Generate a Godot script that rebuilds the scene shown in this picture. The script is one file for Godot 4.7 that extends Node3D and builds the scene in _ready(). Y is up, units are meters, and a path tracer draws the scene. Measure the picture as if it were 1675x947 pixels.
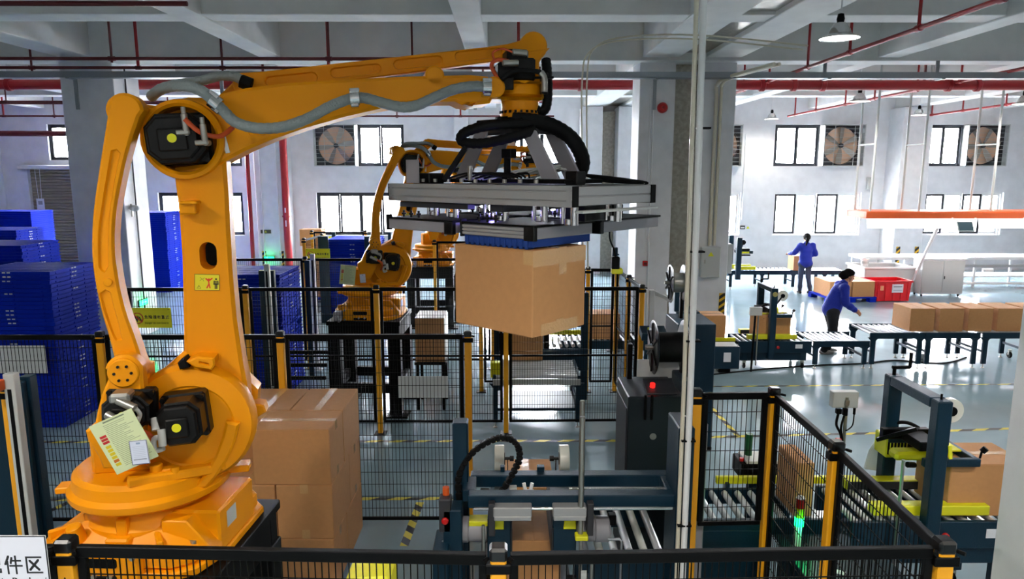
extends Node3D

# x to the right, y up, depth away from the camera: V(x, y, depth)
func V(x: float, y: float, d: float) -> Vector3:
	return Vector3(x, y, -d)

class MB:
	var v := PackedVector3Array()
	var n := PackedVector3Array()
	var uv := PackedVector2Array()
	var xf := Transform3D.IDENTITY
	var starts: Array = []      # where each solid begins
	func tri(a: Vector3, b: Vector3, c: Vector3, na: Vector3, nb: Vector3, nc: Vector3, ua := Vector2.ZERO, ub := Vector2.ZERO, uc := Vector2.ZERO):
		if (b - a).cross(c - a).dot(na + nb + nc) > 0.0:
			v.append_array([xf * a, xf * c, xf * b]); n.append_array([xf.basis * na, xf.basis * nc, xf.basis * nb]); uv.append_array([ua, uc, ub])
		else:
			v.append_array([xf * a, xf * b, xf * c]); n.append_array([xf.basis * na, xf.basis * nb, xf.basis * nc]); uv.append_array([ua, ub, uc])
	func flat(a: Vector3, b: Vector3, c: Vector3, dir: Vector3):
		var m := (b - a).cross(c - a)
		if m.length_squared() < 1e-16: return
		m = m.normalized()
		if m.dot(dir) < 0.0: m = -m
		tri(a, b, c, m, m, m)
	# a quad facing along dir, texture upright: a top left, b top right, c bottom right, d bottom left
	func quad(a: Vector3, b: Vector3, c: Vector3, d: Vector3, dir: Vector3):
		var m := (b - a).cross(d - a).normalized()
		if m.dot(dir) < 0.0: m = -m
		tri(a, b, c, m, m, m, Vector2(0, 0), Vector2(1, 0), Vector2(1, 1))
		tri(a, c, d, m, m, m, Vector2(0, 0), Vector2(1, 1), Vector2(0, 1))
	func box(o: Vector3, s: Vector3, ch := 0.0, bs := Basis.IDENTITY) -> MB:
		starts.append(v.size())
		var h := s * 0.5
		var k: float = min(ch, min(h.x, min(h.y, h.z)) * 0.8)
		var keep := xf
		xf = xf * Transform3D(bs, o)
		for ax in 3:
			var e := Vector3.ZERO; e[ax] = 1.0
			var p := (ax + 1) % 3
			var q := (ax + 2) % 3
			for sg in [-1.0, 1.0]:
				var c: Array = []
				for t in [[-1, 1], [1, 1], [1, -1], [-1, -1]]:
					var w := Vector3.ZERO
					w[ax] = sg * h[ax]; w[p] = t[0] * (h[p] - k); w[q] = t[1] * (h[q] - k)
					c.append(w)
				quad(c[0], c[1], c[2], c[3], e * sg)
		if k > 0.0:
			for ax in 3:
				var p := (ax + 1) % 3
				var q := (ax + 2) % 3
				for sp in [-1.0, 1.0]:
					for sq in [-1.0, 1.0]:
						var c: Array = []
						for t in [-1.0, 1.0]:
							var w := Vector3.ZERO; w[ax] = t * (h[ax] - k); w[p] = sp * h[p]; w[q] = sq * (h[q] - k)
							var z := w; z[p] = sp * (h[p] - k); z[q] = sq * h[q]
							c.append(w); c.append(z)
						var dir := Vector3.ZERO; dir[p] = sp; dir[q] = sq
						flat(c[0], c[1], c[3], dir); flat(c[0], c[3], c[2], dir)
			for sx in [-1.0, 1.0]:
				for sy in [-1.0, 1.0]:
					for sz in [-1.0, 1.0]:
						flat(Vector3(sx * h.x, sy * (h.y - k), sz * (h.z - k)), Vector3(sx * (h.x - k), sy * h.y, sz * (h.z - k)), Vector3(sx * (h.x - k), sy * (h.y - k), sz * h.z), Vector3(sx, sy, sz))
		xf = keep
		return self
	# a box between two corners
	func bb(x0: float, y0: float, z0: float, x1: float, y1: float, z1: float, ch := 0.0) -> MB:
		return box(Vector3(x0 + x1, y0 + y1, z0 + z1) * 0.5, Vector3(abs(x1 - x0), abs(y1 - y0), abs(z1 - z0)), ch)
	# a bar of a w x h section from a to b
	func bar(a: Vector3, b: Vector3, w: float, h: float, ch := 0.0) -> MB:
		var d := b - a
		var y := Vector3.UP
		if abs(d.normalized().y) > 0.95: y = Vector3(0, 0, 1)
		var zz := d.normalized()
		var xx := y.cross(zz).normalized()
		return box((a + b) * 0.5, Vector3(w, h, d.length()), ch, Basis(xx, zz.cross(xx), zz))
	func frame_of(d: Vector3) -> Basis:
		var y := d.normalized()
		var x := y.cross(Vector3(0.31, 0.17, 0.93)).normalized() if abs(y.z) < 0.9 else y.cross(Vector3(0, 1, 0)).normalized()
		return Basis(x, y, x.cross(y))
	func cyl(a: Vector3, b: Vector3, r: float, r2 := -1.0, seg := 14, caps := true, ch := 0.0) -> MB:
		if r2 < 0.0: r2 = r
		var L := (b - a).length()
		if ch > 0.0: return lathe([Vector2(0, 0), Vector2(r - ch, 0), Vector2(r, ch), Vector2(r2, L - ch), Vector2(r2 - ch, L), Vector2(0, L)], Transform3D(frame_of(b - a), a), seg)
		if caps: return lathe([Vector2(0, 0), Vector2(r, 0), Vector2(r2, L), Vector2(0, L)], Transform3D(frame_of(b - a), a), seg)
		return lathe([Vector2(r, 0), Vector2(r2, L)], Transform3D(frame_of(b - a), a), seg)
	# profile of (radius, height) turned round the y axis of t; edges under 35 degrees come out smooth
	func lathe(prof: Array, t: Transform3D, seg := 24) -> MB:
		starts.append(v.size())
		var keep := xf
		xf = xf * t
		var nn: Array = []
		for i in prof.size() - 1:
			var d: Vector2 = prof[i + 1] - prof[i]
			nn.append(Vector2(d.y, -d.x).normalized() if d.length() > 1e-9 else Vector2(1, 0))
		for i in prof.size() - 1:
			var p: Vector2 = prof[i]
			var q: Vector2 = prof[i + 1]
			if (q - p).length() < 1e-9: continue
			var np: Vector2 = nn[i]
			var nq: Vector2 = nn[i]
			if i > 0 and nn[i - 1].dot(nn[i]) > 0.82: np = (nn[i - 1] + nn[i]).normalized()
			if i < nn.size() - 1 and nn[i + 1].dot(nn[i]) > 0.82: nq = (nn[i + 1] + nn[i]).normalized()
			for k in seg:
				var a0 := TAU * k / seg
				var a1 := TAU * (k + 1) / seg
				var c0 := Vector3(cos(a0), 0, sin(a0))
				var c1 := Vector3(cos(a1), 0, sin(a1))
				var A := c0 * p.x + Vector3(0, p.y, 0)
				var B := c1 * p.x + Vector3(0, p.y, 0)
				var C := c1 * q.x + Vector3(0, q.y, 0)
				var D := c0 * q.x + Vector3(0, q.y, 0)
				var nA := c0 * np.x + Vector3(0, np.y, 0)
				var nB := c1 * np.x + Vector3(0, np.y, 0)
				var nC := c1 * nq.x + Vector3(0, nq.y, 0)
				var nD := c0 * nq.x + Vector3(0, nq.y, 0)
				if p.x > 1e-9: tri(A, B, C, nA, nB, nC)
				if q.x > 1e-9: tri(A, C, D, nA, nC, nD)
		xf = keep
		return self
	func ball(o: Vector3, r: float, seg := 14, sc := Vector3.ONE) -> MB:
		var p: Array = []
		for i in 9: p.append(Vector2(r * sin(PI * i / 8), -r * cos(PI * i / 8)))
		return lathe(p, Transform3D(Basis.from_scale(sc), o), seg)
	# a round tube along points; rad may vary: r + amp on every second ring makes a corrugated hose
	func tube(pts: Array, r: float, seg := 8, amp := 0.0) -> MB:
		starts.append(v.size())
		var rings: Array = []
		var up := Vector3(0.2, 0.9, 0.37).normalized()
		for i in pts.size():
			var d: Vector3 = (pts[min(i + 1, pts.size() - 1)] - pts[max(i - 1, 0)]).normalized()
			var s := up.cross(d).normalized()
			up = d.cross(s).normalized()
			var rr := r + (amp if i % 2 == 1 else 0.0)
			var ring: Array = []
			for k in seg:
				var a := TAU * k / seg
				var o := s * cos(a) + up * sin(a)
				ring.append([pts[i] + o * rr, o])
			rings.append(ring)
		for i in rings.size() - 1:
			for k in seg:
				var a: Array = rings[i][k]
				var b: Array = rings[i][(k + 1) % seg]
				var c: Array = rings[i + 1][(k + 1) % seg]
				var d: Array = rings[i + 1][k]
				tri(a[0], b[0], c[0], a[1], b[1], c[1]); tri(a[0], c[0], d[0], a[1], c[1], d[1])
		for e in [0, rings.size() - 1]:
			var dir: Vector3 = pts[0] - pts[1] if e == 0 else pts[-1] - pts[-2]
			for k in range(1, seg - 1): flat(rings[e][0][0], rings[e][k][0], rings[e][k + 1][0], dir)
		return self
	static func inset(poly: PackedVector2Array, d: float) -> PackedVector2Array:
		var out := PackedVector2Array()
		var m := poly.size()
		var sg := -1.0 if Geometry2D.is_polygon_clockwise(poly) else 1.0
		for i in m:
			var e0 := (poly[i] - poly[(i + m - 1) % m]).normalized()
			var e1 := (poly[(i + 1) % m] - poly[i]).normalized()
			var n0 := Vector2(-e0.y, e0.x) * sg
			var n1 := Vector2(-e1.y, e1.x) * sg
			var b := n0 + n1
			if b.length() < 0.2: out.append(poly[i]); continue
			b = b.normalized()
			out.append(poly[i] + b * (d / maxf(0.5, b.dot(n0))))
		return out
	func cap(poly: PackedVector2Array, z: float, dir: Vector3):
		var t := Geometry2D.triangulate_polygon(poly)
		for i in range(0, t.size(), 3):
			var a := poly[t[i]]
			var b := poly[t[i + 1]]
			var c := poly[t[i + 2]]
			tri(Vector3(a.x, a.y, z), Vector3(b.x, b.y, z), Vector3(c.x, c.y, z), dir, dir, dir)
	func wall(p0: PackedVector2Array, z0: float, p1: PackedVector2Array, z1: float, inward := false):
		var m := p0.size()
		var sg := 1.0 if Geometry2D.is_polygon_clockwise(p0) else -1.0
		if inward: sg = -sg
		var en: Array = []
		var sl: float = (p0[0] - p1[0]).length() / maxf(0.0001, absf(z1 - z0))
		for i in m:
			var e := (p0[(i + 1) % m] - p0[i]).normalized()
			en.append(Vector2(-e.y, e.x) * sg)
		for i in m:
			var j := (i + 1) % m
			var na: Vector2 = en[i]
			var nb: Vector2 = en[i]
			if en[(i + m - 1) % m].dot(en[i]) > 0.75: na = (en[(i + m - 1) % m] + en[i]).normalized()
			if en[j].dot(en[i]) > 0.75: nb = (en[j] + en[i]).normalized()
			var tz := 0.0
			if sl > 0.2: tz = sign(z1 - z0) * min(sl, 1.0) * (-1.0 if inward else 1.0)
			var A := Vector3(na.x, na.y, tz).normalized()
			var B := Vector3(nb.x, nb.y, tz).normalized()
			var a := Vector3(p0[i].x, p0[i].y, z0)
			var b := Vector3(p0[j].x, p0[j].y, z0)
			var c := Vector3(p1[j].x, p1[j].y, z1)
			var d := Vector3(p1[i].x, p1[i].y, z1)
			tri(a, b, c, A, B, B); tri(a, c, d, A, B, A)
	# outline in the xy plane drawn from z0 to z1 with chamfered rims; pockets [[outline, depth], ...] are sunk into the z1 face
	func prism(poly: PackedVector2Array, z0: float, z1: float, ch := 0.0, pockets := []) -> MB:
		starts.append(v.size())
		var ins := poly
		if ch > 0.0:
			ins = inset(poly, ch)
			wall(poly, z0 + ch, poly, z1 - ch); wall(poly, z1 - ch, ins, z1); wall(poly, z0 + ch, ins, z0)
		else: wall(poly, z0, poly, z1)
		cap(ins, z0, Vector3(0, 0, -1))
		var faces: Array = [ins]
		for pk in pockets:
			var hole: PackedVector2Array = pk[0]
			var mx := 0.0
			for h in hole: mx += h.x
			mx /= hole.size()
			var nxt: Array = []
			for f in faces:
				if Geometry2D.intersect_polygons(f, hole).is_empty(): nxt.append(f); continue
				for hp in [PackedVector2Array([Vector2(mx - 50, -50), Vector2(mx, -50), Vector2(mx, 50), Vector2(mx - 50, 50)]), PackedVector2Array([Vector2(mx, -50), Vector2(mx + 50, -50), Vector2(mx + 50, 50), Vector2(mx, 50)])]:
					for part in Geometry2D.intersect_polygons(f, hp):
						for q in Geometry2D.clip_polygons(part, hole): nxt.append(q)
			faces = nxt
			var zf: float = z1 - pk[1]
			var fl := inset(hole, min(0.006, pk[1] * 0.5))
			wall(hole, z1, fl, zf, true); cap(fl, zf, Vector3(0, 0, 1))
		for f in faces: cap(f, z1, Vector3(0, 0, 1))
		return self
	func solid(i: int) -> MB:
		var o := MB.new()
		var b: int = starts[i + 1] if i + 1 < starts.size() else v.size()
		o.v = v.slice(starts[i], b); o.n = n.slice(starts[i], b); o.uv = uv.slice(starts[i], b)
		return o
	func mesh() -> ArrayMesh:
		var a: Array = []
		a.resize(Mesh.ARRAY_MAX)
		a[Mesh.ARRAY_VERTEX] = v; a[Mesh.ARRAY_NORMAL] = n; a[Mesh.ARRAY_TEX_UV] = uv
		var m := ArrayMesh.new()
		m.add_surface_from_arrays(Mesh.PRIMITIVE_TRIANGLES, a)
		return m

static func arc(c: Vector2, r: float, a0: float, a1: float, k := 12) -> PackedVector2Array:
	var p := PackedVector2Array()
	for i in k + 1:
		var a := deg_to_rad(lerp(a0, a1, float(i) / k))
		p.append(c + Vector2(cos(a), sin(a)) * r)
	return p
static func ring2(c: Vector2, r: float, k := 24) -> PackedVector2Array:
	var p := arc(c, r, 0, 360, k); p.remove_at(k); return p
# a stadium from a to b
static func slot(a: Vector2, b: Vector2, r: float, k := 8) -> PackedVector2Array:
	var g := rad_to_deg((b - a).angle())
	var p := arc(b, r, g - 90, g + 90, k); p.append_array(arc(a, r, g + 90, g + 270, k)); return p
static func rrect(x0: float, y0: float, x1: float, y1: float, r: float, k := 4) -> PackedVector2Array:
	var p := arc(Vector2(x1 - r, y1 - r), r, 0, 90, k)
	p.append_array(arc(Vector2(x0 + r, y1 - r), r, 90, 180, k)); p.append_array(arc(Vector2(x0 + r, y0 + r), r, 180, 270, k)); p.append_array(arc(Vector2(x1 - r, y0 + r), r, 270, 360, k))
	return p
# smooth path through points
static func spline(pts: Array, step := 6) -> Array:
	var o: Array = []
	for i in pts.size() - 1:
		var a: Vector3 = pts[max(i - 1, 0)]
		var b: Vector3 = pts[i]
		var c: Vector3 = pts[i + 1]
		var d: Vector3 = pts[min(i + 2, pts.size() - 1)]
		for k in step: o.append(b.cubic_interpolate(c, a, d, float(k) / step))
	o.append(pts[-1])
	return o
static func spline2(pts: PackedVector2Array, step := 4) -> PackedVector2Array:
	var o := PackedVector2Array()
	for i in pts.size() - 1:
		for k in step: o.append(pts[i].cubic_interpolate(pts[i + 1], pts[max(i - 1, 0)], pts[min(i + 2, pts.size() - 1)], float(k) / step))
	o.append(pts[-1])
	return o

var taken := {}
func numbered(par: Node, called: String) -> String:
	var key := str(par.get_instance_id()) + called
	var k: int = taken.get(key, 0)
	taken[key] = k + 1
	return called if k == 0 else "%s_%03d" % [called, k]
func tag(o: Node, label: String, category: String, group := "", kind := ""):
	o.set_meta("label", label)
	if category: o.set_meta("category", category)
	if group: o.set_meta("group", group)
	if kind: o.set_meta("kind", kind)
func thing(called: String, label: String, category: String, at := Vector3.ZERO, turn := 0.0, group := "") -> Node3D:
	var o := Node3D.new()
	o.name = numbered(self, called); add_child(o, true)
	o.position = at; o.rotation_degrees.y = turn
	tag(o, label, category, group)
	return o
func part(par: Node, called: String, mb: MB, m: Material, kind := "", at := Vector3.ZERO) -> MeshInstance3D:
	return inst(par, called, mb.mesh(), m, kind, at)
# every solid of mb a part of its own
func part_each(par: Node, called: String, mb: MB, m: Material):
	for i in mb.starts.size(): inst(par, called, mb.solid(i).mesh(), m)
func inst(par: Node, called: String, mesh: Mesh, m: Material, kind := "", at := Vector3.ZERO) -> MeshInstance3D:
	var o := MeshInstance3D.new()
	o.name = numbered(par, called); o.mesh = mesh; o.material_override = m; o.position = at
	par.add_child(o, true)
	if kind: o.set_meta("kind", kind)
	return o
# a thing that is one mesh
func solo(called: String, label: String, category: String, mb: MB, m: Material, at := Vector3.ZERO, group := "", turn := 0.0) -> MeshInstance3D:
	var o := part(self, called, mb, m, "", at)
	o.rotation_degrees.y = turn
	tag(o, label, category, group)
	return o
func structure(called: String, mb: MB, m: Material, label := "", par: Node = null) -> MeshInstance3D:
	var o := part(par if par else self, called, mb, m)
	if not par:
		o.set_meta("kind", "structure")
		if label: o.set_meta("label", label)
	return o
func copy_of(o: Node3D, called: String, label: String, at: Vector3, turn := 0.0) -> Node3D:
	var c: Node3D = o.duplicate()
	c.name = numbered(self, called); add_child(c, true)
	c.position = at; c.rotation_degrees.y = turn
	c.set_meta("label", label)
	return c
const ORD := ["topmost", "second", "third", "fourth", "fifth", "sixth", "seventh", "eighth", "ninth", "tenth", "eleventh", "twelfth", "thirteenth", "fourteenth", "fifteenth", "sixteenth", "seventeenth", "eighteenth", "nineteenth", "twentieth"]
static func nth(i: int) -> String:
	if i < 20: return ORD[i]
	var tens := ["", "", "twenty", "thirty", "forty", "fifty"]
	var lows := ["", "first", "second", "third", "fourth", "fifth", "sixth", "seventh", "eighth", "ninth"]
	var k := i + 1
	if k % 10 == 0: return tens[k / 10].replace("ty", "tieth")
	return tens[k / 10] + "-" + lows[k % 10]

# ---- materials
var M := {}
var tex := {}
func noise_tex(called: String, freq: float, lo: float, hi: float, octaves := 4, seed_ := 1, kind := FastNoiseLite.TYPE_SIMPLEX_SMOOTH, size := 512) -> ImageTexture:
	var f := FastNoiseLite.new()
	f.seed = seed_; f.noise_type = kind; f.frequency = freq; f.fractal_octaves = octaves
	var im := f.get_seamless_image(size, size)
	im.convert(Image.FORMAT_RGB8)
	for y in size:
		for x in size:
			var g: float = lerp(lo, hi, im.get_pixel(x, y).r)
			im.set_pixel(x, y, Color(g, g, g))
	tex[called] = ImageTexture.create_from_image(im)
	return tex[called]
func bump_tex(called: String, freq: float, octaves := 3, seed_ := 3, strength := 1.0) -> ImageTexture:
	var f := FastNoiseLite.new()
	f.seed = seed_; f.noise_type = FastNoiseLite.TYPE_SIMPLEX_SMOOTH; f.frequency = freq; f.fractal_octaves = octaves
	var im := f.get_seamless_image(256, 256)
	im.convert(Image.FORMAT_RGB8)
	im.bump_map_to_normal_map(strength)
	tex[called] = ImageTexture.create_from_image(im)
	return tex[called]
func mat(called: String, c: Color, rough := 0.5, metal := 0.0, o := {}) -> StandardMaterial3D:
	var m := StandardMaterial3D.new()
	m.albedo_color = c; m.roughness = rough; m.metallic = metal
	if o.has("tex"):
		m.albedo_texture = tex[o.tex]; m.uv1_triplanar = true; m.uv1_scale = Vector3.ONE * o.get("scale", 1.0)
	if o.has("rtex"):
		m.roughness_texture = tex[o.rtex]; m.roughness_texture_channel = BaseMaterial3D.TEXTURE_CHANNEL_RED
		m.uv1_triplanar = true; m.uv1_scale = Vector3.ONE * o.get("scale", 1.0)
	if o.has("ntex"):
		m.normal_enabled = true; m.normal_texture = tex[o.ntex]; m.normal_scale = o.get("ns", 0.3)
		m.uv1_triplanar = true; m.uv1_scale = Vector3.ONE * o.get("scale", 1.0)
	if o.has("world"): m.uv1_world_triplanar = true
	if o.has("coat"): m.clearcoat_enabled = true; m.clearcoat = o.coat; m.clearcoat_roughness = 0.15
	if o.has("glow"): m.emission_enabled = true; m.emission = o.get("glowc", c); m.emission_energy_multiplier = o.glow
	if o.has("alpha"): m.transparency = BaseMaterial3D.TRANSPARENCY_ALPHA; m.albedo_color.a = o.alpha
	if o.has("rim"): m.rim_enabled = true; m.rim = o.rim
	if o.has("spec"): m.metallic_specular = o.spec
	M[called] = m
	return m
# flat print: an image on the texture coordinates of quads
func print_mat(called: String, im: Image, rough := 0.6) -> StandardMaterial3D:
	var m := StandardMaterial3D.new()
	m.albedo_texture = ImageTexture.create_from_image(im); m.roughness = rough
	M[called] = m
	return m
# draws strokes (each a list of points on a 0..1 square, y down) as thick lines
func draw_strokes(im: Image, strokes: Array, at: Vector2, size: Vector2, w: float, c: Color):
	for s in strokes:
		for i in s.size() - 1:
			var a: Vector2 = at + Vector2(s[i][0], s[i][1]) * size / 100.0
			var b: Vector2 = at + Vector2(s[i + 1][0], s[i + 1][1]) * size / 100.0
			var k := int(a.distance_to(b)) + 1
			for j in k + 1:
				var p := a.lerp(b, float(j) / k)
				im.fill_rect(Rect2i(int(p.x - w * 0.5), int(p.y - w * 0.5), int(max(1.0, w)), int(max(1.0, w))), c)


func _ready():
	# ---- camera, sky, exposure, daylight
	var cam := Camera3D.new()
	cam.name = "camera"; add_child(cam)
	cam.position = Vector3(0, 3.3, 0); cam.rotation_degrees = Vector3(-9.4, -0.37, 0)
	cam.fov = 44.76; cam.near = 0.05; cam.far = 200.0; cam.current = true
	var env := Environment.new()
	var sky := Sky.new()
	var sm := ProceduralSkyMaterial.new()
	sm.sky_top_color = Color(0.90, 0.92, 0.96); sm.sky_horizon_color = Color(0.97, 0.98, 1.0)
	sm.ground_bottom_color = Color(0.72, 0.73, 0.74); sm.ground_horizon_color = Color(0.95, 0.96, 0.97)
	sm.sky_energy_multiplier = 7.0; sm.ground_energy_multiplier = 4.5; sm.sun_angle_max = 1.0
	sky.sky_material = sm
	env.background_mode = Environment.BG_SKY; env.sky = sky
	env.ambient_light_source = Environment.AMBIENT_SOURCE_DISABLED
	env.tonemap_mode = Environment.TONE_MAPPER_LINEAR; env.tonemap_exposure = 1.9
	env.sdfgi_enabled = true; env.ssao_enabled = true; env.ssil_enabled = true
	var we := WorldEnvironment.new()
	we.name = "world_environment"; we.environment = env; add_child(we)
	make_materials()
	# ---- the hall
	shell()
	windows()
	ceiling_services()
	wall_fittings()
	floor_tapes()
	# ---- the things in it
	robots()
	gripper_and_carton()
	fences()
	pallets()
	near_station()
	mid_station()
	strappers()
	sealers_and_conveyors()
	stands()
	far_side()
	workers()

func make_materials():
	noise_tex("blotch", 0.012, 0.94, 1.0, 5, 4)
	noise_tex("grain", 0.06, 0.88, 1.0, 4, 7)
	noise_tex("gloss", 0.010, 0.25, 1.0, 4, 11)
	noise_tex("fibre", 0.02, 0.96, 1.0, 5, 19)
	noise_tex("smear", 0.02, 0.80, 1.0, 5, 23)
	bump_tex("peel", 0.08, 2, 5, 2.0)
	bump_tex("wave", 0.014, 3, 6, 2.0)
	bump_tex("cloth", 0.05, 4, 8, 6.0)
	mat("floor", Color(0.56, 0.65, 0.69), 0.17, 0.0, {"tex": "blotch", "rtex": "gloss", "ntex": "wave", "ns": 0.06, "scale": 0.22, "world": 1, "spec": 0.75})
	mat("wall", Color(0.90, 0.90, 0.91), 0.75, 0.0, {"tex": "blotch", "scale": 0.3, "world": 1})
	mat("slab", Color(0.87, 0.87, 0.85), 0.8, 0.0, {"tex": "blotch", "scale": 0.2, "world": 1})
	mat("beam", Color(0.89, 0.89, 0.885), 0.7, 0.0, {"tex": "blotch", "scale": 0.25, "world": 1})
	mat("column", Color(0.89, 0.89, 0.90), 0.6, 0.0, {"tex": "blotch", "scale": 0.4, "world": 1})
	mat("steel", Color(0.66, 0.64, 0.59), 0.28, 0.45, {"tex": "smear", "scale": 0.8})
	mat("galv", Color(0.62, 0.64, 0.66), 0.45, 0.75, {"tex": "grain", "scale": 2.0})
	mat("chrome", Color(0.80, 0.80, 0.80), 0.16, 1.0)
	mat("zinc", Color(0.66, 0.65, 0.62), 0.33, 0.85)
	mat("alu", Color(0.66, 0.66, 0.66), 0.4, 0.4)
	mat("roller", Color(0.86, 0.87, 0.88), 0.25, 0.45)
	mat("orange", Color(0.90, 0.57, 0.02), 0.4, 0.0, {"spec": 0.3, "ntex": "peel", "ns": 0.10, "scale": 3.0})
	mat("orange_dull", Color(0.80, 0.33, 0.08), 0.55)
	mat("amber", Color(0.95, 0.66, 0.07), 0.45)
	mat("lemon", Color(0.84, 0.83, 0.07), 0.45)
	mat("green_paint", Color(0.06, 0.32, 0.16), 0.4)
	mat("teal_dark", Color(0.02, 0.075, 0.11), 0.45)
	mat("brass", Color(0.72, 0.66, 0.40), 0.35, 0.4)
	mat("olive", Color(0.22, 0.19, 0.10), 0.5)
	mat("orange_pale", Color(0.95, 0.62, 0.45), 0.6)
	mat("orange_frame", Color(0.86, 0.37, 0.15), 0.45)
	mat("bin_plastic", Color(0.80, 0.80, 0.80), 0.4, 0.0, {"alpha": 0.85})
	mat("teal", Color(0.008, 0.145, 0.215), 0.45, 0.0, {"spec": 0.4, "ntex": "peel", "ns": 0.12, "scale": 2.0})
	mat("black", Color(0.02, 0.02, 0.023), 0.5, 0.0, {"spec": 0.25})
	mat("black_gloss", Color(0.03, 0.03, 0.035), 0.3)
	mat("rubber", Color(0.035, 0.035, 0.04), 0.65, 0.0, {"spec": 0.3})
	mat("charcoal", Color(0.16, 0.16, 0.18), 0.5)
	mat("frame_dark", Color(0.08, 0.10, 0.13), 0.45)
	mat("motor", Color(0.045, 0.042, 0.042), 0.35, 0.0, {"spec": 0.35})
	mat("red", Color(0.58, 0.055, 0.085), 0.4)
	mat("red_dark", Color(0.34, 0.03, 0.05), 0.5)
	mat("alarm", Color(0.72, 0.04, 0.03), 0.35)
	mat("crate_red", Color(0.86, 0.05, 0.10), 0.4)
	mat("pallet", Color(0.025, 0.15, 0.66), 0.7, 0.0, {"spec": 0.18})
	mat("pallet_tag", Color(0.72, 0.75, 0.80), 0.5)
	mat("board", Color(0.76, 0.55, 0.35), 0.8, 0.0, {"tex": "fibre", "scale": 1.6})
	mat("board_dark", Color(0.50, 0.33, 0.19), 0.85)
	mat("tape", Color(0.80, 0.63, 0.43), 0.10, 0.0, {"ntex": "cloth", "ns": 0.25, "scale": 3.0, "coat": 0.6})
	mat("foam", Color(0.04, 0.22, 0.52), 0.8)
	mat("grey_paint", Color(0.56, 0.55, 0.57), 0.45)
	mat("grey_light", Color(0.74, 0.75, 0.74), 0.45)
	mat("white_paint", Color(0.88, 0.88, 0.88), 0.35)
	mat("white_plastic", Color(0.90, 0.90, 0.90), 0.4)
	mat("cream_pipe", Color(0.83, 0.80, 0.72), 0.4)
	mat("hose_grey", Color(0.50, 0.53, 0.53), 0.42, 0.0, {"ntex": "cloth", "ns": 0.8, "scale": 5.0})
	mat("cable_orange", Color(0.75, 0.28, 0.07), 0.5)
	mat("glass", Color(0.92, 0.96, 0.97), 0.02, 0.0, {"alpha": 0.08})
	mat("clear", Color(0.9, 0.92, 0.92), 0.12, 0.0, {"alpha": 0.25})
	mat("poly", Color(0.88, 0.90, 0.91), 0.35, 0.0, {"alpha": 0.72})
	mat("wrap", Color(0.88, 0.88, 0.84), 0.25)
	mat("shutter", Color(0.62, 0.57, 0.48), 0.55)
	mat("louver", Color(0.88, 0.74, 0.62), 0.6)
	mat("blade", Color(0.62, 0.59, 0.55), 0.35, 0.35)
	mat("belt", Color(0.10, 0.11, 0.12), 0.6)
	mat("lamp_glow", Color(1, 1, 1), 0.5, 0.0, {"glow": 3.0, "glowc": Color(1.0, 0.98, 0.95)})
	mat("led_panel", Color(0.95, 0.95, 0.95), 0.5, 0.0, {"glow": 0.9, "glowc": Color(0.97, 0.98, 1.0)})
	mat("green_glow", Color(0.1, 0.9, 0.45), 0.4, 0.0, {"glow": 2.2, "glowc": Color(0.10, 1.0, 0.52)})
	mat("red_glow", Color(0.9, 0.1, 0.08), 0.4, 0.0, {"glow": 1.5, "glowc": Color(1.0, 0.10, 0.08)})
	mat("blue_glow", Color(0.7, 0.7, 1.0), 0.4, 0.0, {"glow": 6.0, "glowc": Color(0.62, 0.58, 1.0)})
	mat("lens_red", Color(0.62, 0.05, 0.04), 0.2)
	mat("lens_amber", Color(0.72, 0.62, 0.06), 0.2)
	mat("screen", Color(0.25, 0.34, 0.38), 0.15)
	mat("paper", Color(0.90, 0.90, 0.92), 0.6)
	mat("jacket", Color(0.045, 0.15, 0.62), 0.75, 0.0, {"ntex": "cloth", "ns": 0.7, "scale": 3.0, "rim": 0.3})
	mat("jeans", Color(0.20, 0.24, 0.33), 0.85, 0.0, {"ntex": "cloth", "ns": 0.5, "scale": 3.0})
	mat("slacks", Color(0.08, 0.085, 0.11), 0.85, 0.0, {"ntex": "cloth", "ns": 0.5, "scale": 3.0})
	mat("skin", Color(0.78, 0.56, 0.44), 0.55)
	mat("hair", Color(0.04, 0.03, 0.026), 0.7, 0.0, {"spec": 0.25})
	mat("shoe_black", Color(0.04, 0.04, 0.045), 0.4)
	mat("shoe_pale", Color(0.62, 0.60, 0.58), 0.6)

# boxes that fill x0..x1, y0..y1 except the openings [x0, y0, x1, y1]; depth z0..z1 as local z
func pierced(mb: MB, x0: float, x1: float, y0: float, y1: float, z0: float, z1: float, holes: Array):
	var xs: Array = [x0, x1]
	for h in holes: xs.append(h[0]); xs.append(h[2])
	xs.sort()
	for i in xs.size() - 1:
		if xs[i + 1] - xs[i] < 0.001: continue
		var mid: float = (xs[i] + xs[i + 1]) * 0.5
		var cuts: Array = []
		for h in holes:
			if h[0] < mid and mid < h[2]: cuts.append([h[1], h[3]])
		cuts.sort_custom(func(a, b): return a[0] < b[0])
		var y := y0
		for c in cuts:
			if c[0] > y: mb.bb(xs[i], y, z0, xs[i + 1], c[0], z1)
			y = c[1]
		if y < y1: mb.bb(xs[i], y, z0, xs[i + 1], y1, z1)

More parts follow.
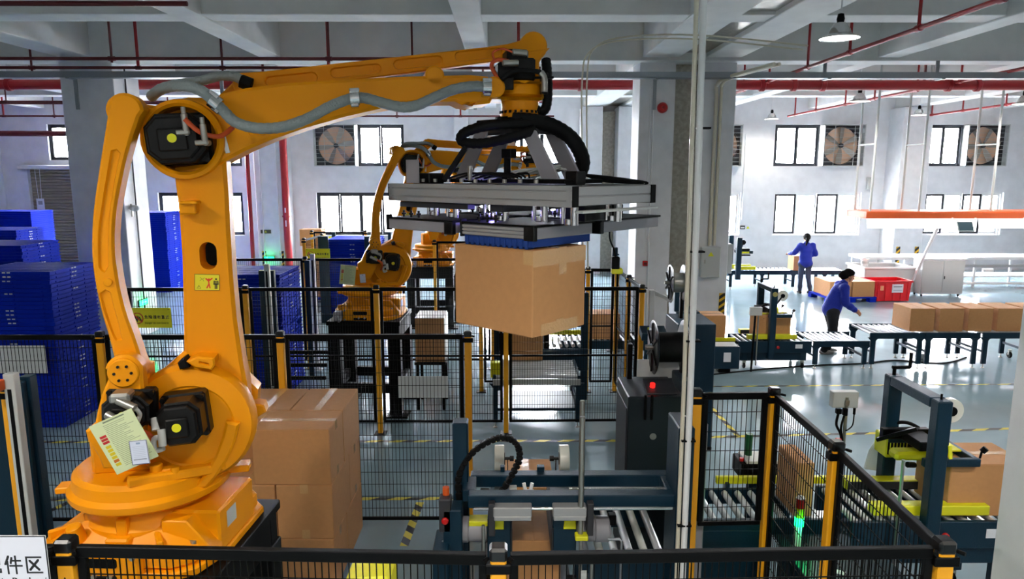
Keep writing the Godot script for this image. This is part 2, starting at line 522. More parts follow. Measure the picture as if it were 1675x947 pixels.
# the window bays of the far wall: left edge, right edge of the upper opening, then of the lower one
const BAYS := [[-11.8, -8.9, -11.8, -8.95], [-6.42, -3.46, -6.46, -3.5], [-1.06, 1.9, -1.05, 1.95], [4.95, 7.88, 4.95, 7.92], [8.96, 11.92, 9.06, 12.03], [14.04, 16.76, 14.2, 16.88]]
func shell():
	structure("floor", MB.new().bb(-20.3, -0.25, -24.3, 20.3, 0, 8.3), M.floor, "glossy pale grey-blue epoxy floor")
	structure("ceiling", MB.new().bb(-20.3, 6.3, -24.3, 20.3, 6.55, 8.3), M.slab, "grey painted concrete ceiling slab")
	var mb := MB.new()
	var holes: Array = []
	for b in BAYS: holes.append([b[0], 3.52, b[1], 4.9]); holes.append([b[2], 1.2, b[3], 2.65])
	holes.append([-15.3, 3.72, -13.9, 4.9])
	holes.append([-16.1, 0.0, -12.7, 3.45])
	pierced(mb, -20.3, 20.3, 0, 6.3, -24.35, -24.0, holes)
	structure("wall_back", mb, M.wall, "white back wall pierced by two rows of windows")
	for sd in [-1.0, 1.0]:
		mb = MB.new()
		var hs: Array = []
		pierced(mb, -24.35, 8.3, 0, 6.3, 0, 0.3, hs)
		var o := structure("wall_left" if sd < 0 else "wall_right", mb, M.wall, "white side wall")
		o.rotation_degrees.y = -90; o.position.x = -20.0 if sd < 0 else 20.3
	mb = MB.new()

	pierced(mb, -20.3, 20.3, 0, 6.3, 8.0, 8.3, [])
	structure("wall_front", mb, M.wall, "white wall behind the camera")
	# beams: across the hall, then along it
	for z in [-3.2, 0.2, 3.6, 7.0, 10.4, 13.8, 17.2, 20.6]:
		var main: bool = abs(z - 13.8) < 0.1 or abs(z - 3.6) < 0.1
		mb = MB.new().bb(-20, 5.36 if main else 5.45, -z - 0.24, 20, 6.3, -z + 0.24, 0.01)
		structure("ceiling_beam", mb, M.beam, "white concrete beam across the hall")
	for b in [[-19.3, 0.4], [-15.5, 0.4], [-11.8, 0.4], [-8.0, 0.6], [-4.4, 0.4], [-0.55, 0.38], [2.86, 0.68], [4.03, 0.66], [7.1, 0.4], [10.2, 0.4], [13.2, 0.6], [16.4, 0.4]]:
		mb = MB.new().bb(b[0] - b[1] * 0.5, 5.42, -24, b[0] + b[1] * 0.5, 6.3, 8, 0.01)
		structure("ceiling_beam", mb, M.beam, "white concrete beam along the hall")
	# columns
	for c in [[-8.45, -7.45, 13.8, 14.75, "square white column behind the left pallets"], [2.52, 3.2, 13.8, 14.6, "white twin column left of the metal joint cover"], [3.7, 4.36, 13.8, 14.6, "white twin column with the grey cabinet"],
			[2.52, 3.2, 2.7, 3.37, "pale column at the right edge near the camera"], [12.75, 13.7, 23.1, 24.0, "far white column with two hazard strips"], [-8.15, -7.25, 23.0, 24.0, "far white column between two red risers"],
			[2.4, 3.05, 23.0, 24.0, "far white column left of the joint cover"], [3.55, 4.3, 23.0, 24.0, "far white column right of the joint cover"], [-1.75, -1.28, 23.55, 24.0, "slim white pilaster beside the middle fan"], [-18.2, -16.9, 22.6, 24.0, "white column at the far left corner"], [12.75, 13.5, 13.8, 14.6, "white column right of the view"]]:
		mb = MB.new().bb(c[0], 0, -c[3], c[1], 5.4, -c[2], 0.012)
		structure("column", mb, M.column, c[4])
	# metal covers of the expansion joint
	structure("trim_1", MB.new().bb(3.2, 0, -14.1, 3.7, 5.36, -14.02), M.steel, "stained sheet metal joint cover between twin columns")
	structure("trim_2", MB.new().bb(3.2, 5.5, -24, 3.7, 5.54, 8), M.steel, "sheet metal joint cover along the ceiling")
	structure("trim_3", MB.new().bb(3.05, 0, -23.8, 3.55, 5.3, -23.74), M.steel, "stained sheet metal joint cover on the far wall")

func windows():
	var k := 1
	for i in BAYS.size():
		var b: Array = BAYS[i]
		for up in [true, false]:
			var x0: float = b[0] if up else b[2]
			var x1: float = b[1] if up else b[3]
			# the exhaust fan fills part of the upper opening
			if up:
				if i == 1: x0 = -5.02
				elif i == 2: x0 = 0.42
				elif i == 3: x1 = 6.42
				elif i == 4: x1 = 10.5
				elif i == 5: x1 = 15.32
			window("window_%d" % k, x0, x1, 3.52 if up else 1.2, 4.9 if up else 2.65, 2 if up else 4, i + (0 if up else 3))
			k += 1
	window("window_%d" % k, -15.3, -13.9, 3.72, 4.9, 2, 0)
	for f in [[-5.74, "exhaust fan in the far wall left of the second robot", 0.2], [-0.36, "exhaust fan half hidden behind the black gripper hoses", 0.5], [7.14, "exhaust fan cut off by the white column with the grey cabinet", 0.8], [11.22, "exhaust fan above the worker facing the far wall", 0.52], [16.02, "exhaust fan above the orange light frame", 0.1]]:
		fan(f[0], f[1], f[2])
	# roller shutter door
	var d := MB.new().bb(-16.1, 0, -24.2, -12.7, 3.45, -24.16)
	var door := structure("door_1", d, M.shutter, "brown roller shutter door at far left")
	for j in 34:
		structure("slat", MB.new().lathe([Vector2(0, -1.69), Vector2(0.045, -1.69), Vector2(0.045, 1.69), Vector2(0, 1.69)], Transform3D(Basis(Vector3(0, 0, 1), PI / 2) * Basis.from_scale(Vector3(1, 1, 0.5)), Vector3(-14.4, 0.05 + j * 0.1, -24.15)), 10), M.shutter, "", door)
	structure("shutter_box", MB.new().bb(-16.3, 3.42, -24.1, -12.5, 3.56, -23.8, 0.02), M.white_paint, "", door)

func window(called: String, x0: float, x1: float, y0: float, y1: float, n: int, style: int):
	var o := Node3D.new()
	o.name = called; add_child(o, true)
	o.position = V((x0 + x1) * 0.5, y0, 24.12)
	o.set_meta("kind", "structure")
	var w := x1 - x0
	var h := y1 - y0
	var t := 0.055
	var f := MB.new()
	f.bb(-w / 2, 0, -0.04, w / 2, t, 0.04); f.bb(-w / 2, h - t, -0.04, w / 2, h, 0.04)
	f.bb(-w / 2, t, -0.04, -w / 2 + t, h - t, 0.04); f.bb(w / 2 - t, t, -0.04, w / 2, h - t, 0.04)
	part(o, "window_frame", f, M.white_paint if style > 5 else M.frame_dark)
	part(o, "sill", MB.new().bb(-w / 2, -0.03, -0.2, w / 2, 0.012, 0.13), M.white_paint)
	var pw := (w - 2 * t) / n
	for i in n:
		var a := -w / 2 + t + pw * i
		var s := MB.new()
		var q := 0.065
		var zz := 0.02 if i % 2 == 0 else -0.02
		s.bb(a, t, zz - 0.014, a + q, h - t, zz + 0.014); s.bb(a + pw - q, t, zz - 0.014, a + pw, h - t, zz + 0.014)
		s.bb(a + q, t, zz - 0.014, a + pw - q, t + q, zz + 0.014); s.bb(a + q, h - t - q, zz - 0.014, a + pw - q, h - t, zz + 0.014)
		var sash := part(o, "sash", s, M.frame_dark)
		if style > 5 and i % 2 == 1: sash.material_override = M.white_paint
		part(sash, "pane", MB.new().bb(a + q, t + q, zz - 0.003, a + pw - q, h - t - q, zz + 0.003), M.glass)

func fan(x: float, label: String, spin: float):
	var t := thing("exhaust_fan", label, "fan", V(x, 3.52, 24.0), 0, "exhaust fans in the far wall")
	var s := 0.69
	var hb := MB.new()
	hb.bb(-s, 0, -0.25, -s + 0.03, 1.38, 0.2); hb.bb(s - 0.03, 0, -0.25, s, 1.38, 0.2)
	hb.bb(-s, 0, -0.25, s, 0.03, 0.2); hb.bb(-s, 1.35, -0.25, s, 1.38, 0.2)
	part(t, "housing", hb, M.grey_light)
	# round mouth in a square front plate
	var pl := MB.new()
	var out: Array = []
	for i in 40:
		var a := TAU * i / 40
		var c := Vector2(cos(a), sin(a))
		var e: Vector2 = c * (0.655 / maxf(absf(c.x), absf(c.y)))
		out.append([Vector3(c.x * 0.62, 0.69 + c.y * 0.62, 0.0), Vector3(e.x, 0.69 + e.y, 0.0), Vector3(c.x * 0.62, 0.69 + c.y * 0.62, -0.22), Vector3(-c.x, -c.y, 0)])
	for i in 40:
		var a: Array = out[i]
		var b: Array = out[(i + 1) % 40]
		pl.flat(a[0], a[1], b[1], Vector3(0, 0, 1)); pl.flat(a[0], b[1], b[0], Vector3(0, 0, 1))
		pl.flat(a[0], a[2], b[2], a[3]); pl.flat(a[0], b[2], b[0], a[3])
	part(t, "mouth_plate", pl, M.charcoal)
	for j in 11: part(t, "slat", MB.new().box(Vector3(0, 0.08 + j * 0.122, -0.2), Vector3(1.31, 0.126, 0.014), 0.0, Basis(Vector3(1, 0, 0), 0.12)), M.louver)
	for b in 6:
		var pts := PackedVector2Array([Vector2(0.06, -0.03), Vector2(0.3, -0.10), Vector2(0.59, -0.13), Vector2(0.6, 0.06), Vector2(0.32, 0.07), Vector2(0.06, 0.03)])
		var m := MB.new()
		m.xf = Transform3D(Basis(Vector3(0, 0, 1), b * TAU / 6 + spin), Vector3(0, 0.69, -0.08)) * Transform3D(Basis(Vector3(1, 0, 0), 0.45), Vector3.ZERO)
		m.prism(pts, -0.004, 0.004)
		part(t, "blade", m, M.blade)
	part(t, "hub", MB.new().cyl(Vector3(0, 0.69, -0.16), Vector3(0, 0.69, 0.0), 0.075, -1, 16, true, 0.01), M.charcoal)
	var g := MB.new()
	for j in 9: g.bar(Vector3(-0.66, 0.15 + j * 0.135, 0.19), Vector3(0.66, 0.15 + j * 0.135, 0.19), 0.01, 0.01)
	for j in [-0.33, 0.33]: g.bar(Vector3(j, 0.03, 0.185), Vector3(j, 1.35, 0.185), 0.012, 0.012)
	part(t, "wire_guard", g, M.grey_light)

# a pipe along points, laid out from its first point
func pipe(called: String, label: String, cat: String, pts: Array, r: float, m: Material, group := "", seg := 12) -> MeshInstance3D:
	var at: Vector3 = pts[0]
	var q: Array = []
	for p in pts: q.append(p - at)
	return solo(called, label, cat, MB.new().tube(q, r, seg), m, at, group)

func ceiling_services():
	# big red main
	var t := thing("fire_main", "thick dark red fire main running the width of the hall", "pipe", V(0, 5.09, 14.95))
	part(t, "pipe_run", MB.new().cyl(Vector3(-20, 0, 0), Vector3(20, 0, 0), 0.1, -1, 18), M.red)
	for x in [-17.0, -13.6, -10.2, -6.2, -2.2, 1.5, 5.25, 5.9, 6.5, 9.1, 9.7, 12.2, 13.6]:
		part(t, "coupling", MB.new().cyl(Vector3(x - 0.05, 0, 0), Vector3(x + 0.05, 0, 0), 0.13, -1, 16, true, 0.012), M.red)
	for x in [-15.0, -11.0, -5.0, -0.5, 8.6, 12.9]:
		part(t, "hanger", MB.new().bb(x - 0.02, 0.1, -0.02, x + 0.02, 1.2, 0.02), M.red_dark)
	# sprinkler lines across the left half
	var lines := [[-10.5, -3.6, 5.18, 8.35, "dark red sprinkler pipe nearest the camera at upper left"], [-10.2, 0.2, 5.07, 11.5, "dark red sprinkler pipe above the upper robot rod"], [-12.5, 0.6, 5.16, 13.1, "dark red sprinkler pipe just over the cable tray at left"],
		[-17.5, -8.2, 5.1, 19.0, "thin dark red sprinkler pipe behind the left column"], [-17.5, 1.4, 4.98, 21.6, "thin dark red sprinkler pipe in front of the far fans"], [-17.5, 1.2, 5.2, 19.6, "thin dark red sprinkler pipe high before the far wall"]]
	for i in lines.size():
		var l: Array = lines[i]
		t = thing("sprinkler_pipe", l[4], "pipe", V((l[0] + l[1]) * 0.5, l[2], l[3]), 0, "sprinkler pipes")
		var h: float = (l[1] - l[0]) * 0.5
		var r := 0.028
		part(t, "pipe_run", MB.new().cyl(Vector3(-h, 0, 0), Vector3(h, 0, 0), r, -1, 10), M.red_dark)
		var mid: float = (l[0] + l[1]) * 0.5
		var x := -h + 0.6
		var k := 0
		while x < h:
			var clear := true
			for bx in [-15.5, -11.8, -8.0, -4.4, -0.55]:
				if absf(mid + x - bx) < 0.36: clear = false
			if clear:
				part(t, "dropper", MB.new().cyl(Vector3(x, -0.06 if k % 2 == 0 else 0.0, 0), Vector3(x, 6.297 - l[2], 0), 0.019 if k % 2 == 0 else 0.027, -1, 8), M.red_dark if k % 2 == 0 else M.red)
				part(t, "fitting", MB.new().cyl(Vector3(x - 0.05, 0, 0), Vector3(x + 0.05, 0, 0), 0.037, -1, 10), M.red_dark)
			x += 1.9 if k % 2 == 0 else 1.5
			k += 1
	pipe("red_pipe", "thick dark red pipe crossing above the roller shutter window", "pipe", [V(-19.5, 4.52, 22.6), V(-8.7, 4.52, 22.6)], 0.085, M.red_dark)
	# branches along the hall on the right
	for b in [[5.3, -4.0, 23.6, "red sprinkler branch rising toward the camera over the nearest lamp"], [9.2, 0.0, 23.6, "red sprinkler branch crossing over the fan above the standing worker"], [13.6, 6.0, 23.4, "red sprinkler branch over the orange light frame"], [18.6, 8.0, 23.4, "red sprinkler branch at the far upper right"]]:
		t = thing("sprinkler_pipe", b[3], "pipe", V(b[0], 5.14, b[1]), 0, "sprinkler pipes")
		part(t, "pipe_run", MB.new().tube([Vector3(0, 0, 0), Vector3(0, 0, -(14.9 - b[1])), Vector3(0, 0, -(b[2] - b[1]))], 0.032, 10), M.red)
		for k in 8:
			for e in [-0.8, 0.75]:
				var z: float = 1.9 + 3.4 * k + e - b[1]
				if z < 0.3 or z > b[2] - b[1]: continue
				part(t, "dropper", MB.new().cyl(Vector3(0, 0, -z), Vector3(0, 1.157, -z), 0.022, -1, 8), M.red)
				part(t, "fitting", MB.new().cyl(Vector3(0, 0, -z - 0.05), Vector3(0, 0, -z + 0.05), 0.045, -1, 10), M.red)
	# cable tray in front of the columns
	t = thing("cable_tray", "long galvanised cable tray under the column beam", "cable tray", V(0, 5.02, 13.42))
	var mb := MB.new()
	mb.bb(-20, 0, -0.1, 20, 0.008, 0.1); mb.bb(-20, 0, 0.095, 20, 0.11, 0.1); mb.bb(-20, 0, -0.1, 20, 0.11, -0.095)
	part(t, "tray", mb, M.galv)
	for x in [-12.0, -8.0, -5.3, -3.0, -0.6, 2.75, 5.9, 8.0, 11.0, 13.5]:
		part(t, "bracket", MB.new().bb(x - 0.035, -0.02, -0.12, x + 0.035, 0.0, 0.13).bb(x - 0.03, -0.55 if x < 3.5 else -0.02, -0.12, x + 0.03, 0.34 if x > 3.5 else 0.1, -0.09), M.galv)
	# conduit: two cream pipes from a ceiling bend down to the floor machine
	var p1 := [V(1.085, 0.6, 4.07), V(1.08, 2.0, 4.06), V(1.065, 3.4, 4.05), V(1.05, 5.42, 4.05)]
	t = thing("cable_conduit", "white plastic conduit pair standing from strapping machine to ceiling", "pipe", p1[0])
	for j in 2:
		var q: Array = []
		for p in p1: q.append(p - p1[0] + Vector3(0.036 * j - 0.022, 0, 0.015 * j))
		part(t, "conduit_pipe", MB.new().tube(q, 0.019 if j == 1 else 0.013, 10), M.white_plastic if j == 1 else M.cream_pipe)
	for y in [0.55, 1.1, 1.72, 2.25, 2.95, 4.15]:
		part(t, "cable_tie", MB.new().box(Vector3(0.005 + 0.004 * y, y, 0.012), Vector3(0.085, 0.01, 0.05)), M.black)
	var arcp := spline([V(1.12, 1.86, 10.31), V(1.08, 3.4, 10.31), V(1.06, 4.6, 10.3), V(1.16, 4.98, 10.25), V(1.6, 5.12, 10.2), V(2.6, 5.10, 10.0), V(4.0, 4.95, 9.9)], 7)
	t = thing("cable_conduit", "thin cream conduit bending from ceiling down behind the gripper", "pipe", arcp[0])
	for j in 2:
		var q: Array = []
		for p in arcp: q.append(p - arcp[0] + Vector3(0.07 * j, 0.05 * j, 0))
		part(t, "conduit_pipe", MB.new().tube(q, 0.012, 8), M.cream_pipe)
	part(t, "cable_tie", MB.new().box(Vector3(0.0, 1.5, 0), Vector3(0.12, 0.01, 0.04)), M.black)
	# pendant lamps; those behind the camera light the robot
	var lamps := [[4.08, 4.93, 9.0, "nearest pendant lamp, with a wide white dish under a chrome cap"], [7.75, 4.85, 15.9, "pendant lamp hanging in front of the red fire main"], [11.4, 4.8, 15.9, "pendant lamp at the right edge below the fire main"], [8.45, 5.0, 23.0, "small far pendant lamp left of the right-hand windows"],
		[4.08, 4.93, 2.0, ""], [11.4, 4.93, 9.0, ""], [15.0, 4.93, 9.0, ""], [15.0, 4.85, 15.9, ""], [12.3, 5.0, 21.5, ""], [-3.2, 4.93, 1.2, ""], [0.6, 4.93, 0.2, ""], [-9.0, 4.93, 2.0, ""], [-3.6, 4.93, -4.6, ""], [4.0, 4.93, -4.6, ""], [-1.4, 4.93, -2.4, ""], [-7.0, 4.93, -4.6, ""], [0.6, 4.93, -6.5, ""], [-3.7, 4.87, 15.9, "pendant lamp hidden behind the big robot's upper arm"]]
	for l in lamps: lamp(l[0], l[1], l[2], l[3] if l[3] else "pendant lamp outside the view")

func lamp(x: float, y: float, z: float, label: String):
	var t := thing("pendant_lamp", label, "lamp", V(x, y, z), 0, "pendant lamps")
	part(t, "suspension_rod", MB.new().cyl(Vector3(0, 0.28, 0), Vector3(0, 6.3 - y, 0), 0.009, -1, 6), M.white_plastic)
	part(t, "lamp_holder", MB.new().lathe([Vector2(0, 0.19), Vector2(0.04, 0.19), Vector2(0.047, 0.23), Vector2(0.035, 0.29), Vector2(0, 0.3)], Transform3D.IDENTITY, 14), M.black)
	part(t, "reflector", MB.new().lathe([Vector2(0.03, 0.19), Vector2(0.07, 0.18), Vector2(0.12, 0.11), Vector2(0.135, 0.055), Vector2(0.225, 0.012), Vector2(0.232, 0.0), Vector2(0.228, 0.0), Vector2(0.222, 0.008), Vector2(0.13, 0.048), Vector2(0.115, 0.1), Vector2(0.03, 0.15)], Transform3D.IDENTITY, 26), M.chrome)
	part(t, "diffuser", MB.new().lathe([Vector2(0, 0.004), Vector2(0.21, 0.004), Vector2(0.21, 0.012), Vector2(0, 0.012)], Transform3D.IDENTITY, 24), M.lamp_glow)
	var li := SpotLight3D.new()
	li.name = "lamp_light"; t.add_child(li)
	li.position = Vector3(0, -0.03, 0); li.rotation_degrees.x = -90
	li.spot_angle = 80.0; li.spot_range = 40.0; li.spot_attenuation = 2.0; li.light_energy = 4.0 if z > 20.0 else (7.0 if x > 3.0 and z > 5.0 else 10.0); li.light_size = 0.2
	li.light_color = Color(1.0, 0.97, 0.93); li.shadow_enabled = true


func on(o: Vector3, deg := 0.0) -> Transform3D:
	return Transform3D(Basis(Vector3(0, 0, 1), deg_to_rad(deg)), o)
func v3(p: Vector2, z := 0.0) -> Vector3: return Vector3(p.x, p.y, z)

# servo motor whose axis points along +z from o; w, h its section, L its length
func servo(par: Node3D, o: Vector3, w: float, h: float, L: float, tilt: float, plug := 1):
	var mb := MB.new()
	mb.xf = on(o, tilt)
	var c := w * 0.22
	var oct := PackedVector2Array([Vector2(-w / 2 + c, -h / 2), Vector2(w / 2 - c, -h / 2), Vector2(w / 2, -h / 2 + c), Vector2(w / 2, h / 2 - c), Vector2(w / 2 - c, h / 2), Vector2(-w / 2 + c, h / 2), Vector2(-w / 2, h / 2 - c), Vector2(-w / 2, -h / 2 + c)])
	mb.box(Vector3(0, 0, L * 0.2), Vector3(w * 1.06, h * 1.06, L * 0.4), 0.012)
	mb.prism(oct, L * 0.4, L * 0.86, 0.008)
	mb.prism(MB.inset(oct, w * 0.07), L * 0.86, L, 0.008)
	mb.prism(rrect(-w * 0.25, -h * 0.25, w * 0.25, h * 0.2, 0.01), L, L * 1.06, 0.006)
	for s in [[-1, -1], [1, -1], [1, 1], [-1, 1]]: mb.cyl(Vector3(s[0] * w * 0.45, s[1] * h * 0.45, L * 0.38), Vector3(s[0] * w * 0.45, s[1] * h * 0.45, L * 0.46), 0.012, -1, 8)
	var m := part(par, "servo_motor", mb, M.motor)
	var b := MB.new()
	b.xf = on(o, 0)
	b.cyl(Vector3(0, 0, L * 1.05), Vector3(0, 0, L * 1.075), 0.021, -1, 18)
	part(m, "yellow_badge", b, M.lemon)
	if plug > 0:
		var p := MB.new()
		p.xf = on(o, tilt)
		for k in plug:
			var x := w * (0.26 + 0.29 * k) if plug > 1 else -w * 0.55
			var y := h * (0.10 - 0.22 * k) if plug > 1 else 0.0
			p.cyl(Vector3(x, y, L * 0.75), Vector3(x, y, L * 1.1), 0.016, -1, 12)
			p.cyl(Vector3(x - 0.045, y, L * 1.08), Vector3(x + 0.012, y, L * 1.08), 0.013, -1, 12, true, 0.003)
			p.cyl(Vector3(x, y, L * 1.08), Vector3(x, y + 0.085, L * 1.08), 0.015, -1, 12, true, 0.003)
			p.cyl(Vector3(x, y + 0.075, L * 1.08), Vector3(x, y + 0.115, L * 1.08), 0.011, -1, 12)
		part_each(m, "connector", p, M.zinc)

func bolts(par: Node3D, o: Vector3, R: float, a0: float, a1: float, k: int, r: float, h: float, m: Material):
	var mb := MB.new()
	for i in k:
		var a := deg_to_rad(lerp(a0, a1, float(i) / (k - 1)))
		var p := o + Vector3(cos(a), sin(a), 0) * R
		mb.cyl(p, p + Vector3(0, 0, h), r, -1, 8)
	part(par, "bolt_ring", mb, m, "stuff")

# joint angles are offsets from the pose of the first robot; drawn in the plane of the arm, x along the arm, z toward the camera side
func make_robot(label: String, at: Vector3, turn: float, lean: float, lift: float, base_turn: float, detail := true) -> Node3D:
	var t := thing("palletizing_robot", label, "robot", at, turn, "orange palletizing robots")
	var A: Vector2 = Vector2(0.26, 2.024)      # hip
	var S := Vector2(0.285, 3.47)      # shoulder
	# --- fixed base
	var bt := Basis(Vector3.UP, deg_to_rad(base_turn - turn))
	var b := MB.new()
	b.xf = Transform3D(bt * Basis(Vector3(1, 0, 0), -PI / 2), Vector3.ZERO)
	var oct := PackedVector2Array([Vector2(-0.46, -0.26), Vector2(-0.40, -0.43), Vector2(0.30, -0.43), Vector2(0.40, -0.36), Vector2(0.47, -0.15), Vector2(0.47, 0.30), Vector2(0.36, 0.42), Vector2(-0.36, 0.42), Vector2(-0.46, 0.30)])
	b.prism(oct, 1.33, 1.375, 0.008)
	b.prism(MB.inset(oct, 0.03), 1.375, 1.47, 0.015)
	var low := MB.inset(oct, 0.045)
	var up := PackedVector2Array()
	for p in low: up.append(p.normalized() * 0.335)
	b.wall(low, 1.465, up, 1.545)
	b.xf = Transform3D(bt, Vector3.ZERO)
	b.lathe([Vector2(0.34, 1.45), Vector2(0.335, 1.53), Vector2(0.31, 1.56), Vector2(0.30, 1.64)], Transform3D.IDENTITY, 40)
	# front panel, lugs, ribs
	b.bb(-0.27, 1.335, 0.40, 0.16, 1.49, 0.452, 0.008)
	b.cyl(Vector3(-0.20, 1.48, 0.33), Vector3(-0.215, 1.575, 0.355), 0.036, -1, 16, true, 0.006)
	b.bb(-0.05, 1.47, 0.30, 0.07, 1.52, 0.38, 0.01); b.bb(-0.01, 1.47, 0.29, 0.045, 1.605, 0.34, 0.006)
	for s in [[0.20, 0.33, 35.0], [-0.32, 0.26, -42.0], [0.36, -0.2, 110.0]]:
		b.box(Vector3(s[0], 1.48, s[1]), Vector3(0.03, 0.09, 0.16), 0.006, Basis(Vector3.UP, deg_to_rad(s[2])))
	var base := part(t, "base", b, M.orange)
	var jb := MB.new()
	jb.xf = Transform3D(bt, Vector3.ZERO)
	jb.bb(0.20, 1.37, -0.20, 0.46, 1.60, 0.22, 0.012)
	jb.prism(PackedVector2Array([Vector2(0.20, 1.38), Vector2(0.46, 1.38), Vector2(0.46, 1.43), Vector2(0.33, 1.585), Vector2(0.20, 1.585)]), 0.2, 0.3, 0.006)
	part(base, "junction_box", jb, M.orange)
	var pl := MB.new()
	pl.xf = Transform3D(bt, Vector3.ZERO)
	pl.quad(Vector3(0.462, 1.56, 0.14), Vector3(0.462, 1.56, 0.03), Vector3(0.462, 1.47, 0.03), Vector3(0.462, 1.47, 0.14), Vector3(1, 0, 0))
	part(base, "rating_plate", pl, M.grey_light)
	var sl := MB.new()
	sl.xf = Transform3D(bt, Vector3.ZERO)
	sl.prism(rrect(-0.135, 1.415, 0.055, 1.462, 0.012), 0.45, 0.456)
	sl.bb(-0.13, 1.345, 0.45, 0.05, 1.375, 0.462, 0.005)
	part(base, "handle_slot", sl, M.black)
	var co := MB.new()
	co.xf = Transform3D(bt, Vector3.ZERO)
	co.box(Vector3(-0.34, 1.40, 0.44), Vector3(0.11, 0.13, 0.12), 0.012); co.cyl(Vector3(-0.34, 1.39, 0.49), Vector3(-0.34, 1.39, 0.56), 0.028, -1, 12)
	co.cyl(Vector3(-0.30, 1.37, 0.49), Vector3(-0.30, 1.35, 0.57), 0.018, -1, 10)
	part(base, "cable_socket", co, M.grey_paint)
	var bl := MB.new()
	bl.xf = Transform3D(bt, Vector3.ZERO)
	for p in [[-0.25, 1.475], [0.14, 1.475], [-0.25, 1.35], [0.14, 1.35], [-0.06, 1.37], [0.02, 1.37]]: bl.cyl(Vector3(p[0], p[1], 0.45), Vector3(p[0], p[1], 0.468), 0.013, -1, 8)
	for p in [[0.3, -0.36], [0.36, 0.3], [0.41, 0.2], [-0.4, 0.2]]: bl.cyl(Vector3(p[0], 1.46, p[1]), Vector3(p[0], 1.485, p[1]), 0.016, -1, 8)
	part_each(base, "bolt", bl, M.zinc)
	# --- turning column
	var u := MB.new()
	u.lathe([Vector2(0.28, 1.62), Vector2(0.355, 1.63), Vector2(0.395, 1.655), Vector2(0.40, 1.675), Vector2(0.40, 1.69), Vector2(0.375, 1.71), Vector2(0.37, 1.765), Vector2(0.345, 1.785), Vector2(0, 1.785)], Transform3D.IDENTITY, 48)
	u.box(Vector3(-0.40, 1.68, 0.05), Vector3(0.09, 0.035, 0.09), 0.006); u.box(Vector3(0.42, 1.70, 0.0), Vector3(0.16, 0.04, 0.09), 0.006)
	# cheek that carries the hip, behind the arm drum, and the strut that climbs to it at the right
	u.prism(PackedVector2Array([Vector2(-0.12, 1.77), Vector2(0.40, 1.77), Vector2(0.52, 1.90), Vector2(0.54, 2.08), Vector2(0.44, 2.20), Vector2(0.25, 2.27), Vector2(0.06, 2.22), Vector2(-0.02, 2.10)]), -0.32, -0.16, 0.015)
	u.bar(Vector3(0.36, 1.78, 0.20), Vector3(0.50, 2.0, 0.06), 0.09, 0.05, 0.01)
	u.bar(Vector3(-0.02, 1.80, 0.33), Vector3(0.37, 1.79, 0.21), 0.07, 0.05, 0.01)
	u.prism(PackedVector2Array([Vector2(0.46, 1.93), Vector2(0.61, 2.02), Vector2(0.60, 2.06), Vector2(0.56, 2.07), Vector2(0.45, 2.03)]), -0.05, 0.06, 0.008)
	# pedestal for the second motor, and the triangular stop at its right
	u.bb(-0.24, 1.77, -0.02, 0.08, 2.02, 0.16, 0.02)
	u.prism(PackedVector2Array([Vector2(0.05, 2.07), Vector2(0.09, 1.98), Vector2(0.14, 2.0), Vector2(0.10, 2.14), Vector2(0.04, 2.20)]), 0.02, 0.12, 0.008)
	u.cyl(Vector3(0.10, 1.80, 0.27), Vector3(0.10, 1.86, 0.27), 0.03, -1, 12, true, 0.005); u.box(Vector3(0.16, 1.81, 0.26), Vector3(0.08, 0.04, 0.05), 0.008); u.cyl(Vector3(0.19, 1.79, 0.28), Vector3(0.19, 1.84, 0.28), 0.022, -1, 12)
	u.prism(PackedVector2Array([Vector2(0.503, 2.03), Vector2(0.48, 1.942), Vector2(0.434, 1.842), Vector2(0.371, 1.749), Vector2(0.32, 1.693), Vector2(0.254, 1.699), Vector2(0.319, 1.771), Vector2(0.376, 1.867), Vector2(0.418, 1.97), Vector2(0.438, 2.045)]), 0.1, 0.25, 0.012)
	var turret := part(t, "turntable", u, M.orange)
	# --- lower arm, turned about the hip
	var la := Transform3D(Basis(Vector3(0, 0, 1), deg_to_rad(lean)), Vector3.ZERO)
	la.origin = v3(A) - la.basis * v3(A)
	var out := PackedVector2Array([Vector2(0.256, 3.324), Vector2(0.256, 3.25), Vector2(0.263, 3.114), Vector2(0.261, 2.885), Vector2(0.249, 2.635), Vector2(0.235, 2.396)])
	out.append_array(arc(A, 0.315, 150, 305, 16))
	out.append_array(PackedVector2Array([Vector2(0.502, 1.999), Vector2(0.53, 2.098), Vector2(0.532, 2.198), Vector2(0.516, 2.332), Vector2(0.5, 2.561), Vector2(0.495, 2.785), Vector2(0.497, 3.004), Vector2(0.5, 3.188), Vector2(0.499, 3.363)]))
	var slotp := slot(Vector2(0.386, 2.857), Vector2(0.387, 2.916), 0.041)
	var lb := MB.new()
	lb.xf = la
	lb.prism(out, -0.03, 0.13, 0.018, [[slotp, 0.13]])
	lb.lathe([Vector2(0.315, 0), Vector2(0.315, 0.05), Vector2(0.295, 0.085), Vector2(0.215, 0.10), Vector2(0.205, 0.092), Vector2(0.0, 0.092)], Transform3D(Basis(Vector3(1, 0, 0), PI / 2), v3(A, 0.12)), 48)
	# rubber stop housing across the top of the drum, little bracket near the shoulder
	lb.prism(PackedVector2Array([Vector2(0.269, 2.369), Vector2(0.322, 2.391), Vector2(0.402, 2.38), Vector2(0.403, 2.345), Vector2(0.386, 2.318), Vector2(0.307, 2.335)]), 0.12, 0.24, 0.008, [[PackedVector2Array([Vector2(0.329, 2.372), Vector2(0.377, 2.356), Vector2(0.376, 2.34), Vector2(0.328, 2.356)]), 0.02]])
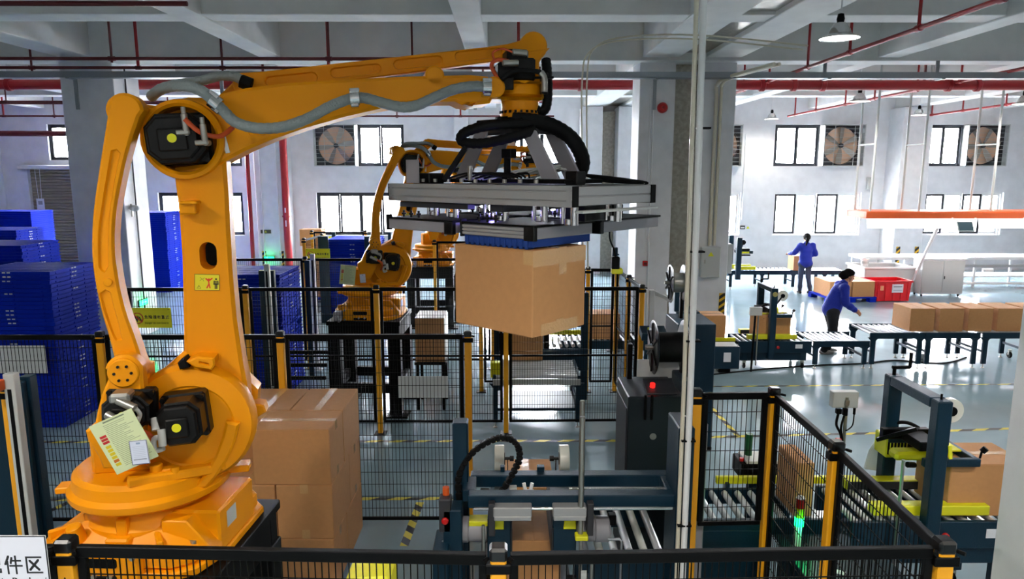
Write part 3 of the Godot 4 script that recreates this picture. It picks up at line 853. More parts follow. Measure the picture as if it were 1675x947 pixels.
	lb.bb(0.28, 3.10, 0.12, 0.36, 3.16, 0.2, 0.008); lb.bb(0.29, 3.15, 0.12, 0.37, 3.165, 0.22, 0.004)
	var arm := part(t, "lower_arm", lb, M.orange)
	var bs := MB.new()
	bs.xf = la
	bs.prism(PackedVector2Array([Vector2(0.226, 2.362), Vector2(0.259, 2.385), Vector2(0.281, 2.336), Vector2(0.235, 2.327)]), 0.13, 0.23, 0.006)
	part(arm, "rubber_stop", bs, M.rubber)
	var hole := MB.new()
	hole.xf = la
	hole.prism(MB.inset(slotp, 0.002), -0.01, 0.012)
	part(arm, "slot_bottom", hole, M.black)
	var lt := Node3D.new()
	lt.name = "hip_drive"; t.add_child(lt); lt.transform = la
	servo(lt, v3(Vector2(0.26, 2.106), 0.20), 0.20, 0.215, 0.25, 4.0, 0)
	bolts(lt, v3(A, 0.198), 0.17, -40, 130, 18, 0.011, 0.012, M.orange)
	# warning plate on the arm
	var pm := MB.new()
	pm.xf = la
	pm.quad(Vector3(0.316, 2.797, 0.134), Vector3(0.435, 2.79, 0.134), Vector3(0.43, 2.708, 0.134), Vector3(0.31, 2.713, 0.134), Vector3(0, 0, 1))
	part(arm, "warning_plate", pm, M.crush_print)
	# --- upper arm
	var S2 := la * v3(S)
	var ua := Transform3D(Basis(Vector3(0, 0, 1), deg_to_rad(lift)), Vector3.ZERO)
	ua.origin = S2 - ua.basis * v3(S)
	var body := PackedVector2Array([Vector2(0.409, 3.318), Vector2(0.376, 3.297), Vector2(0.336, 3.285), Vector2(0.288, 3.283), Vector2(0.242, 3.294), Vector2(0.2, 3.324), Vector2(0.17, 3.374), Vector2(0.162, 3.411), Vector2(0.132, 3.507), Vector2(0.083, 3.569)])
	body.append_array(arc(Vector2(0.063, 3.591), 0.075, 235, 100, 8))
	body.append_array(PackedVector2Array([Vector2(0.152, 3.627), Vector2(0.195, 3.622), Vector2(0.26, 3.649), Vector2(0.343, 3.665), Vector2(0.44, 3.665), Vector2(0.526, 3.693), Vector2(0.613, 3.715), Vector2(0.815, 3.746), Vector2(1.082, 3.768), Vector2(1.387, 3.791), Vector2(1.734, 3.809), Vector2(1.831, 3.803), Vector2(1.87, 3.723), Vector2(1.84, 3.666), Vector2(1.752, 3.655), Vector2(1.691, 3.654), Vector2(1.653, 3.672), Vector2(1.573, 3.67), Vector2(1.384, 3.654), Vector2(1.259, 3.627), Vector2(1.075, 3.582), Vector2(0.893, 3.528), Vector2(0.713, 3.463), Vector2(0.595, 3.411), Vector2(0.476, 3.345)]))
	var pock := ring2(Vector2(0.312, 3.462), 0.155, 28)
	var ub := MB.new()
	ub.xf = ua
	ub.prism(body, -0.13, 0.13, 0.016, [[pock, 0.07], [rrect(0.615, 3.485, 0.70, 3.545, 0.012), 0.006], [rrect(0.76, 3.51, 0.79, 3.56, 0.005), 0.006]])
	ub.lathe([Vector2(0.155, 0.0), Vector2(0.158, 0.035), Vector2(0.172, 0.045), Vector2(0.19, 0.035), Vector2(0.196, 0.0)], Transform3D(Basis(Vector3(1, 0, 0), PI / 2), Vector3(0.312, 3.462, 0.125)), 40)
	ub.lathe([Vector2(0.0, 0.0), Vector2(0.075, 0.0), Vector2(0.075, 0.10), Vector2(0.06, 0.115), Vector2(0, 0.115)], Transform3D(Basis(Vector3(1, 0, 0), PI / 2), v3(Vector2(0.078, 3.59), 0.12)), 24)
	ub.cyl(Vector3(1.55, 3.80, -0.13), Vector3(1.55, 3.80, 0.13), 0.05, -1, 20, true, 0.01)
	var uarm := part(t, "upper_arm", ub, M.orange)
	var ut := Node3D.new()
	ut.name = "shoulder_drive"; t.add_child(ut); ut.transform = ua
	servo(ut, Vector3(0.295, 3.462, 0.06), 0.262, 0.235, 0.21, 4.0, 2)
	if detail:
		var ct := MB.new()
		ct.xf = ua
		ct.tube(spline([Vector3(0.36, 3.55, 0.3), Vector3(0.42, 3.49, 0.27), Vector3(0.50, 3.475, 0.24), Vector3(0.555, 3.52, 0.2)], 6), 0.012, 8)
		part(uarm, "cable", ct, M.cable_orange)
		var tg := MB.new()
		tg.xf = ua
		tg.box(Vector3(0.505, 3.44, 0.136), Vector3(0.022, 0.085, 0.008), 0.002, Basis(Vector3(0, 0, 1), 0.2))
		part(uarm, "cable_tag", tg, M.white_plastic)
	# --- wrist stays level
	var W := ua * Vector3(1.90, 3.74, 0)
	var sh := W - Vector3(1.90, 3.74, 0)
	var wb := MB.new()
	wb.xf = Transform3D(Basis.IDENTITY, sh)
	wb.prism(PackedVector2Array([Vector2(1.695, 3.657), Vector2(1.737, 3.661), Vector2(1.836, 3.751), Vector2(1.856, 3.779), Vector2(2.13, 3.786), Vector2(2.137, 3.7), Vector2(2.124, 3.687), Vector2(1.836, 3.688), Vector2(1.757, 3.667)]), -0.13, 0.13, 0.014)
	wb.lathe([Vector2(0, 3.79), Vector2(0.115, 3.79), Vector2(0.125, 3.775), Vector2(0.125, 3.72), Vector2(0.105, 3.70), Vector2(0.102, 3.645), Vector2(0.10, 3.64), Vector2(0.108, 3.632), Vector2(0.108, 3.60), Vector2(0, 3.60)], Transform3D(Basis.IDENTITY, Vector3(2.03, 0, 0)), 36)
	wb.cyl(Vector3(1.86, 3.745, -0.17), Vector3(1.86, 3.745, 0.17), 0.055, -1, 20, true, 0.01)
	var wrist := part(t, "wrist", wb, M.orange)
	var fb := MB.new()
	fb.xf = Transform3D(Basis.IDENTITY, sh)
	for i in 22: fb.box(Vector3(2.03, 3.63, 0) + Vector3(cos(TAU * i / 22), 0, sin(TAU * i / 22)) * 0.108, Vector3(0.012, 0.014, 0.012), 0.0, Basis(Vector3.UP, -TAU * i / 22))
	part(wrist, "flange_bolt", fb, M.motor)
	var wp := MB.new()
	wp.xf = Transform3D(Basis.IDENTITY, sh)
	wp.bb(1.84, 3.735, 0.13, 1.965, 3.80, 0.145, 0.004); wp.bb(2.12, 3.72, 0.09, 2.155, 3.83, 0.14, 0.004)
	part_each(wrist, "black_bracket", wp, M.motor)
	var mo := MB.new()
	mo.xf = Transform3D(Basis.IDENTITY, sh)
	mo.box(Vector3(2.02, 3.85, 0.02), Vector3(0.15, 0.12, 0.16), 0.01); mo.box(Vector3(2.0, 3.92, 0.02), Vector3(0.12, 0.07, 0.13), 0.01); mo.box(Vector3(1.95, 3.84, 0.05), Vector3(0.12, 0.09, 0.1), 0.01)
	var wm := part(wrist, "servo_motor", mo, M.motor)
	# wrist lever that the upper rod holds
	var Hd := Vector3(2.125, 4.0, 0) + sh
	var hb := MB.new()
	hb.xf = Transform3D(Basis.IDENTITY, sh)
	hb.prism(PackedVector2Array([Vector2(2.033, 3.927), Vector2(2.079, 3.974), Vector2(2.217, 3.992), Vector2(2.178, 3.951), Vector2(2.157, 3.911), Vector2(2.157, 3.871), Vector2(2.179, 3.831), Vector2(2.211, 3.792), Vector2(2.015, 3.787), Vector2(2.051, 3.854)]), -0.16, -0.06, 0.01)
	part(wrist, "lever", hb, M.orange)
	# --- levelling triangle behind the shoulder and the upper rod
	var T := Vector3(0.58, 3.755, 0) + (S2 - v3(S))
	var tb := MB.new()
	tb.xf = Transform3D(Basis.IDENTITY, S2 - v3(S))
	tb.prism(PackedVector2Array([Vector2(0.30, 3.40), Vector2(0.36, 3.44), Vector2(0.64, 3.72), Vector2(0.62, 3.80), Vector2(0.55, 3.81), Vector2(0.50, 3.76), Vector2(0.24, 3.52)]), -0.2, -0.14, 0.008)
	part(t, "levelling_plate", tb, M.orange)
	var rd := Hd - T
	var L := Vector2(rd.x, rd.y).length()
	var rod := MB.new()
	rod.xf = Transform3D(Basis(Vector3(0, 0, 1), atan2(rd.y, rd.x)), Vector3(T.x, T.y, -0.10))
	var ro := arc(Vector2(L, 0), 0.078, -125, 150, 16)
	ro.append_array(PackedVector2Array([Vector2(L - 0.15, 0.028), Vector2(L - 0.3, 0.028), Vector2(0.12, 0.05)]))
	ro.append_array(arc(Vector2(0, 0), 0.058, 80, 270, 10))
	ro.append_array(PackedVector2Array([Vector2(0.15, -0.052), Vector2(L - 0.25, -0.055)]))
	var pks: Array = []
	for k in 4:
		var a := 0.13 + k * (L - 0.42) / 3.4
		pks.append([slot(Vector2(a, -0.004), Vector2(a + (L - 0.42) / 3.4 - 0.12, -0.01), 0.028, 5), 0.012])
	rod.prism(ro, -0.035, 0.035, 0.006, pks)
	var rodm := part(t, "levelling_rod", rod, M.orange)
	if detail:
		var eb := MB.new()
		eb.xf = rod.xf
		for k in 6: eb.box(Vector3(L * 0.42 + k * 0.021, -0.005, 0.026), Vector3(0.014, 0.026, 0.006), 0.001)
		part(rodm, "cast_lettering", eb, M.orange)
	# --- curved side link and the crank with its motor
	var E0: Vector2 = Vector2(0.101, 3.587)
	var C0: Vector2 = Vector2(0.02, 2.362)
	var K: Vector2 = Vector2(-0.009, 2.145)
	var E3 := ua * v3(E0)
	var E := Vector2(E3.x, E3.y)
	var len := E0.distance_to(C0)
	var rk := C0.distance_to(K)
	var d := E.distance_to(K)
	var aa := (rk * rk - len * len + d * d) / (2.0 * d)
	var hh := sqrt(maxf(0.0, rk * rk - aa * aa))
	var dir := (E - K) / d
	var C := K + dir * aa + Vector2(-dir.y, dir.x) * hh * (1.0 if (C0 - K).cross(E0 - K) < 0.0 else -1.0)
	var lk := MB.new()
	lk.xf = Transform3D(Basis(Vector3(0, 0, 1), (E - C).angle() - (E0 - C0).angle()), Vector3.ZERO)
	lk.xf.origin = v3(C) - lk.xf.basis * v3(C0)
	var left := spline2(PackedVector2Array([Vector2(0.036, 3.608), Vector2(0.008, 3.489), Vector2(-0.037, 3.295), Vector2(-0.073, 3.126), Vector2(-0.094, 2.969), Vector2(-0.097, 2.824), Vector2(-0.082, 2.661), Vector2(-0.059, 2.525), Vector2(-0.044, 2.418)]), 3)
	var right := spline2(PackedVector2Array([Vector2(0.078, 2.403), Vector2(0.054, 2.52), Vector2(0.022, 2.657), Vector2(0.004, 2.821), Vector2(0.003, 2.967), Vector2(0.024, 3.125), Vector2(0.063, 3.281), Vector2(0.11, 3.435), Vector2(0.159, 3.56)]), 3)
	var lo := left.duplicate()
	lo.append_array(arc(C0, 0.078, 170, 350, 10))
	lo.append_array(right)
	lo.append_array(arc(E0, 0.078, 0, 150, 10))
	var p1 := spline2(PackedVector2Array([Vector2(0.027, 3.404), Vector2(-0.01, 3.253), Vector2(-0.043, 3.111), Vector2(-0.062, 3.011), Vector2(-0.073, 2.861)]), 3)
	p1.append_array(PackedVector2Array([Vector2(-0.061, 2.84), Vector2(-0.046, 2.834), Vector2(-0.028, 2.86), Vector2(-0.021, 2.967), Vector2(0, 3.125), Vector2(0.033, 3.267), Vector2(0.067, 3.393), Vector2(0.053, 3.412)]))
	var p2 := spline2(PackedVector2Array([Vector2(-0.081, 2.735), Vector2(-0.063, 2.631), Vector2(-0.04, 2.53), Vector2(-0.026, 2.5)]), 3)
	p2.append_array(PackedVector2Array([Vector2(0.001, 2.504), Vector2(-0.004, 2.568), Vector2(-0.022, 2.674), Vector2(-0.03, 2.739), Vector2(-0.053, 2.755)]))
	lk.prism(lo, 0.17, 0.28, 0.012, [[p1, 0.012], [p2, 0.012]])
	var pv := Vector2(Vector2(-0.046, 3.011).x, Vector2(-0.066, 2.788).y)
	lk.cyl(v3(pv + Vector2(0.01, 0), 0.275), v3(pv + Vector2(0.01, 0), 0.29), 0.02, -1, 14, true, 0.003)
	var link := part(t, "curved_link", lk, M.orange)
	var ck := MB.new()
	ck.xf = Transform3D(Basis(Vector3(0, 0, 1), (C - K).angle() - (C0 - K).angle()), Vector3.ZERO)
	ck.xf.origin = v3(K) - ck.xf.basis * v3(K)
	var cr := PackedVector2Array([Vector2(-0.04, 2.358), Vector2(-0.089, 2.253), Vector2(-0.115, 2.17), Vector2(-0.127, 2.122), Vector2(-0.173, 2.083), Vector2(-0.167, 2.033), Vector2(-0.129, 1.95), Vector2(-0.113, 1.886), Vector2(0.014, 1.874), Vector2(0.072, 2.02), Vector2(0.096, 2.142), Vector2(0.1, 2.234), Vector2(0.099, 2.326)])
	cr.append_array(arc(C0, 0.085, 15, 165, 8))
	ck.prism(cr, 0.27, 0.36, 0.012)
	ck.cyl(v3(C0, 0.35), v3(C0, 0.375), 0.07, -1, 24, true, 0.006)
	ck.prism(PackedVector2Array([Vector2(-0.007, 2.222), Vector2(0.026, 2.347), Vector2(0.075, 2.337), Vector2(0.07, 2.153), Vector2(0.045, 2.026), Vector2(-0.023, 2.031)]), 0.05, 0.17, 0.01)
	var crank := part(t, "crank", ck, M.orange)
	bolts(crank, ck.xf * v3(C0, 0.372), 0.038, 0, 300, 6, 0.007, 0.008, M.motor)
	var mt := Node3D.new()
	mt.name = "crank_drive"; t.add_child(mt)
	servo(mt, v3(Vector2(0.04, 2.19), 0.30), 0.205, 0.17, 0.18, -4.0, 0)
	var cn := MB.new()
	cn.cyl(Vector3(0.024, 2.266, 0.49), Vector3(0.108, 2.232, 0.52), 0.019, -1, 14, true, 0.004); cn.cyl(Vector3(-0.024, 2.206, 0.5), Vector3(0.062, 2.166, 0.54), 0.019, -1, 14, true, 0.004)
	cn.box(Vector3(0.033, 2.273, 0.45), Vector3(0.09, 0.05, 0.1), 0.012)
	part_each(mt, "connector", cn, M.zinc)
	var cb := MB.new()
	cb.tube(spline([Vector3(0.062, 2.166, 0.54), Vector3(0.113, 2.13, 0.53), Vector3(0.134, 2.074, 0.45), Vector3(0.121, 2.01, 0.36)], 6), 0.014, 8)
	part(mt, "cable", cb, M.cable_orange)
	var cg := MB.new()
	cg.tube(spline([Vector3(0.108, 2.232, 0.52), Vector3(0.117, 2.195, 0.5), Vector3(0.095, 2.148, 0.48)], 6), 0.01, 8)
	cg.tube(spline([Vector3(0.192, 2.064, 0.46), Vector3(0.154, 2.054, 0.45), Vector3(0.152, 1.995, 0.44), Vector3(0.193, 2.005, 0.45)], 6), 0.013, 8)
	cg.cyl(Vector3(0.156, 2.147, 0.42), Vector3(0.165, 2.096, 0.45), 0.019, -1, 12); cg.cyl(Vector3(0.192, 2.103, 0.46), Vector3(0.197, 2.026, 0.48), 0.018, -1, 12)
	part_each(mt, "grey_cable", cg, M.grey_light)
	# --- dress pack
	var hp := spline([Vector3(0.148, 3.677, 0), Vector3(0.215, 3.7, 0.1), Vector3(0.299, 3.71, 0.18), Vector3(0.385, 3.702, 0.24), Vector3(0.449, 3.673, 0.26), Vector3(0.493, 3.629, 0.26), Vector3(0.533, 3.585, 0.26), Vector3(0.577, 3.542, 0.27), Vector3(0.65, 3.516, 0.29), Vector3(0.734, 3.511, 0.3), Vector3(0.819, 3.524, 0.3), Vector3(0.919, 3.564, 0.28), Vector3(1.021, 3.622, 0.26), Vector3(1.115, 3.662, 0.23), Vector3(1.184, 3.671, 0.21), Vector3(1.273, 3.648, 0.22), Vector3(1.363, 3.627, 0.24), Vector3(1.439, 3.635, 0.24), Vector3(1.518, 3.67, 0.23), Vector3(1.63, 3.72, 0.21), Vector3(1.742, 3.742, 0.2), Vector3(1.826, 3.74, 0.18)], 5)
	var hs := MB.new()
	hs.xf = ua
	hs.tube(hp, 0.026, 10, 0.0015)
	var hose := part(t, "dress_pack", hs, M.hose_grey)
	var h2 := MB.new()
	h2.xf = ua
	h2.tube(spline([Vector3(0.159, 3.681, 0.02), Vector3(0.203, 3.724, -0.02), Vector3(0.29, 3.751, -0.05), Vector3(0.376, 3.766, -0.06), Vector3(0.47, 3.79, -0.04), Vector3(0.546, 3.784, -0.02), Vector3(0.592, 3.759, 0)], 6), 0.024, 10, 0.0015)
	part(hose, "second_hose", h2, M.hose_grey)
	var hc := MB.new()
	hc.xf = ua
	hc.cyl(Vector3(0.572, 3.764, 0), Vector3(0.627, 3.744, 0), 0.036, -1, 6, true, 0.004)
	part(hose, "hose_end", hc, M.rubber)
	var cl := MB.new()
	cl.xf = ua
	for c in [[Vector3(0.493, 3.629, 0.26), -40.0], [Vector3(1.139, 3.668, 0.23), 5.0], [Vector3(1.811, 3.739, 0.19), 0.0]]:
		cl.cyl(c[0] - Vector3(0.022, 0, 0).rotated(Vector3(0, 0, 1), deg_to_rad(c[1])), c[0] + Vector3(0.022, 0, 0).rotated(Vector3(0, 0, 1), deg_to_rad(c[1])), 0.036, -1, 16)
		cl.box(c[0] + Vector3(0, 0.035, -0.03), Vector3(0.05, 0.02, 0.12), 0.004, Basis(Vector3(0, 0, 1), deg_to_rad(c[1])))
		cl.box(c[0] + Vector3(0, -0.035, -0.03), Vector3(0.04, 0.02, 0.10), 0.004, Basis(Vector3(0, 0, 1), deg_to_rad(c[1])))
	part_each(hose, "hose_clamp", cl, M.chrome)
	if detail:
		var wc := MB.new()
		wc.xf = Transform3D(Basis.IDENTITY, sh)
		for q in [[Vector3(1.962, 3.932, 0.12), Vector3(2.042, 3.928, 0.12)], [Vector3(1.905, 3.871, 0.14), Vector3(1.991, 3.874, 0.14)]]: wc.cyl(q[0], q[1], 0.017, -1, 14, true, 0.004)
		wc.tube(spline([Vector3(2.111, 3.831, 0.14), Vector3(2.131, 3.8, 0.14), Vector3(2.132, 3.73, 0.14)], 6), 0.018, 10)
		part_each(wrist, "connector", wc, M.zinc)
		var w2 := MB.new()
		w2.xf = Transform3D(Basis.IDENTITY, sh)
		w2.tube(spline([Vector3(1.893, 3.783, 0.17), Vector3(1.932, 3.815, 0.17), Vector3(1.991, 3.833, 0.17), Vector3(2.059, 3.833, 0.16), Vector3(2.111, 3.831, 0.14)], 6), 0.013, 8, 0.001)
		w2.tube(spline([Vector3(2.172, 3.913, 0.02), Vector3(2.172, 3.838, 0.05), Vector3(2.176, 3.741, 0.05), Vector3(2.166, 3.656, 0.05), Vector3(2.134, 3.63, 0.04), Vector3(2.115, 3.651, 0.02)], 7), 0.026, 10, 0.002)
		w2.bar(Vector3(2.075, 3.8, 0.15), Vector3(2.185, 3.806, 0.13), 0.012, 0.012)
		part_each(wrist, "black_hose", w2, M.rubber)
		var w3 := MB.new()
		w3.xf = Transform3D(Basis.IDENTITY, sh)
		w3.tube(spline([Vector3(1.942, 3.885, 0.12), Vector3(1.875, 3.887, 0.13), Vector3(1.848, 3.856, 0.13), Vector3(1.87, 3.801, 0.15), Vector3(1.881, 3.753, 0.16)], 6), 0.011, 8)
		w3.tube(spline([Vector3(1.962, 3.932, 0.12), Vector3(1.909, 3.946, 0.12), Vector3(1.857, 3.925, 0.12), Vector3(1.87, 3.882, 0.12)], 6), 0.006, 6)
		part_each(wrist, "cable", w3, M.cable_orange)
	return t

func make_pedestal(label: String, at: Vector3, turn: float):
	var t := thing("robot_pedestal", label, "pedestal", at, turn, "black robot pedestals")
	var f := MB.new()
	f.bb(-0.50, 1.27, -0.48, 0.50, 1.328, 0.48, 0.006)
	f.bb(-0.48, 1.08, 0.36, 0.48, 1.27, 0.46, 0.006); f.bb(-0.48, 1.08, -0.46, 0.48, 1.27, -0.36, 0.006)
	f.bb(-0.48, 1.08, -0.36, -0.38, 1.27, 0.36, 0.006); f.bb(0.38, 1.08, -0.36, 0.48, 1.27, 0.36, 0.006)
	f.bb(-0.48, 0.32, 0.38, 0.48, 0.46, 0.46, 0.006); f.bb(-0.48, 0.32, -0.46, 0.48, 0.46, -0.38, 0.006)
	f.bb(-0.48, 0.32, -0.38, -0.40, 0.46, 0.38, 0.006); f.bb(0.40, 0.32, -0.38, 0.48, 0.46, 0.38, 0.006)
	part_each(t, "frame", f, M.black)
	for s in [[-1, -1], [1, -1], [1, 1], [-1, 1]]:
		var l := MB.new().box(Vector3(s[0] * 0.41, 0.55, s[1] * 0.39), Vector3(0.17, 1.08, 0.17), 0.006)
		l.box(Vector3(s[0] * 0.44, 0.012, s[1] * 0.42), Vector3(0.30, 0.024, 0.30), 0.004)
		part(t, "leg", l, M.black)

func robots():
	# the printed plate on each arm: warning triangle, a struck figure and a standing figure
	var im := Image.create(200, 140, false, Image.FORMAT_RGB8)
	im.fill(Color(0.86, 0.80, 0.10))
	for e in [[0, 0, 200, 4], [0, 136, 200, 4], [0, 0, 4, 140], [196, 0, 4, 140]]: im.fill_rect(Rect2i(e[0], e[1], e[2], e[3]), Color(0.35, 0.32, 0.05))
	draw_strokes(im, [[[10, 88], [18, 70], [26, 88], [10, 88]], [[18, 75], [18, 84]]], Vector2(0, 0), Vector2(200, 140), 3, Color(0.5, 0.45, 0.05))
	draw_strokes(im, [[[22, 22], [34, 34], [36, 44]], [[22, 40], [40, 24]]], Vector2.ZERO, Vector2(200, 140), 4, Color(0.62, 0.60, 0.10))
	draw_strokes(im, [[[56, 36], [58, 60], [50, 84]], [[58, 60], [62, 84]], [[46, 28], [56, 42], [70, 26]]], Vector2.ZERO, Vector2(200, 140), 9, Color(0.85, 0.22, 0.06))
	im.fill_rect(Rect2i(107, 36, 14, 13), Color(0.85, 0.22, 0.06))
	draw_strokes(im, [[[86, 42], [86, 62]], [[83, 60], [83, 88]], [[89, 60], [89, 88]], [[79, 42], [78, 62]], [[93, 42], [94, 62]]], Vector2.ZERO, Vector2(200, 140), 9, Color(0.05, 0.05, 0.05))
	im.fill_rect(Rect2i(165, 34, 14, 14), Color(0.05, 0.05, 0.05))
	print_mat("crush_print", im)
	make_robot("large orange palletizing robot at left holding the carton over the station", V(-1.92, 0, 3.6), 11.5, 0, 0, -3)
	make_robot("second orange robot standing behind the mesh fence with a card on its front", V(-1.93, 0, 9.75), 16, -12, -11, -2)
	make_robot("third orange robot mostly hidden behind the gripper near the far wall", V(-1.65, 0, 15.3), 24, -10, -4, 0, false)
	make_pedestal("black steel pedestal under the large orange robot", V(-1.92, 0, 3.6), -3)
	make_pedestal("black steel pedestal under the second orange robot", V(-1.93, 0, 9.75), -2)
	make_pedestal("black steel pedestal under the third orange robot", V(-1.65, 0, 15.3), 0)
	# cards hung on the robots
	var ci := Image.create(200, 280, false, Image.FORMAT_RGB8)
	ci.fill(Color(0.80, 0.84, 0.66))
	var rg := RandomNumberGenerator.new()
	rg.seed = 5
	for k in 26:
		im = ci
		ci.fill_rect(Rect2i(54, 26 + k * 9, 60 + rg.randi() % 80, 3), Color(0.58, 0.63, 0.50))
	for k in 3: ci.fill_rect(Rect2i(16, 70 + k * 16, 30, 13), Color(0.72, 0.10, 0.12))
	for k in 6: ci.fill_rect(Rect2i(18, 126 + k * 20, 24, 15), Color(0.80, 0.72, 0.08) if k != 4 else Color(0.75, 0.40, 0.08))
	ci.fill_rect(Rect2i(60, 8, 100, 7), Color(0.45, 0.50, 0.40))
	print_mat("card_print", ci)
	var li := Image.create(120, 180, false, Image.FORMAT_RGB8)
	li.fill(Color(0.80, 0.83, 0.90))
	for k in 8: li.fill_rect(Rect2i(18, 44 + k * 13, 84, 2), Color(0.62, 0.66, 0.74))
	li.fill_rect(Rect2i(14, 140, 92, 4), Color(0.25, 0.28, 0.36)); li.fill_rect(Rect2i(46, 14, 28, 14), Color(0.55, 0.62, 0.75))
	for e in [[0, 0, 120, 4], [0, 174, 120, 6], [0, 0, 4, 180], [116, 0, 4, 180]]: li.fill_rect(Rect2i(e[0], e[1], e[2], e[3]), Color(0.30, 0.34, 0.45))
	print_mat("sheet_print", li)
	for c in [["pale green warning card tilted on the motor of the large robot", "small white sheet in a clear sleeve beside the tilted green card", V(-1.748, 2.093, 3.06), 8.0, 1.0], ["pale green card hanging on the second robot behind the fence", "small white sheet hanging on the second robot beside its card", V(-2.10, 1.98, 9.16), 8.0, 1.0]]:
		var near: bool = c[2].z > -5
		var a := MB.new()
		a.box(Vector3.ZERO, Vector3(0.20, 0.255, 0.006), 0.001, Basis(Vector3(0, 0, 1), 0.40 if near else -0.12))
		var o := thing("warning_card", c[0], "card", c[2], c[3], "warning cards on the robots")
		part(o, "card", a, M.card_print)
		var f := MB.new()
		f.xf = Transform3D(Basis(Vector3(0, 0, 1), 0.40 if near else -0.12), Vector3.ZERO)
		f.quad(Vector3(-0.10, 0.1275, 0.0036), Vector3(0.10, 0.1275, 0.0036), Vector3(0.10, -0.1275, 0.0036), Vector3(-0.10, -0.1275, 0.0036), Vector3(0, 0, 1))
		part(o, "print", f, M.card_print)
		o = thing("info_sheet", c[1], "sheet", c[2] + Vector3(0.075 if near else 0.2, -0.045, 0.02), c[3], "info sheets on the robots")
		f = MB.new()
		f.box(Vector3(0, 0, -0.004), Vector3(0.075, 0.115, 0.005), 0.001, Basis(Vector3(0, 0, 1), 0.06))
		part(o, "sleeve", f, M.white_plastic)
		f = MB.new()
		f.xf = Transform3D(Basis(Vector3(0, 0, 1), 0.06), Vector3.ZERO)
		f.quad(Vector3(-0.0375, 0.0575, 0), Vector3(0.0375, 0.0575, 0), Vector3(0.0375, -0.0575, 0), Vector3(-0.0375, -0.0575, 0), Vector3(0, 0, 1))
		part(o, "print", f, M.sheet_print)


# ---- cartons
var carton_mesh := {}
func carton(label: String, at: Vector3, turn: float, L: float, H: float, W: float, group: String, tape := true) -> Node3D:
	var t := thing("carton", label, "carton", at, turn, group)
	var key := "%.3f %.3f %.3f" % [L, H, W]
	if not carton_mesh.has(key):
		var b := MB.new()
		b.box(Vector3(0, H * 0.5 - 0.002, 0), Vector3(L, H - 0.004, W), 0.005)
		var f := MB.new()
		f.box(Vector3(0, H - 0.002, W * 0.25 + 0.0006), Vector3(L - 0.006, 0.004, W * 0.5 - 0.004), 0.0015)
		var g := MB.new()
		g.box(Vector3(0, H - 0.002, -W * 0.25 - 0.0006), Vector3(L - 0.006, 0.004, W * 0.5 - 0.004), 0.0015)
		var p := MB.new()
		p.box(Vector3(0, H + 0.0006, 0), Vector3(L + 0.004, 0.0012, 0.06))
		for s in [-1, 1]: p.box(Vector3(s * (L * 0.5 + 0.001), H - 0.035, 0), Vector3(0.0014, 0.07, 0.06))
		var lows: Array = []
		for s in [-1, 1]: lows.append(MB.new().box(Vector3(s * (L * 0.5 + 0.001), 0.035, 0), Vector3(0.0014, 0.07, 0.06)).mesh())
		carton_mesh[key] = [b.mesh(), f.mesh(), g.mesh(), p.mesh(), lows[0], lows[1]]
	var m: Array = carton_mesh[key]
	inst(t, "body", m[0], M.board); inst(t, "flap", m[1], M.board); inst(t, "flap", m[2], M.board)
	if tape:
		for k in 3: inst(t, "packing_tape", m[3 + k], M.tape)
	return t

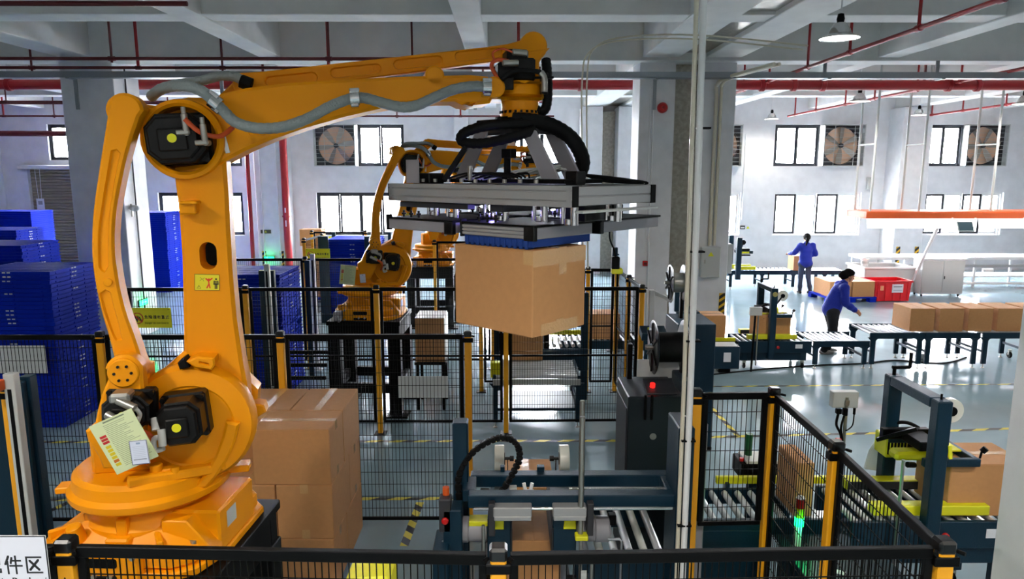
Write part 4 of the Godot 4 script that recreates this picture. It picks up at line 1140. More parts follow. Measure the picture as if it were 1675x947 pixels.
# ---- gripper; local x runs along the long rails toward the near corner
func gripper_and_carton():
	var t := thing("vacuum_gripper", "large aluminium suction gripper with black hoses under the robot wrist", "gripper", V(0.05, 0, 4.03), -42)
	# flange plate and splayed stand
	part(t, "flange_plate", MB.new().box(Vector3(0, 3.575, 0), Vector3(0.34, 0.03, 0.30), 0.006).cyl(Vector3(0, 3.56, 0), Vector3(0, 3.605, 0), 0.12, -1, 24), M.black)
	part(t, "adapter_plate", MB.new().box(Vector3(0, 3.535, 0), Vector3(0.40, 0.05, 0.20), 0.01), M.charcoal)
	for s in [[-0.17, -0.33, 1], [-0.17, -0.33, -1], [0.17, 0.33, 1], [0.17, 0.33, -1]]:
		var z: float = 0.10 * s[2]
		part(t, "stand_leg", MB.new().prism(PackedVector2Array([Vector2(s[0] - 0.05, 3.53), Vector2(s[0] + 0.05, 3.53), Vector2(s[1] + 0.06, 3.27), Vector2(s[1] - 0.06, 3.27)]), z - 0.008, z + 0.008, 0.003), M.grey_paint)
	part(t, "base_plate", MB.new().box(Vector3(0, 3.258, 0), Vector3(0.95, 0.022, 0.34), 0.004), M.black)
	var bl := MB.new()
	for i in 9:
		for z in [0.33]: bl.cyl(Vector3(-0.42 + i * 0.105, 3.25, z), Vector3(-0.42 + i * 0.105, 3.268, z), 0.012, -1, 8)
	bl.cyl(Vector3(-0.1, 3.26, 0.27), Vector3(-0.1, 3.34, 0.27), 0.013, -1, 10)
	part_each(t, "bolt", bl, M.zinc)
	# upper frame of slotted profiles
	for z in [0.352, -0.352]:
		var r := MB.new()
		var s := signf(z)
		r.bb(-0.675, 3.14, z - 0.016, 0.675, 3.24, z + 0.016)
		for y in [[3.14, 3.166], [3.172, 3.212], [3.218, 3.24]]: r.bb(-0.675, y[0], z + 0.016 * s, 0.675, y[1], z + 0.023 * s, 0.002)
		var rail := part(t, "long_rail", r, M.alu)
		for x in [-0.675, 0.675]: part(rail, "end_cap", MB.new().box(Vector3(x + 0.003 * signf(x), 3.19, z), Vector3(0.008, 0.098, 0.045), 0.001), M.black)
	for x in [-0.655, -0.2, 0.2, 0.655]:
		var r := MB.new()
		var s := signf(x)
		r.bb(x - 0.014, 3.145, -0.33, x + 0.014, 3.236, 0.375 if absf(x) > 0.5 else 0.33)
		if absf(x) > 0.5:
			for y in [[3.147, 3.186], [3.193, 3.234]]: r.bb(x + 0.014 * s, y[0], -0.375, x + 0.021 * s, y[1], 0.37, 0.002)
		part(t, "cross_rail", r, M.alu)
	part(t, "side_plate", MB.new().box(Vector3(0.66, 3.115, -0.05), Vector3(0.05, 0.012, 0.7), 0.002), M.grey_light)
	part_each(t, "valve_block", MB.new().bb(0.42, 3.24, 0.02, 0.50, 3.31, 0.10, 0.006).bb(-0.55, 3.24, 0.18, -0.40, 3.30, 0.30, 0.006).bb(0.38, 3.05, -0.2, 0.52, 3.13, 0.05, 0.005).bb(0.4, 3.05, -0.34, 0.5, 3.13, -0.25, 0.005), M.motor)
	part(t, "junction_plate", MB.new().box(Vector3(-0.46, 3.31, 0.37), Vector3(0.11, 0.13, 0.006), 0.001), M.grey_paint)
	for s in [[-0.52, 0.2], [-0.3, 0.25], [-0.15, 0.1], [0.1, 0.28], [0.3, 0.2], [0.55, 0.28], [0.55, -0.1], [0.35, -0.3], [-0.55, -0.25], [0.0, -0.3]]:
		var c := MB.new()
		c.cyl(Vector3(s[0], 3.055, s[1]), Vector3(s[0], 3.15, s[1]), 0.012, -1, 10)
		c.cyl(Vector3(s[0] + 0.07, 3.05, s[1]), Vector3(s[0] + 0.07, 3.15, s[1]), 0.02, -1, 12)
		c.cyl(Vector3(s[0] + 0.035, 3.05, s[1]), Vector3(s[0] + 0.035, 3.08, s[1]), 0.022, -1, 10, true, 0.004)
		part_each(t, "guide_rod", c, M.chrome)
	var mid := MB.new()
	mid.bb(-0.62, 3.105, 0.28, -0.05, 3.135, 0.34, 0.004); mid.bb(-0.45, 3.11, -0.1, -0.25, 3.14, 0.3, 0.004); mid.bb(0.1, 3.1, -0.2, 0.2, 3.135, 0.33, 0.004)
	part_each(t, "mounting_bar", mid, M.charcoal)
	# four suction units
	for q in [[-0.05, 0.447, -0.12, 0.377, true], [-0.68, -0.13, -0.12, 0.377, false], [-0.05, 0.447, -0.82, -0.2, false], [-0.68, -0.13, -0.82, -0.2, false]]:
		var u := MB.new()
		u.bb(q[0], 2.975, q[2], q[1], 3.035, q[3], 0.004)
		var su := part(t, "suction_unit", u, M.grey_paint)
		var bars := MB.new()
		for k in 3: bars.bb(q[0], 2.978 + k * 0.019, q[3], q[1], 2.992 + k * 0.019, q[3] + 0.007, 0.002)
		if q[4]: part(su, "slotted_face", bars, M.alu)
		part(su, "top_plate", MB.new().bb(q[0] - 0.01, 3.035, q[2] - 0.01, q[1] + 0.01, 3.045, q[3] + 0.01, 0.002), M.black)
		part_each(su, "end_block", MB.new().bb(q[1] - 0.06, 2.968, q[3] - 0.02, q[1] + 0.008, 3.04, q[3] + 0.012, 0.004).bb(q[0] - 0.012, 2.965, q[3] - 0.03, q[0], 3.06, q[3] + 0.012, 0.002), M.motor)
		var fm := MB.new()
		fm.bb(q[0] + 0.01, 2.935, q[2] + 0.01, q[1] - 0.01, 2.974, q[3] - 0.004)
		var nn := 12
		for k in nn:
			var x: float = lerpf(q[0] + 0.02, q[1] - 0.06, float(k) / (nn - 1))
			fm.bb(x, 2.924, q[3] - 0.05, x + 0.022, 2.97, q[3] + 0.004, 0.003)
		if q[4]: part(su, "suction_foam", fm, M.foam)
		var kn := MB.new()
		for k in 3: kn.cyl(Vector3(lerpf(q[0], q[1], 0.15 + 0.12 * k), 3.045, q[3] - 0.05), Vector3(lerpf(q[0], q[1], 0.15 + 0.12 * k), 3.085, q[3] - 0.05), 0.007, -1, 8); kn.cyl(Vector3(lerpf(q[0], q[1], 0.15 + 0.12 * k), 3.06, q[3] - 0.05), Vector3(lerpf(q[0], q[1], 0.15 + 0.12 * k), 3.07, q[3] - 0.05), 0.014, -1, 8)
		part_each(su, "fitting", kn, M.motor)
	part(t, "indicator_lamp", MB.new().ball(Vector3(0.02, 3.075, 0.2), 0.012, 10), M.blue_glow)
	var li := OmniLight3D.new()
	li.name = "indicator_light"; t.add_child(li); li.position = Vector3(0.02, 3.075, 0.22); li.light_color = Color(0.55, 0.5, 1.0); li.light_energy = 0.015; li.omni_range = 30; li.omni_attenuation = 2.0; li.shadow_enabled = true
	# hoses: a heavy corrugated pair looping from the wrist, and a tangle of clear tubes on the plate
	var h := MB.new()
	h.xf = Transform3D(Basis(Vector3.UP, deg_to_rad(42)), Vector3.ZERO)
	h.tube(spline([Vector3(-0.02, 3.58, 0.16), Vector3(0.08, 3.575, 0.17), Vector3(0.2, 3.55, 0.12), Vector3(0.31, 3.48, 0.08), Vector3(0.37, 3.37, 0.05), Vector3(0.35, 3.28, 0.03)], 8), 0.04, 12, 0.003)
	h.tube(spline([Vector3(0.16, 3.57, 0.16), Vector3(0.0, 3.56, 0.2), Vector3(-0.16, 3.55, 0.17), Vector3(-0.285, 3.515, 0.12), Vector3(-0.295, 3.47, 0.10), Vector3(-0.18, 3.46, 0.14), Vector3(-0.02, 3.49, 0.2), Vector3(0.10, 3.53, 0.2)], 8), 0.026, 10, 0.003)
	part_each(t, "black_hose", h, M.rubber)
	var st := MB.new()
	st.xf = h.xf
	st.bar(Vector3(-0.27, 3.45, 0.1), Vector3(-0.40, 3.26, 0.1), 0.05, 0.03, 0.005)
	part(t, "hose_strap", st, M.rubber)
	var tu := MB.new()
	tu.xf = h.xf
	var rg := RandomNumberGenerator.new()
	rg.seed = 17
	for k in 12:
		var a := Vector3(0.30 + rg.randf() * 0.06, 3.29, 0.02 + rg.randf() * 0.08)
		var b := Vector3(-0.32 + rg.randf() * 0.55, 3.265, -0.05 + rg.randf() * 0.2)
		tu.tube(spline([a, a + Vector3(-0.06, 0.03, 0.03), (a + b) * 0.5 + Vector3(0, 0.015 + rg.randf() * 0.05, 0.05), b], 5), 0.005, 6)
	part_each(t, "air_tube", tu, M.grey_light)
	var tk := MB.new()
	tk.xf = h.xf
	for k in 7:
		var a := Vector3(0.28, 3.27, 0.05 * k - 0.1)
		tk.tube(spline([a, a + Vector3(0.1, 0.02, 0.02), a + Vector3(0.22 + 0.03 * k, -0.015, 0.0), a + Vector3(0.42, -0.03, -0.03)], 5), 0.006, 6)
		tk.tube(spline([Vector3(-0.38 + 0.05 * k, 3.27, 0.1), Vector3(-0.25 + 0.05 * k, 3.30, 0.13), Vector3(-0.05 + 0.02 * k, 3.275, 0.15)], 5), 0.006, 6)
	part_each(t, "cable", tk, M.rubber)
	part(t, "sensor", MB.new().bb(0.03, 3.38, 0.11, 0.10, 3.43, 0.16, 0.004).cyl(Vector3(0.05, 3.30, 0.13), Vector3(0.05, 3.38, 0.13), 0.02, -1, 10), M.black)
	var pc := MB.new()
	pc.xf = h.xf
	pc.box(Vector3(0.62, 2.75, -0.30), Vector3(0.05, 0.08, 0.05), 0.006)
	part(t, "hanging_switch", pc, M.black)
	pc = MB.new()
	pc.xf = h.xf
	pc.box(Vector3(0.63, 2.70, -0.30), Vector3(0.07, 0.035, 0.05), 0.006)
	part(t, "yellow_switch_base", pc, M.lemon)
	pc = MB.new()
	pc.xf = h.xf
	pc.tube(spline([Vector3(0.585, 2.98, -0.33), Vector3(0.585, 2.90, -0.32), Vector3(0.61, 2.83, -0.3), Vector3(0.62, 2.78, -0.3)], 5), 0.006, 6)
	part(t, "switch_cable", pc, M.rubber)
	# the carton it carries
	var c := carton("big brown carton held in the air under the gripper's blue suction pad", V(0.065, 2.488, 3.76), -43, 0.56, 0.436, 0.43, "", true)
	var tp := MB.new()
	tp.box(Vector3(0.281, 0.395, 0.0), Vector3(0.0012, 0.08, 0.428)); tp.box(Vector3(0.2815, 0.37, -0.02), Vector3(0.0014, 0.14, 0.06)); tp.box(Vector3(0.281, 0.03, 0.0), Vector3(0.0012, 0.06, 0.3)); tp.box(Vector3(0.25, 0.40, 0.2158), Vector3(0.06, 0.07, 0.0012))
	part_each(c, "packing_tape", tp, M.tape)
	c = null
	# cartons on the pallet beside the big robot
	var k := 0
	for l in [[-1.61, 0.995, 5.18, true, "front one of the top layer, lowest on its right and nearest the camera"], [-1.53, 0.995, 5.69, false, "right one of the back row on the top layer"], [-1.96, 0.995, 5.69, false, "middle one of the back row on the top layer"], [-2.39, 0.995, 5.69, false, "left one of the back row on the top layer"],
			[-1.53, 0.56, 5.26, false, "right front one of the middle layer"], [-1.96, 0.56, 5.26, false, "second from the right in the front of the middle layer"], [-2.39, 0.56, 5.26, false, "left front one of the middle layer, behind the robot base"], [-1.61, 0.56, 5.77, true, "back right one of the middle layer"], [-2.20, 0.56, 5.77, true, "back left one of the middle layer"],
			[-1.61, 0.125, 5.18, true, "right front one of the bottom layer"], [-2.20, 0.125, 5.18, true, "left front one of the bottom layer"], [-1.53, 0.125, 5.69, false, "right back one of the bottom layer"], [-1.96, 0.125, 5.69, false, "middle back one of the bottom layer"], [-2.39, 0.125, 5.69, false, "left back one of the bottom layer"]]:
		carton("carton beside the big robot, " + l[4].replace("lowest on its right and ", ""), V(l[0], l[1], l[2]), 0 if l[3] else 90, 0.575, 0.433, 0.42, "cartons stacked on the pallet by the big robot")
		k += 1

# ---- fences
func post(label: String, x: float, z: float, h := 1.92):
	var t := thing("fence_post", label, "post", V(x, 0, z), 0, "yellow fence posts")
	part(t, "upright", MB.new().bb(-0.03, 0.012, -0.03, 0.03, h - 0.02, 0.03, 0.006), M.amber)
	part(t, "foot_plate", MB.new().bb(-0.075, 0, -0.075, 0.075, 0.012, 0.075, 0.003), M.black)
	part(t, "cap", MB.new().bb(-0.034, h - 0.045, -0.034, 0.034, h + 0.012, 0.034, 0.01), M.black_gloss)
	part_each(t, "clamp", MB.new().bb(-0.048, h - 0.09, -0.02, 0.048, h - 0.05, 0.034, 0.004).cyl(Vector3(0.04, h - 0.03, 0.02), Vector3(0.055, h - 0.03, 0.045), 0.008, -1, 8).cyl(Vector3(-0.04, h - 0.03, 0.02), Vector3(-0.055, h - 0.03, 0.045), 0.008, -1, 8), M.black)

func panel(label: String, x0: float, z0: float, x1: float, z1: float, y0 := 0.15, y1 := 1.90, midrail := false, pitch := 0.032, wire := 0.0038):
	var a := V(x0, 0, z0)
	var b := V(x1, 0, z1)
	var L := (b - a).length() - 0.09
	var t := thing("mesh_fence", label, "fence panel", (a + b) * 0.5, rad_to_deg(atan2(-(b - a).z, (b - a).x)), "black mesh fence panels")
	var h := L * 0.5
	part(t, "top_rail", MB.new().bb(-h, y1 - 0.045, -0.014, h, y1, 0.014, 0.003), M.black)
	part(t, "bottom_rail", MB.new().bb(-h, y0, -0.011, h, y0 + 0.03, 0.011, 0.003), M.black)
	for s in [-1.0, 1.0]: part(t, "side_rail", MB.new().bb(s * h - 0.017 - 0.012 * s, y0 + 0.03, -0.013, s * h + 0.017 - 0.012 * s, y1 - 0.03, 0.011, 0.003), M.black)
	if midrail: part(t, "middle_rail", MB.new().bb(-h, (y0 + y1) * 0.5 - 0.012, -0.011, h, (y0 + y1) * 0.5 + 0.012, 0.011, 0.003), M.black)
	var w := MB.new()
	var n := int(L / pitch)
	for i in range(1, n): w.bb(-h + L * i / n - wire * 0.5, y0 + 0.02, -wire * 0.5, -h + L * i / n + wire * 0.5, y1 - 0.02, wire * 0.5)
	var m := int((y1 - y0) / 0.115)
	for j in range(1, m): w.bb(-h + 0.01, y0 + (y1 - y0) * j / m - wire * 0.5, 0.002, h - 0.01, y0 + (y1 - y0) * j / m + wire * 0.5, 0.002 + wire)
	part(t, "wire_mesh", w, M.black, "stuff")

const GLYPH := {
	"pei": [[[5, 10], [48, 10]], [[20, 10], [20, 30]], [[33, 10], [33, 30]], [[8, 30], [46, 30], [46, 92], [8, 92], [8, 30]], [[20, 30], [18, 50], [10, 55]], [[33, 30], [33, 50], [44, 50]], [[8, 70], [46, 70]], [[56, 14], [90, 14], [90, 46], [58, 46]], [[58, 46], [58, 84], [64, 90], [94, 90], [94, 74]]],
	"jian": [[[28, 6], [8, 48]], [[20, 34], [20, 96]], [[46, 14], [38, 42]], [[42, 30], [92, 30]], [[34, 56], [98, 56]], [[66, 6], [66, 96]]],
	"qu": [[[92, 12], [12, 12], [12, 92], [94, 92]], [[78, 26], [28, 78]], [[30, 30], [80, 78]]],
	"wei": [[[34, 4], [14, 30]], [[26, 14], [62, 14], [52, 30]], [[12, 32], [92, 32]], [[22, 32], [18, 70], [6, 94]], [[40, 48], [74, 48], [74, 66], [58, 66]], [[40, 48], [40, 86], [48, 92], [88, 92], [88, 78]]],
	"xian": [[[8, 8], [8, 96]], [[8, 10], [30, 10], [20, 34], [30, 52], [12, 60]], [[66, 6], [40, 38]], [[66, 6], [96, 38]], [[54, 40], [82, 40]], [[48, 54], [54, 74]], [[66, 52], [70, 72]], [[90, 50], [80, 76]], [[42, 88], [96, 88]]],
	"qing": [[[12, 8], [22, 20]], [[6, 36], [20, 36], [20, 84], [32, 74]], [[44, 14], [92, 14]], [[46, 28], [90, 28]], [[40, 42], [96, 42]], [[68, 4], [68, 42]], [[48, 54], [48, 96]], [[48, 54], [88, 54], [88, 94], [80, 94]], [[48, 67], [88, 67]], [[48, 80], [88, 80]]],
	"wu": [[[34, 6], [8, 52]], [[26, 22], [90, 22], [84, 84], [70, 92]], [[48, 24], [20, 74]], [[68, 24], [34, 92]]],
	"kao": [[[24, 6], [16, 18]], [[20, 14], [82, 14]], [[10, 26], [92, 26]], [[50, 4], [50, 26]], [[26, 34], [76, 34], [76, 48], [26, 48], [26, 34]], [[42, 54], [42, 88], [30, 96]], [[60, 54], [60, 96]], [[18, 62], [42, 62]], [[18, 74], [42, 74]], [[16, 86], [42, 86]], [[60, 62], [86, 62]], [[60, 74], [86, 74]], [[60, 86], [90, 86]]],
	"jin": [[[14, 8], [26, 20]], [[6, 38], [22, 38], [18, 78], [4, 92]], [[18, 80], [40, 92], [96, 92]], [[88, 8], [48, 20], [46, 50], [38, 76]], [[48, 38], [94, 38]], [[74, 38], [74, 80]]]}
func words(par: Node, s: String, at: Vector3, height: float, m: Material, bold := false):
	var tm := TextMesh.new()
	var f := SystemFont.new()
	f.font_names = PackedStringArray(["Droid Sans"])
	if bold: f.font_weight = 700
	tm.font = f; tm.text = s; tm.font_size = 32; tm.pixel_size = height / 23.0; tm.depth = 0.001; tm.horizontal_alignment = HORIZONTAL_ALIGNMENT_LEFT
	inst(par, "lettering", tm, m, "", at)

# a flat board with a printed front, w x h, hung with its centre at `at`
func board_sign(called: String, label: String, at: Vector3, w: float, h: float, face: Material, back: Material, group := "", turn := 0.0) -> Node3D:
	var t := thing(called, label, "sign", at, turn, group)
	part(t, "board", MB.new().box(Vector3(0, 0, -0.002), Vector3(w, h, 0.004), 0.001), back)
	var q := MB.new()
	q.quad(Vector3(-w / 2, h / 2, 0.0008), Vector3(w / 2, h / 2, 0.0008), Vector3(w / 2, -h / 2, 0.0008), Vector3(-w / 2, -h / 2, 0.0008), Vector3(0, 0, 1))
	part(t, "print", q, face)
	return t

func fences():
	# near row
	for p in [[-3.40, 2.45, "yellow fence post outside the lower left corner"], [-1.685, 2.5, "yellow fence post beside the white parts packaging sign"], [-0.035, 2.43, "near yellow fence post at the bottom middle below the carton station"], [1.66, 2.47, "near yellow fence post at the lower right corner of the mesh"]]: post(p[2], p[0], p[1])
	panel("near black mesh panel behind the white parts packaging sign", -3.40, 2.45, -1.685, 2.5, 0.15, 1.9, false, 0.026, 0.004)
	panel("near black mesh panel across the base of the big robot", -1.685, 2.5, -0.035, 2.43, 0.15, 1.9, false, 0.026, 0.004)
	panel("near black mesh panel across the carton station at bottom middle", -0.035, 2.43, 1.66, 2.47, 0.15, 1.9, false, 0.026, 0.004)
	# right row running away from the camera
	post("yellow fence post just right of the white conduit", 1.22, 4.36)
	post("yellow fence post at the far corner of the right-hand mesh", 1.73, 4.38)
	post("yellow fence post halfway along the receding right-hand mesh", 1.71, 3.46)
	panel("narrow black mesh panel between two yellow posts right of the conduit", 1.22, 4.36, 1.73, 4.38, 0.98, 1.9)
	panel("receding black mesh panel in front of the tall signal tower", 1.73, 4.38, 1.71, 3.46)
	panel("receding black mesh panel nearest the camera on the right", 1.71, 3.46, 1.66, 2.47)
	# second row
	for p in [[-3.58, "yellow fence post between the curved link and the blue pallets"], [-2.0, "yellow fence post right of the big robot's arm"], [-0.35, "yellow fence post under the left edge of the held carton"]]: post(p[1], p[0], 6.05)
	panel("black mesh panel in front of the big blue pallet stack", -5.2, 6.05, -3.58, 6.05, 0.15)
	panel("black mesh panel behind the big robot", -3.58, 6.05, -2.0, 6.05, 0.15)
	panel("black mesh panel behind the carton stack", -2.0, 6.05, -0.35, 6.05, 0.15)
	# third row
	for p in [[-4.75, 8.62, "yellow fence post carrying the yellow danger sign"], [-3.25, 8.62, "yellow fence post behind the big robot's arm"], [-1.63, 8.62, "yellow fence post in front of the second robot"], [-0.02, 8.62, "yellow fence post under the held carton in the middle"], [1.68, 8.65, "yellow fence post left of the dark cable reel"]]: post(p[2], p[0], p[1])
	panel("black mesh panel with the yellow danger sign", -4.75, 8.62, -3.25, 8.62, 0.15, 1.9, true)
	panel("black mesh panel in front of the blue pallet magazine", -3.25, 8.62, -1.63, 8.62, 0.15, 1.9, true)
	panel("black mesh panel in front of the second robot, right half", -1.63, 8.62, -0.02, 8.62, 0.15, 1.9, true)
	panel("black mesh panel in front of the middle roller table", -0.02, 8.62, 1.68, 8.65, 0.15, 1.9, true)
	# side and rear of the second cell
	for p in [[1.66, 9.5, "dark-framed yellow post halfway along the middle side fence"], [1.63, 10.36, "yellow post at the rear corner of the middle cell"], [1.2, 10.36, "yellow post just right of the held carton"], [-0.4, 10.36, "yellow post hidden behind the held carton"]]: post(p[2], p[0], p[1])
	panel("receding black mesh panel by the dark cable reel", 1.68, 8.65, 1.66, 9.5, 0.15, 1.9, true)
	panel("receding black mesh panel at the rear of the middle cell", 1.66, 9.5, 1.63, 10.36, 0.15, 1.9, true)
	panel("narrow black mesh panel right of the held carton", 1.2, 10.36, 1.63, 10.36, 0.15, 1.9, true)
	panel("black mesh panel mostly hidden behind the held carton", -0.4, 10.36, 1.2, 10.36, 0.15, 1.9, true)
	# rows of the farther cells
	for p in [[-5.0, 11.65, "yellow fence post behind the big robot's column arm"], [-3.37, 11.65, "yellow fence post beside the aluminium light curtain"], [-1.8, 11.65, "yellow fence post right behind the second robot"], [-0.25, 11.65, "yellow fence post left behind the held carton"], [-4.36, 15.05, "thin far yellow post at the left of the small yellow sign"], [-4.28, 16.2, "thin far yellow post at the right of the small yellow sign"], [-1.52, 14.6, "far yellow post in front of the third robot's pedestal"], [-0.9, 17.0, "far yellow post behind the suction gripper"], [-4.75, 17.1, "far yellow post left of the half hidden yellow sign"], [-3.45, 17.1, "far yellow post hidden behind the far pallet magazine"]]: post(p[2], p[0], p[1])
	panel("far black mesh panel above the blue pallet magazine", -5.0, 11.65, -3.37, 11.65)
	panel("far black mesh panel behind the second robot", -3.37, 11.65, -1.8, 11.65)
	panel("far black mesh panel between the second robot and the held carton", -1.8, 11.65, -0.25, 11.65)
	panel("small far mesh panel under the small yellow sign", -4.36, 15.05, -4.28, 16.2)
	panel("far mesh panel carrying the half hidden yellow sign", -4.75, 17.1, -3.45, 17.1)
	panel("far black mesh panel around the third robot", -1.52, 14.6, -0.25, 14.6)
	# yellow danger signs: struck-out mark, six characters and a line of English
	var im := Image.create(400, 200, false, Image.FORMAT_RGB8)
	im.fill(Color(0.93, 0.89, 0.10))
	for k in 72:
		var a := TAU * k / 72
		im.fill_rect(Rect2i(int(80 + cos(a) * 52) - 4, int(105 + sin(a) * 52) - 4, 8, 8), Color(0.80, 0.10, 0.06))
	draw_strokes(im, [[[30, 56], [42, 40]], [[34, 36], [46, 62]], [[48, 40], [44, 66]], [[36, 62], [50, 50]], [[52, 44], [60, 64]]], Vector2(-50, 0), Vector2(280, 210), 9, Color(0.12, 0.10, 0.05))
	draw_strokes(im, [[[0, 0], [100, 100]]], Vector2(42, 68), Vector2(76, 74), 8, Color(0.80, 0.10, 0.06))
	var gl := ["wei", "xian", "qing", "wu", "kao", "jin"]
	for k in 6: draw_strokes(im, GLYPH[gl[k]], Vector2(146 + k * 40, 74), Vector2(34, 38), 4, Color(0.06, 0.06, 0.05))
	for c in [[18, 12], [374, 12]]: im.fill_rect(Rect2i(c[0], c[1], 8, 8), Color(0.35, 0.33, 0.1))
	print_mat("danger_print", im)
	var s := board_sign("danger_sign", "yellow danger sign hanging on the mesh beside the curved orange link", V(-4.43, 1.53, 8.57), 0.52, 0.25, M.danger_print, M.lemon, "yellow danger signs")
	words(s, "Danger do not close to", Vector3(-0.07, -0.065, 0.002), 0.021, M.black)
	s = board_sign("danger_sign", "small far yellow danger sign near the stacked brown cartons", V(-4.06, 1.58, 15.0), 0.52, 0.25, M.danger_print, M.lemon, "yellow danger signs")
	words(s, "Danger do not close to", Vector3(-0.07, -0.065, 0.002), 0.021, M.black)
	s = board_sign("danger_sign", "far yellow danger sign half hidden by the teal pallet magazine", V(-4.15, 1.66, 17.06), 0.40, 0.25, M.danger_print, M.lemon, "yellow danger signs")
	# the white area sign
	im = Image.create(560, 240, false, Image.FORMAT_RGB8)
	im.fill(Color(0.86, 0.87, 0.91))
	for e in [[0, 0, 560, 5], [0, 235, 560, 5], [0, 0, 5, 240], [555, 0, 5, 240]]: im.fill_rect(Rect2i(e[0], e[1], e[2], e[3]), Color(0.10, 0.11, 0.14))
	gl = ["pei", "jian", "qu"]
	for k in 3: draw_strokes(im, GLYPH[gl[k]], Vector2(312 + k * 79, 80), Vector2(68, 78), 7, Color(0.05, 0.05, 0.07))
	print_mat("area_print", im)
	s = board_sign("area_sign", "white parts packaging area sign with dark lettering on the near fence", V(-1.972, 1.868, 2.415), 0.54, 0.232, M.area_print, M.white_paint)
	words(s, "Parts Packaging Area", Vector3(0.03, -0.066, 0.002), 0.028, M.black)
	# white plates low on the mesh
	solo("white_plate", "white plate wired to the mesh below the brown carton and pedestal", "plate", MB.new().box(Vector3.ZERO, Vector3(0.63, 0.29, 0.006), 0.002), M.white_paint, V(-1.07, 0.62, 8.605), "white plates on the mesh")
	solo("white_plate", "white plate in front of the big blue pallet stack at left", "plate", MB.new().box(Vector3.ZERO, Vector3(0.62, 0.37, 0.006), 0.002), M.white_paint, V(-6.2, 0.95, 8.75), "white plates on the mesh")
	# light curtain columns
	for c in [[-3.20, 4.4, 2.03, "grey light curtain post at far left with an orange sensor"], [-3.36, 9.76, 2.05, "aluminium light curtain post beside the blue pallet magazine"], [-3.23, 11.6, 1.98, "far aluminium light curtain post under the small yellow sign"]]:
		var t := thing("light_curtain", c[3], "light curtain", V(c[0], 0, c[1]), 0, "light curtain posts")
		part(t, "profile", MB.new().bb(-0.035, 0.012, -0.03, 0.035, c[2], 0.03, 0.004), M.grey_light)
		part(t, "lens_strip", MB.new().bb(-0.012, 0.3, 0.03, 0.012, c[2] - 0.1, 0.034), M.black)
		part(t, "foot_plate", MB.new().bb(-0.08, 0, -0.08, 0.08, 0.012, 0.08, 0.003), M.grey_light)
		if c[1] < 5: part(t, "sensor", MB.new().bb(-0.12, c[2] - 0.10, 0.03, -0.02, c[2] - 0.03, 0.10, 0.006), M.orange_dull)
	post("yellow fence post beside the grey light curtain at far left", -3.31, 4.5)

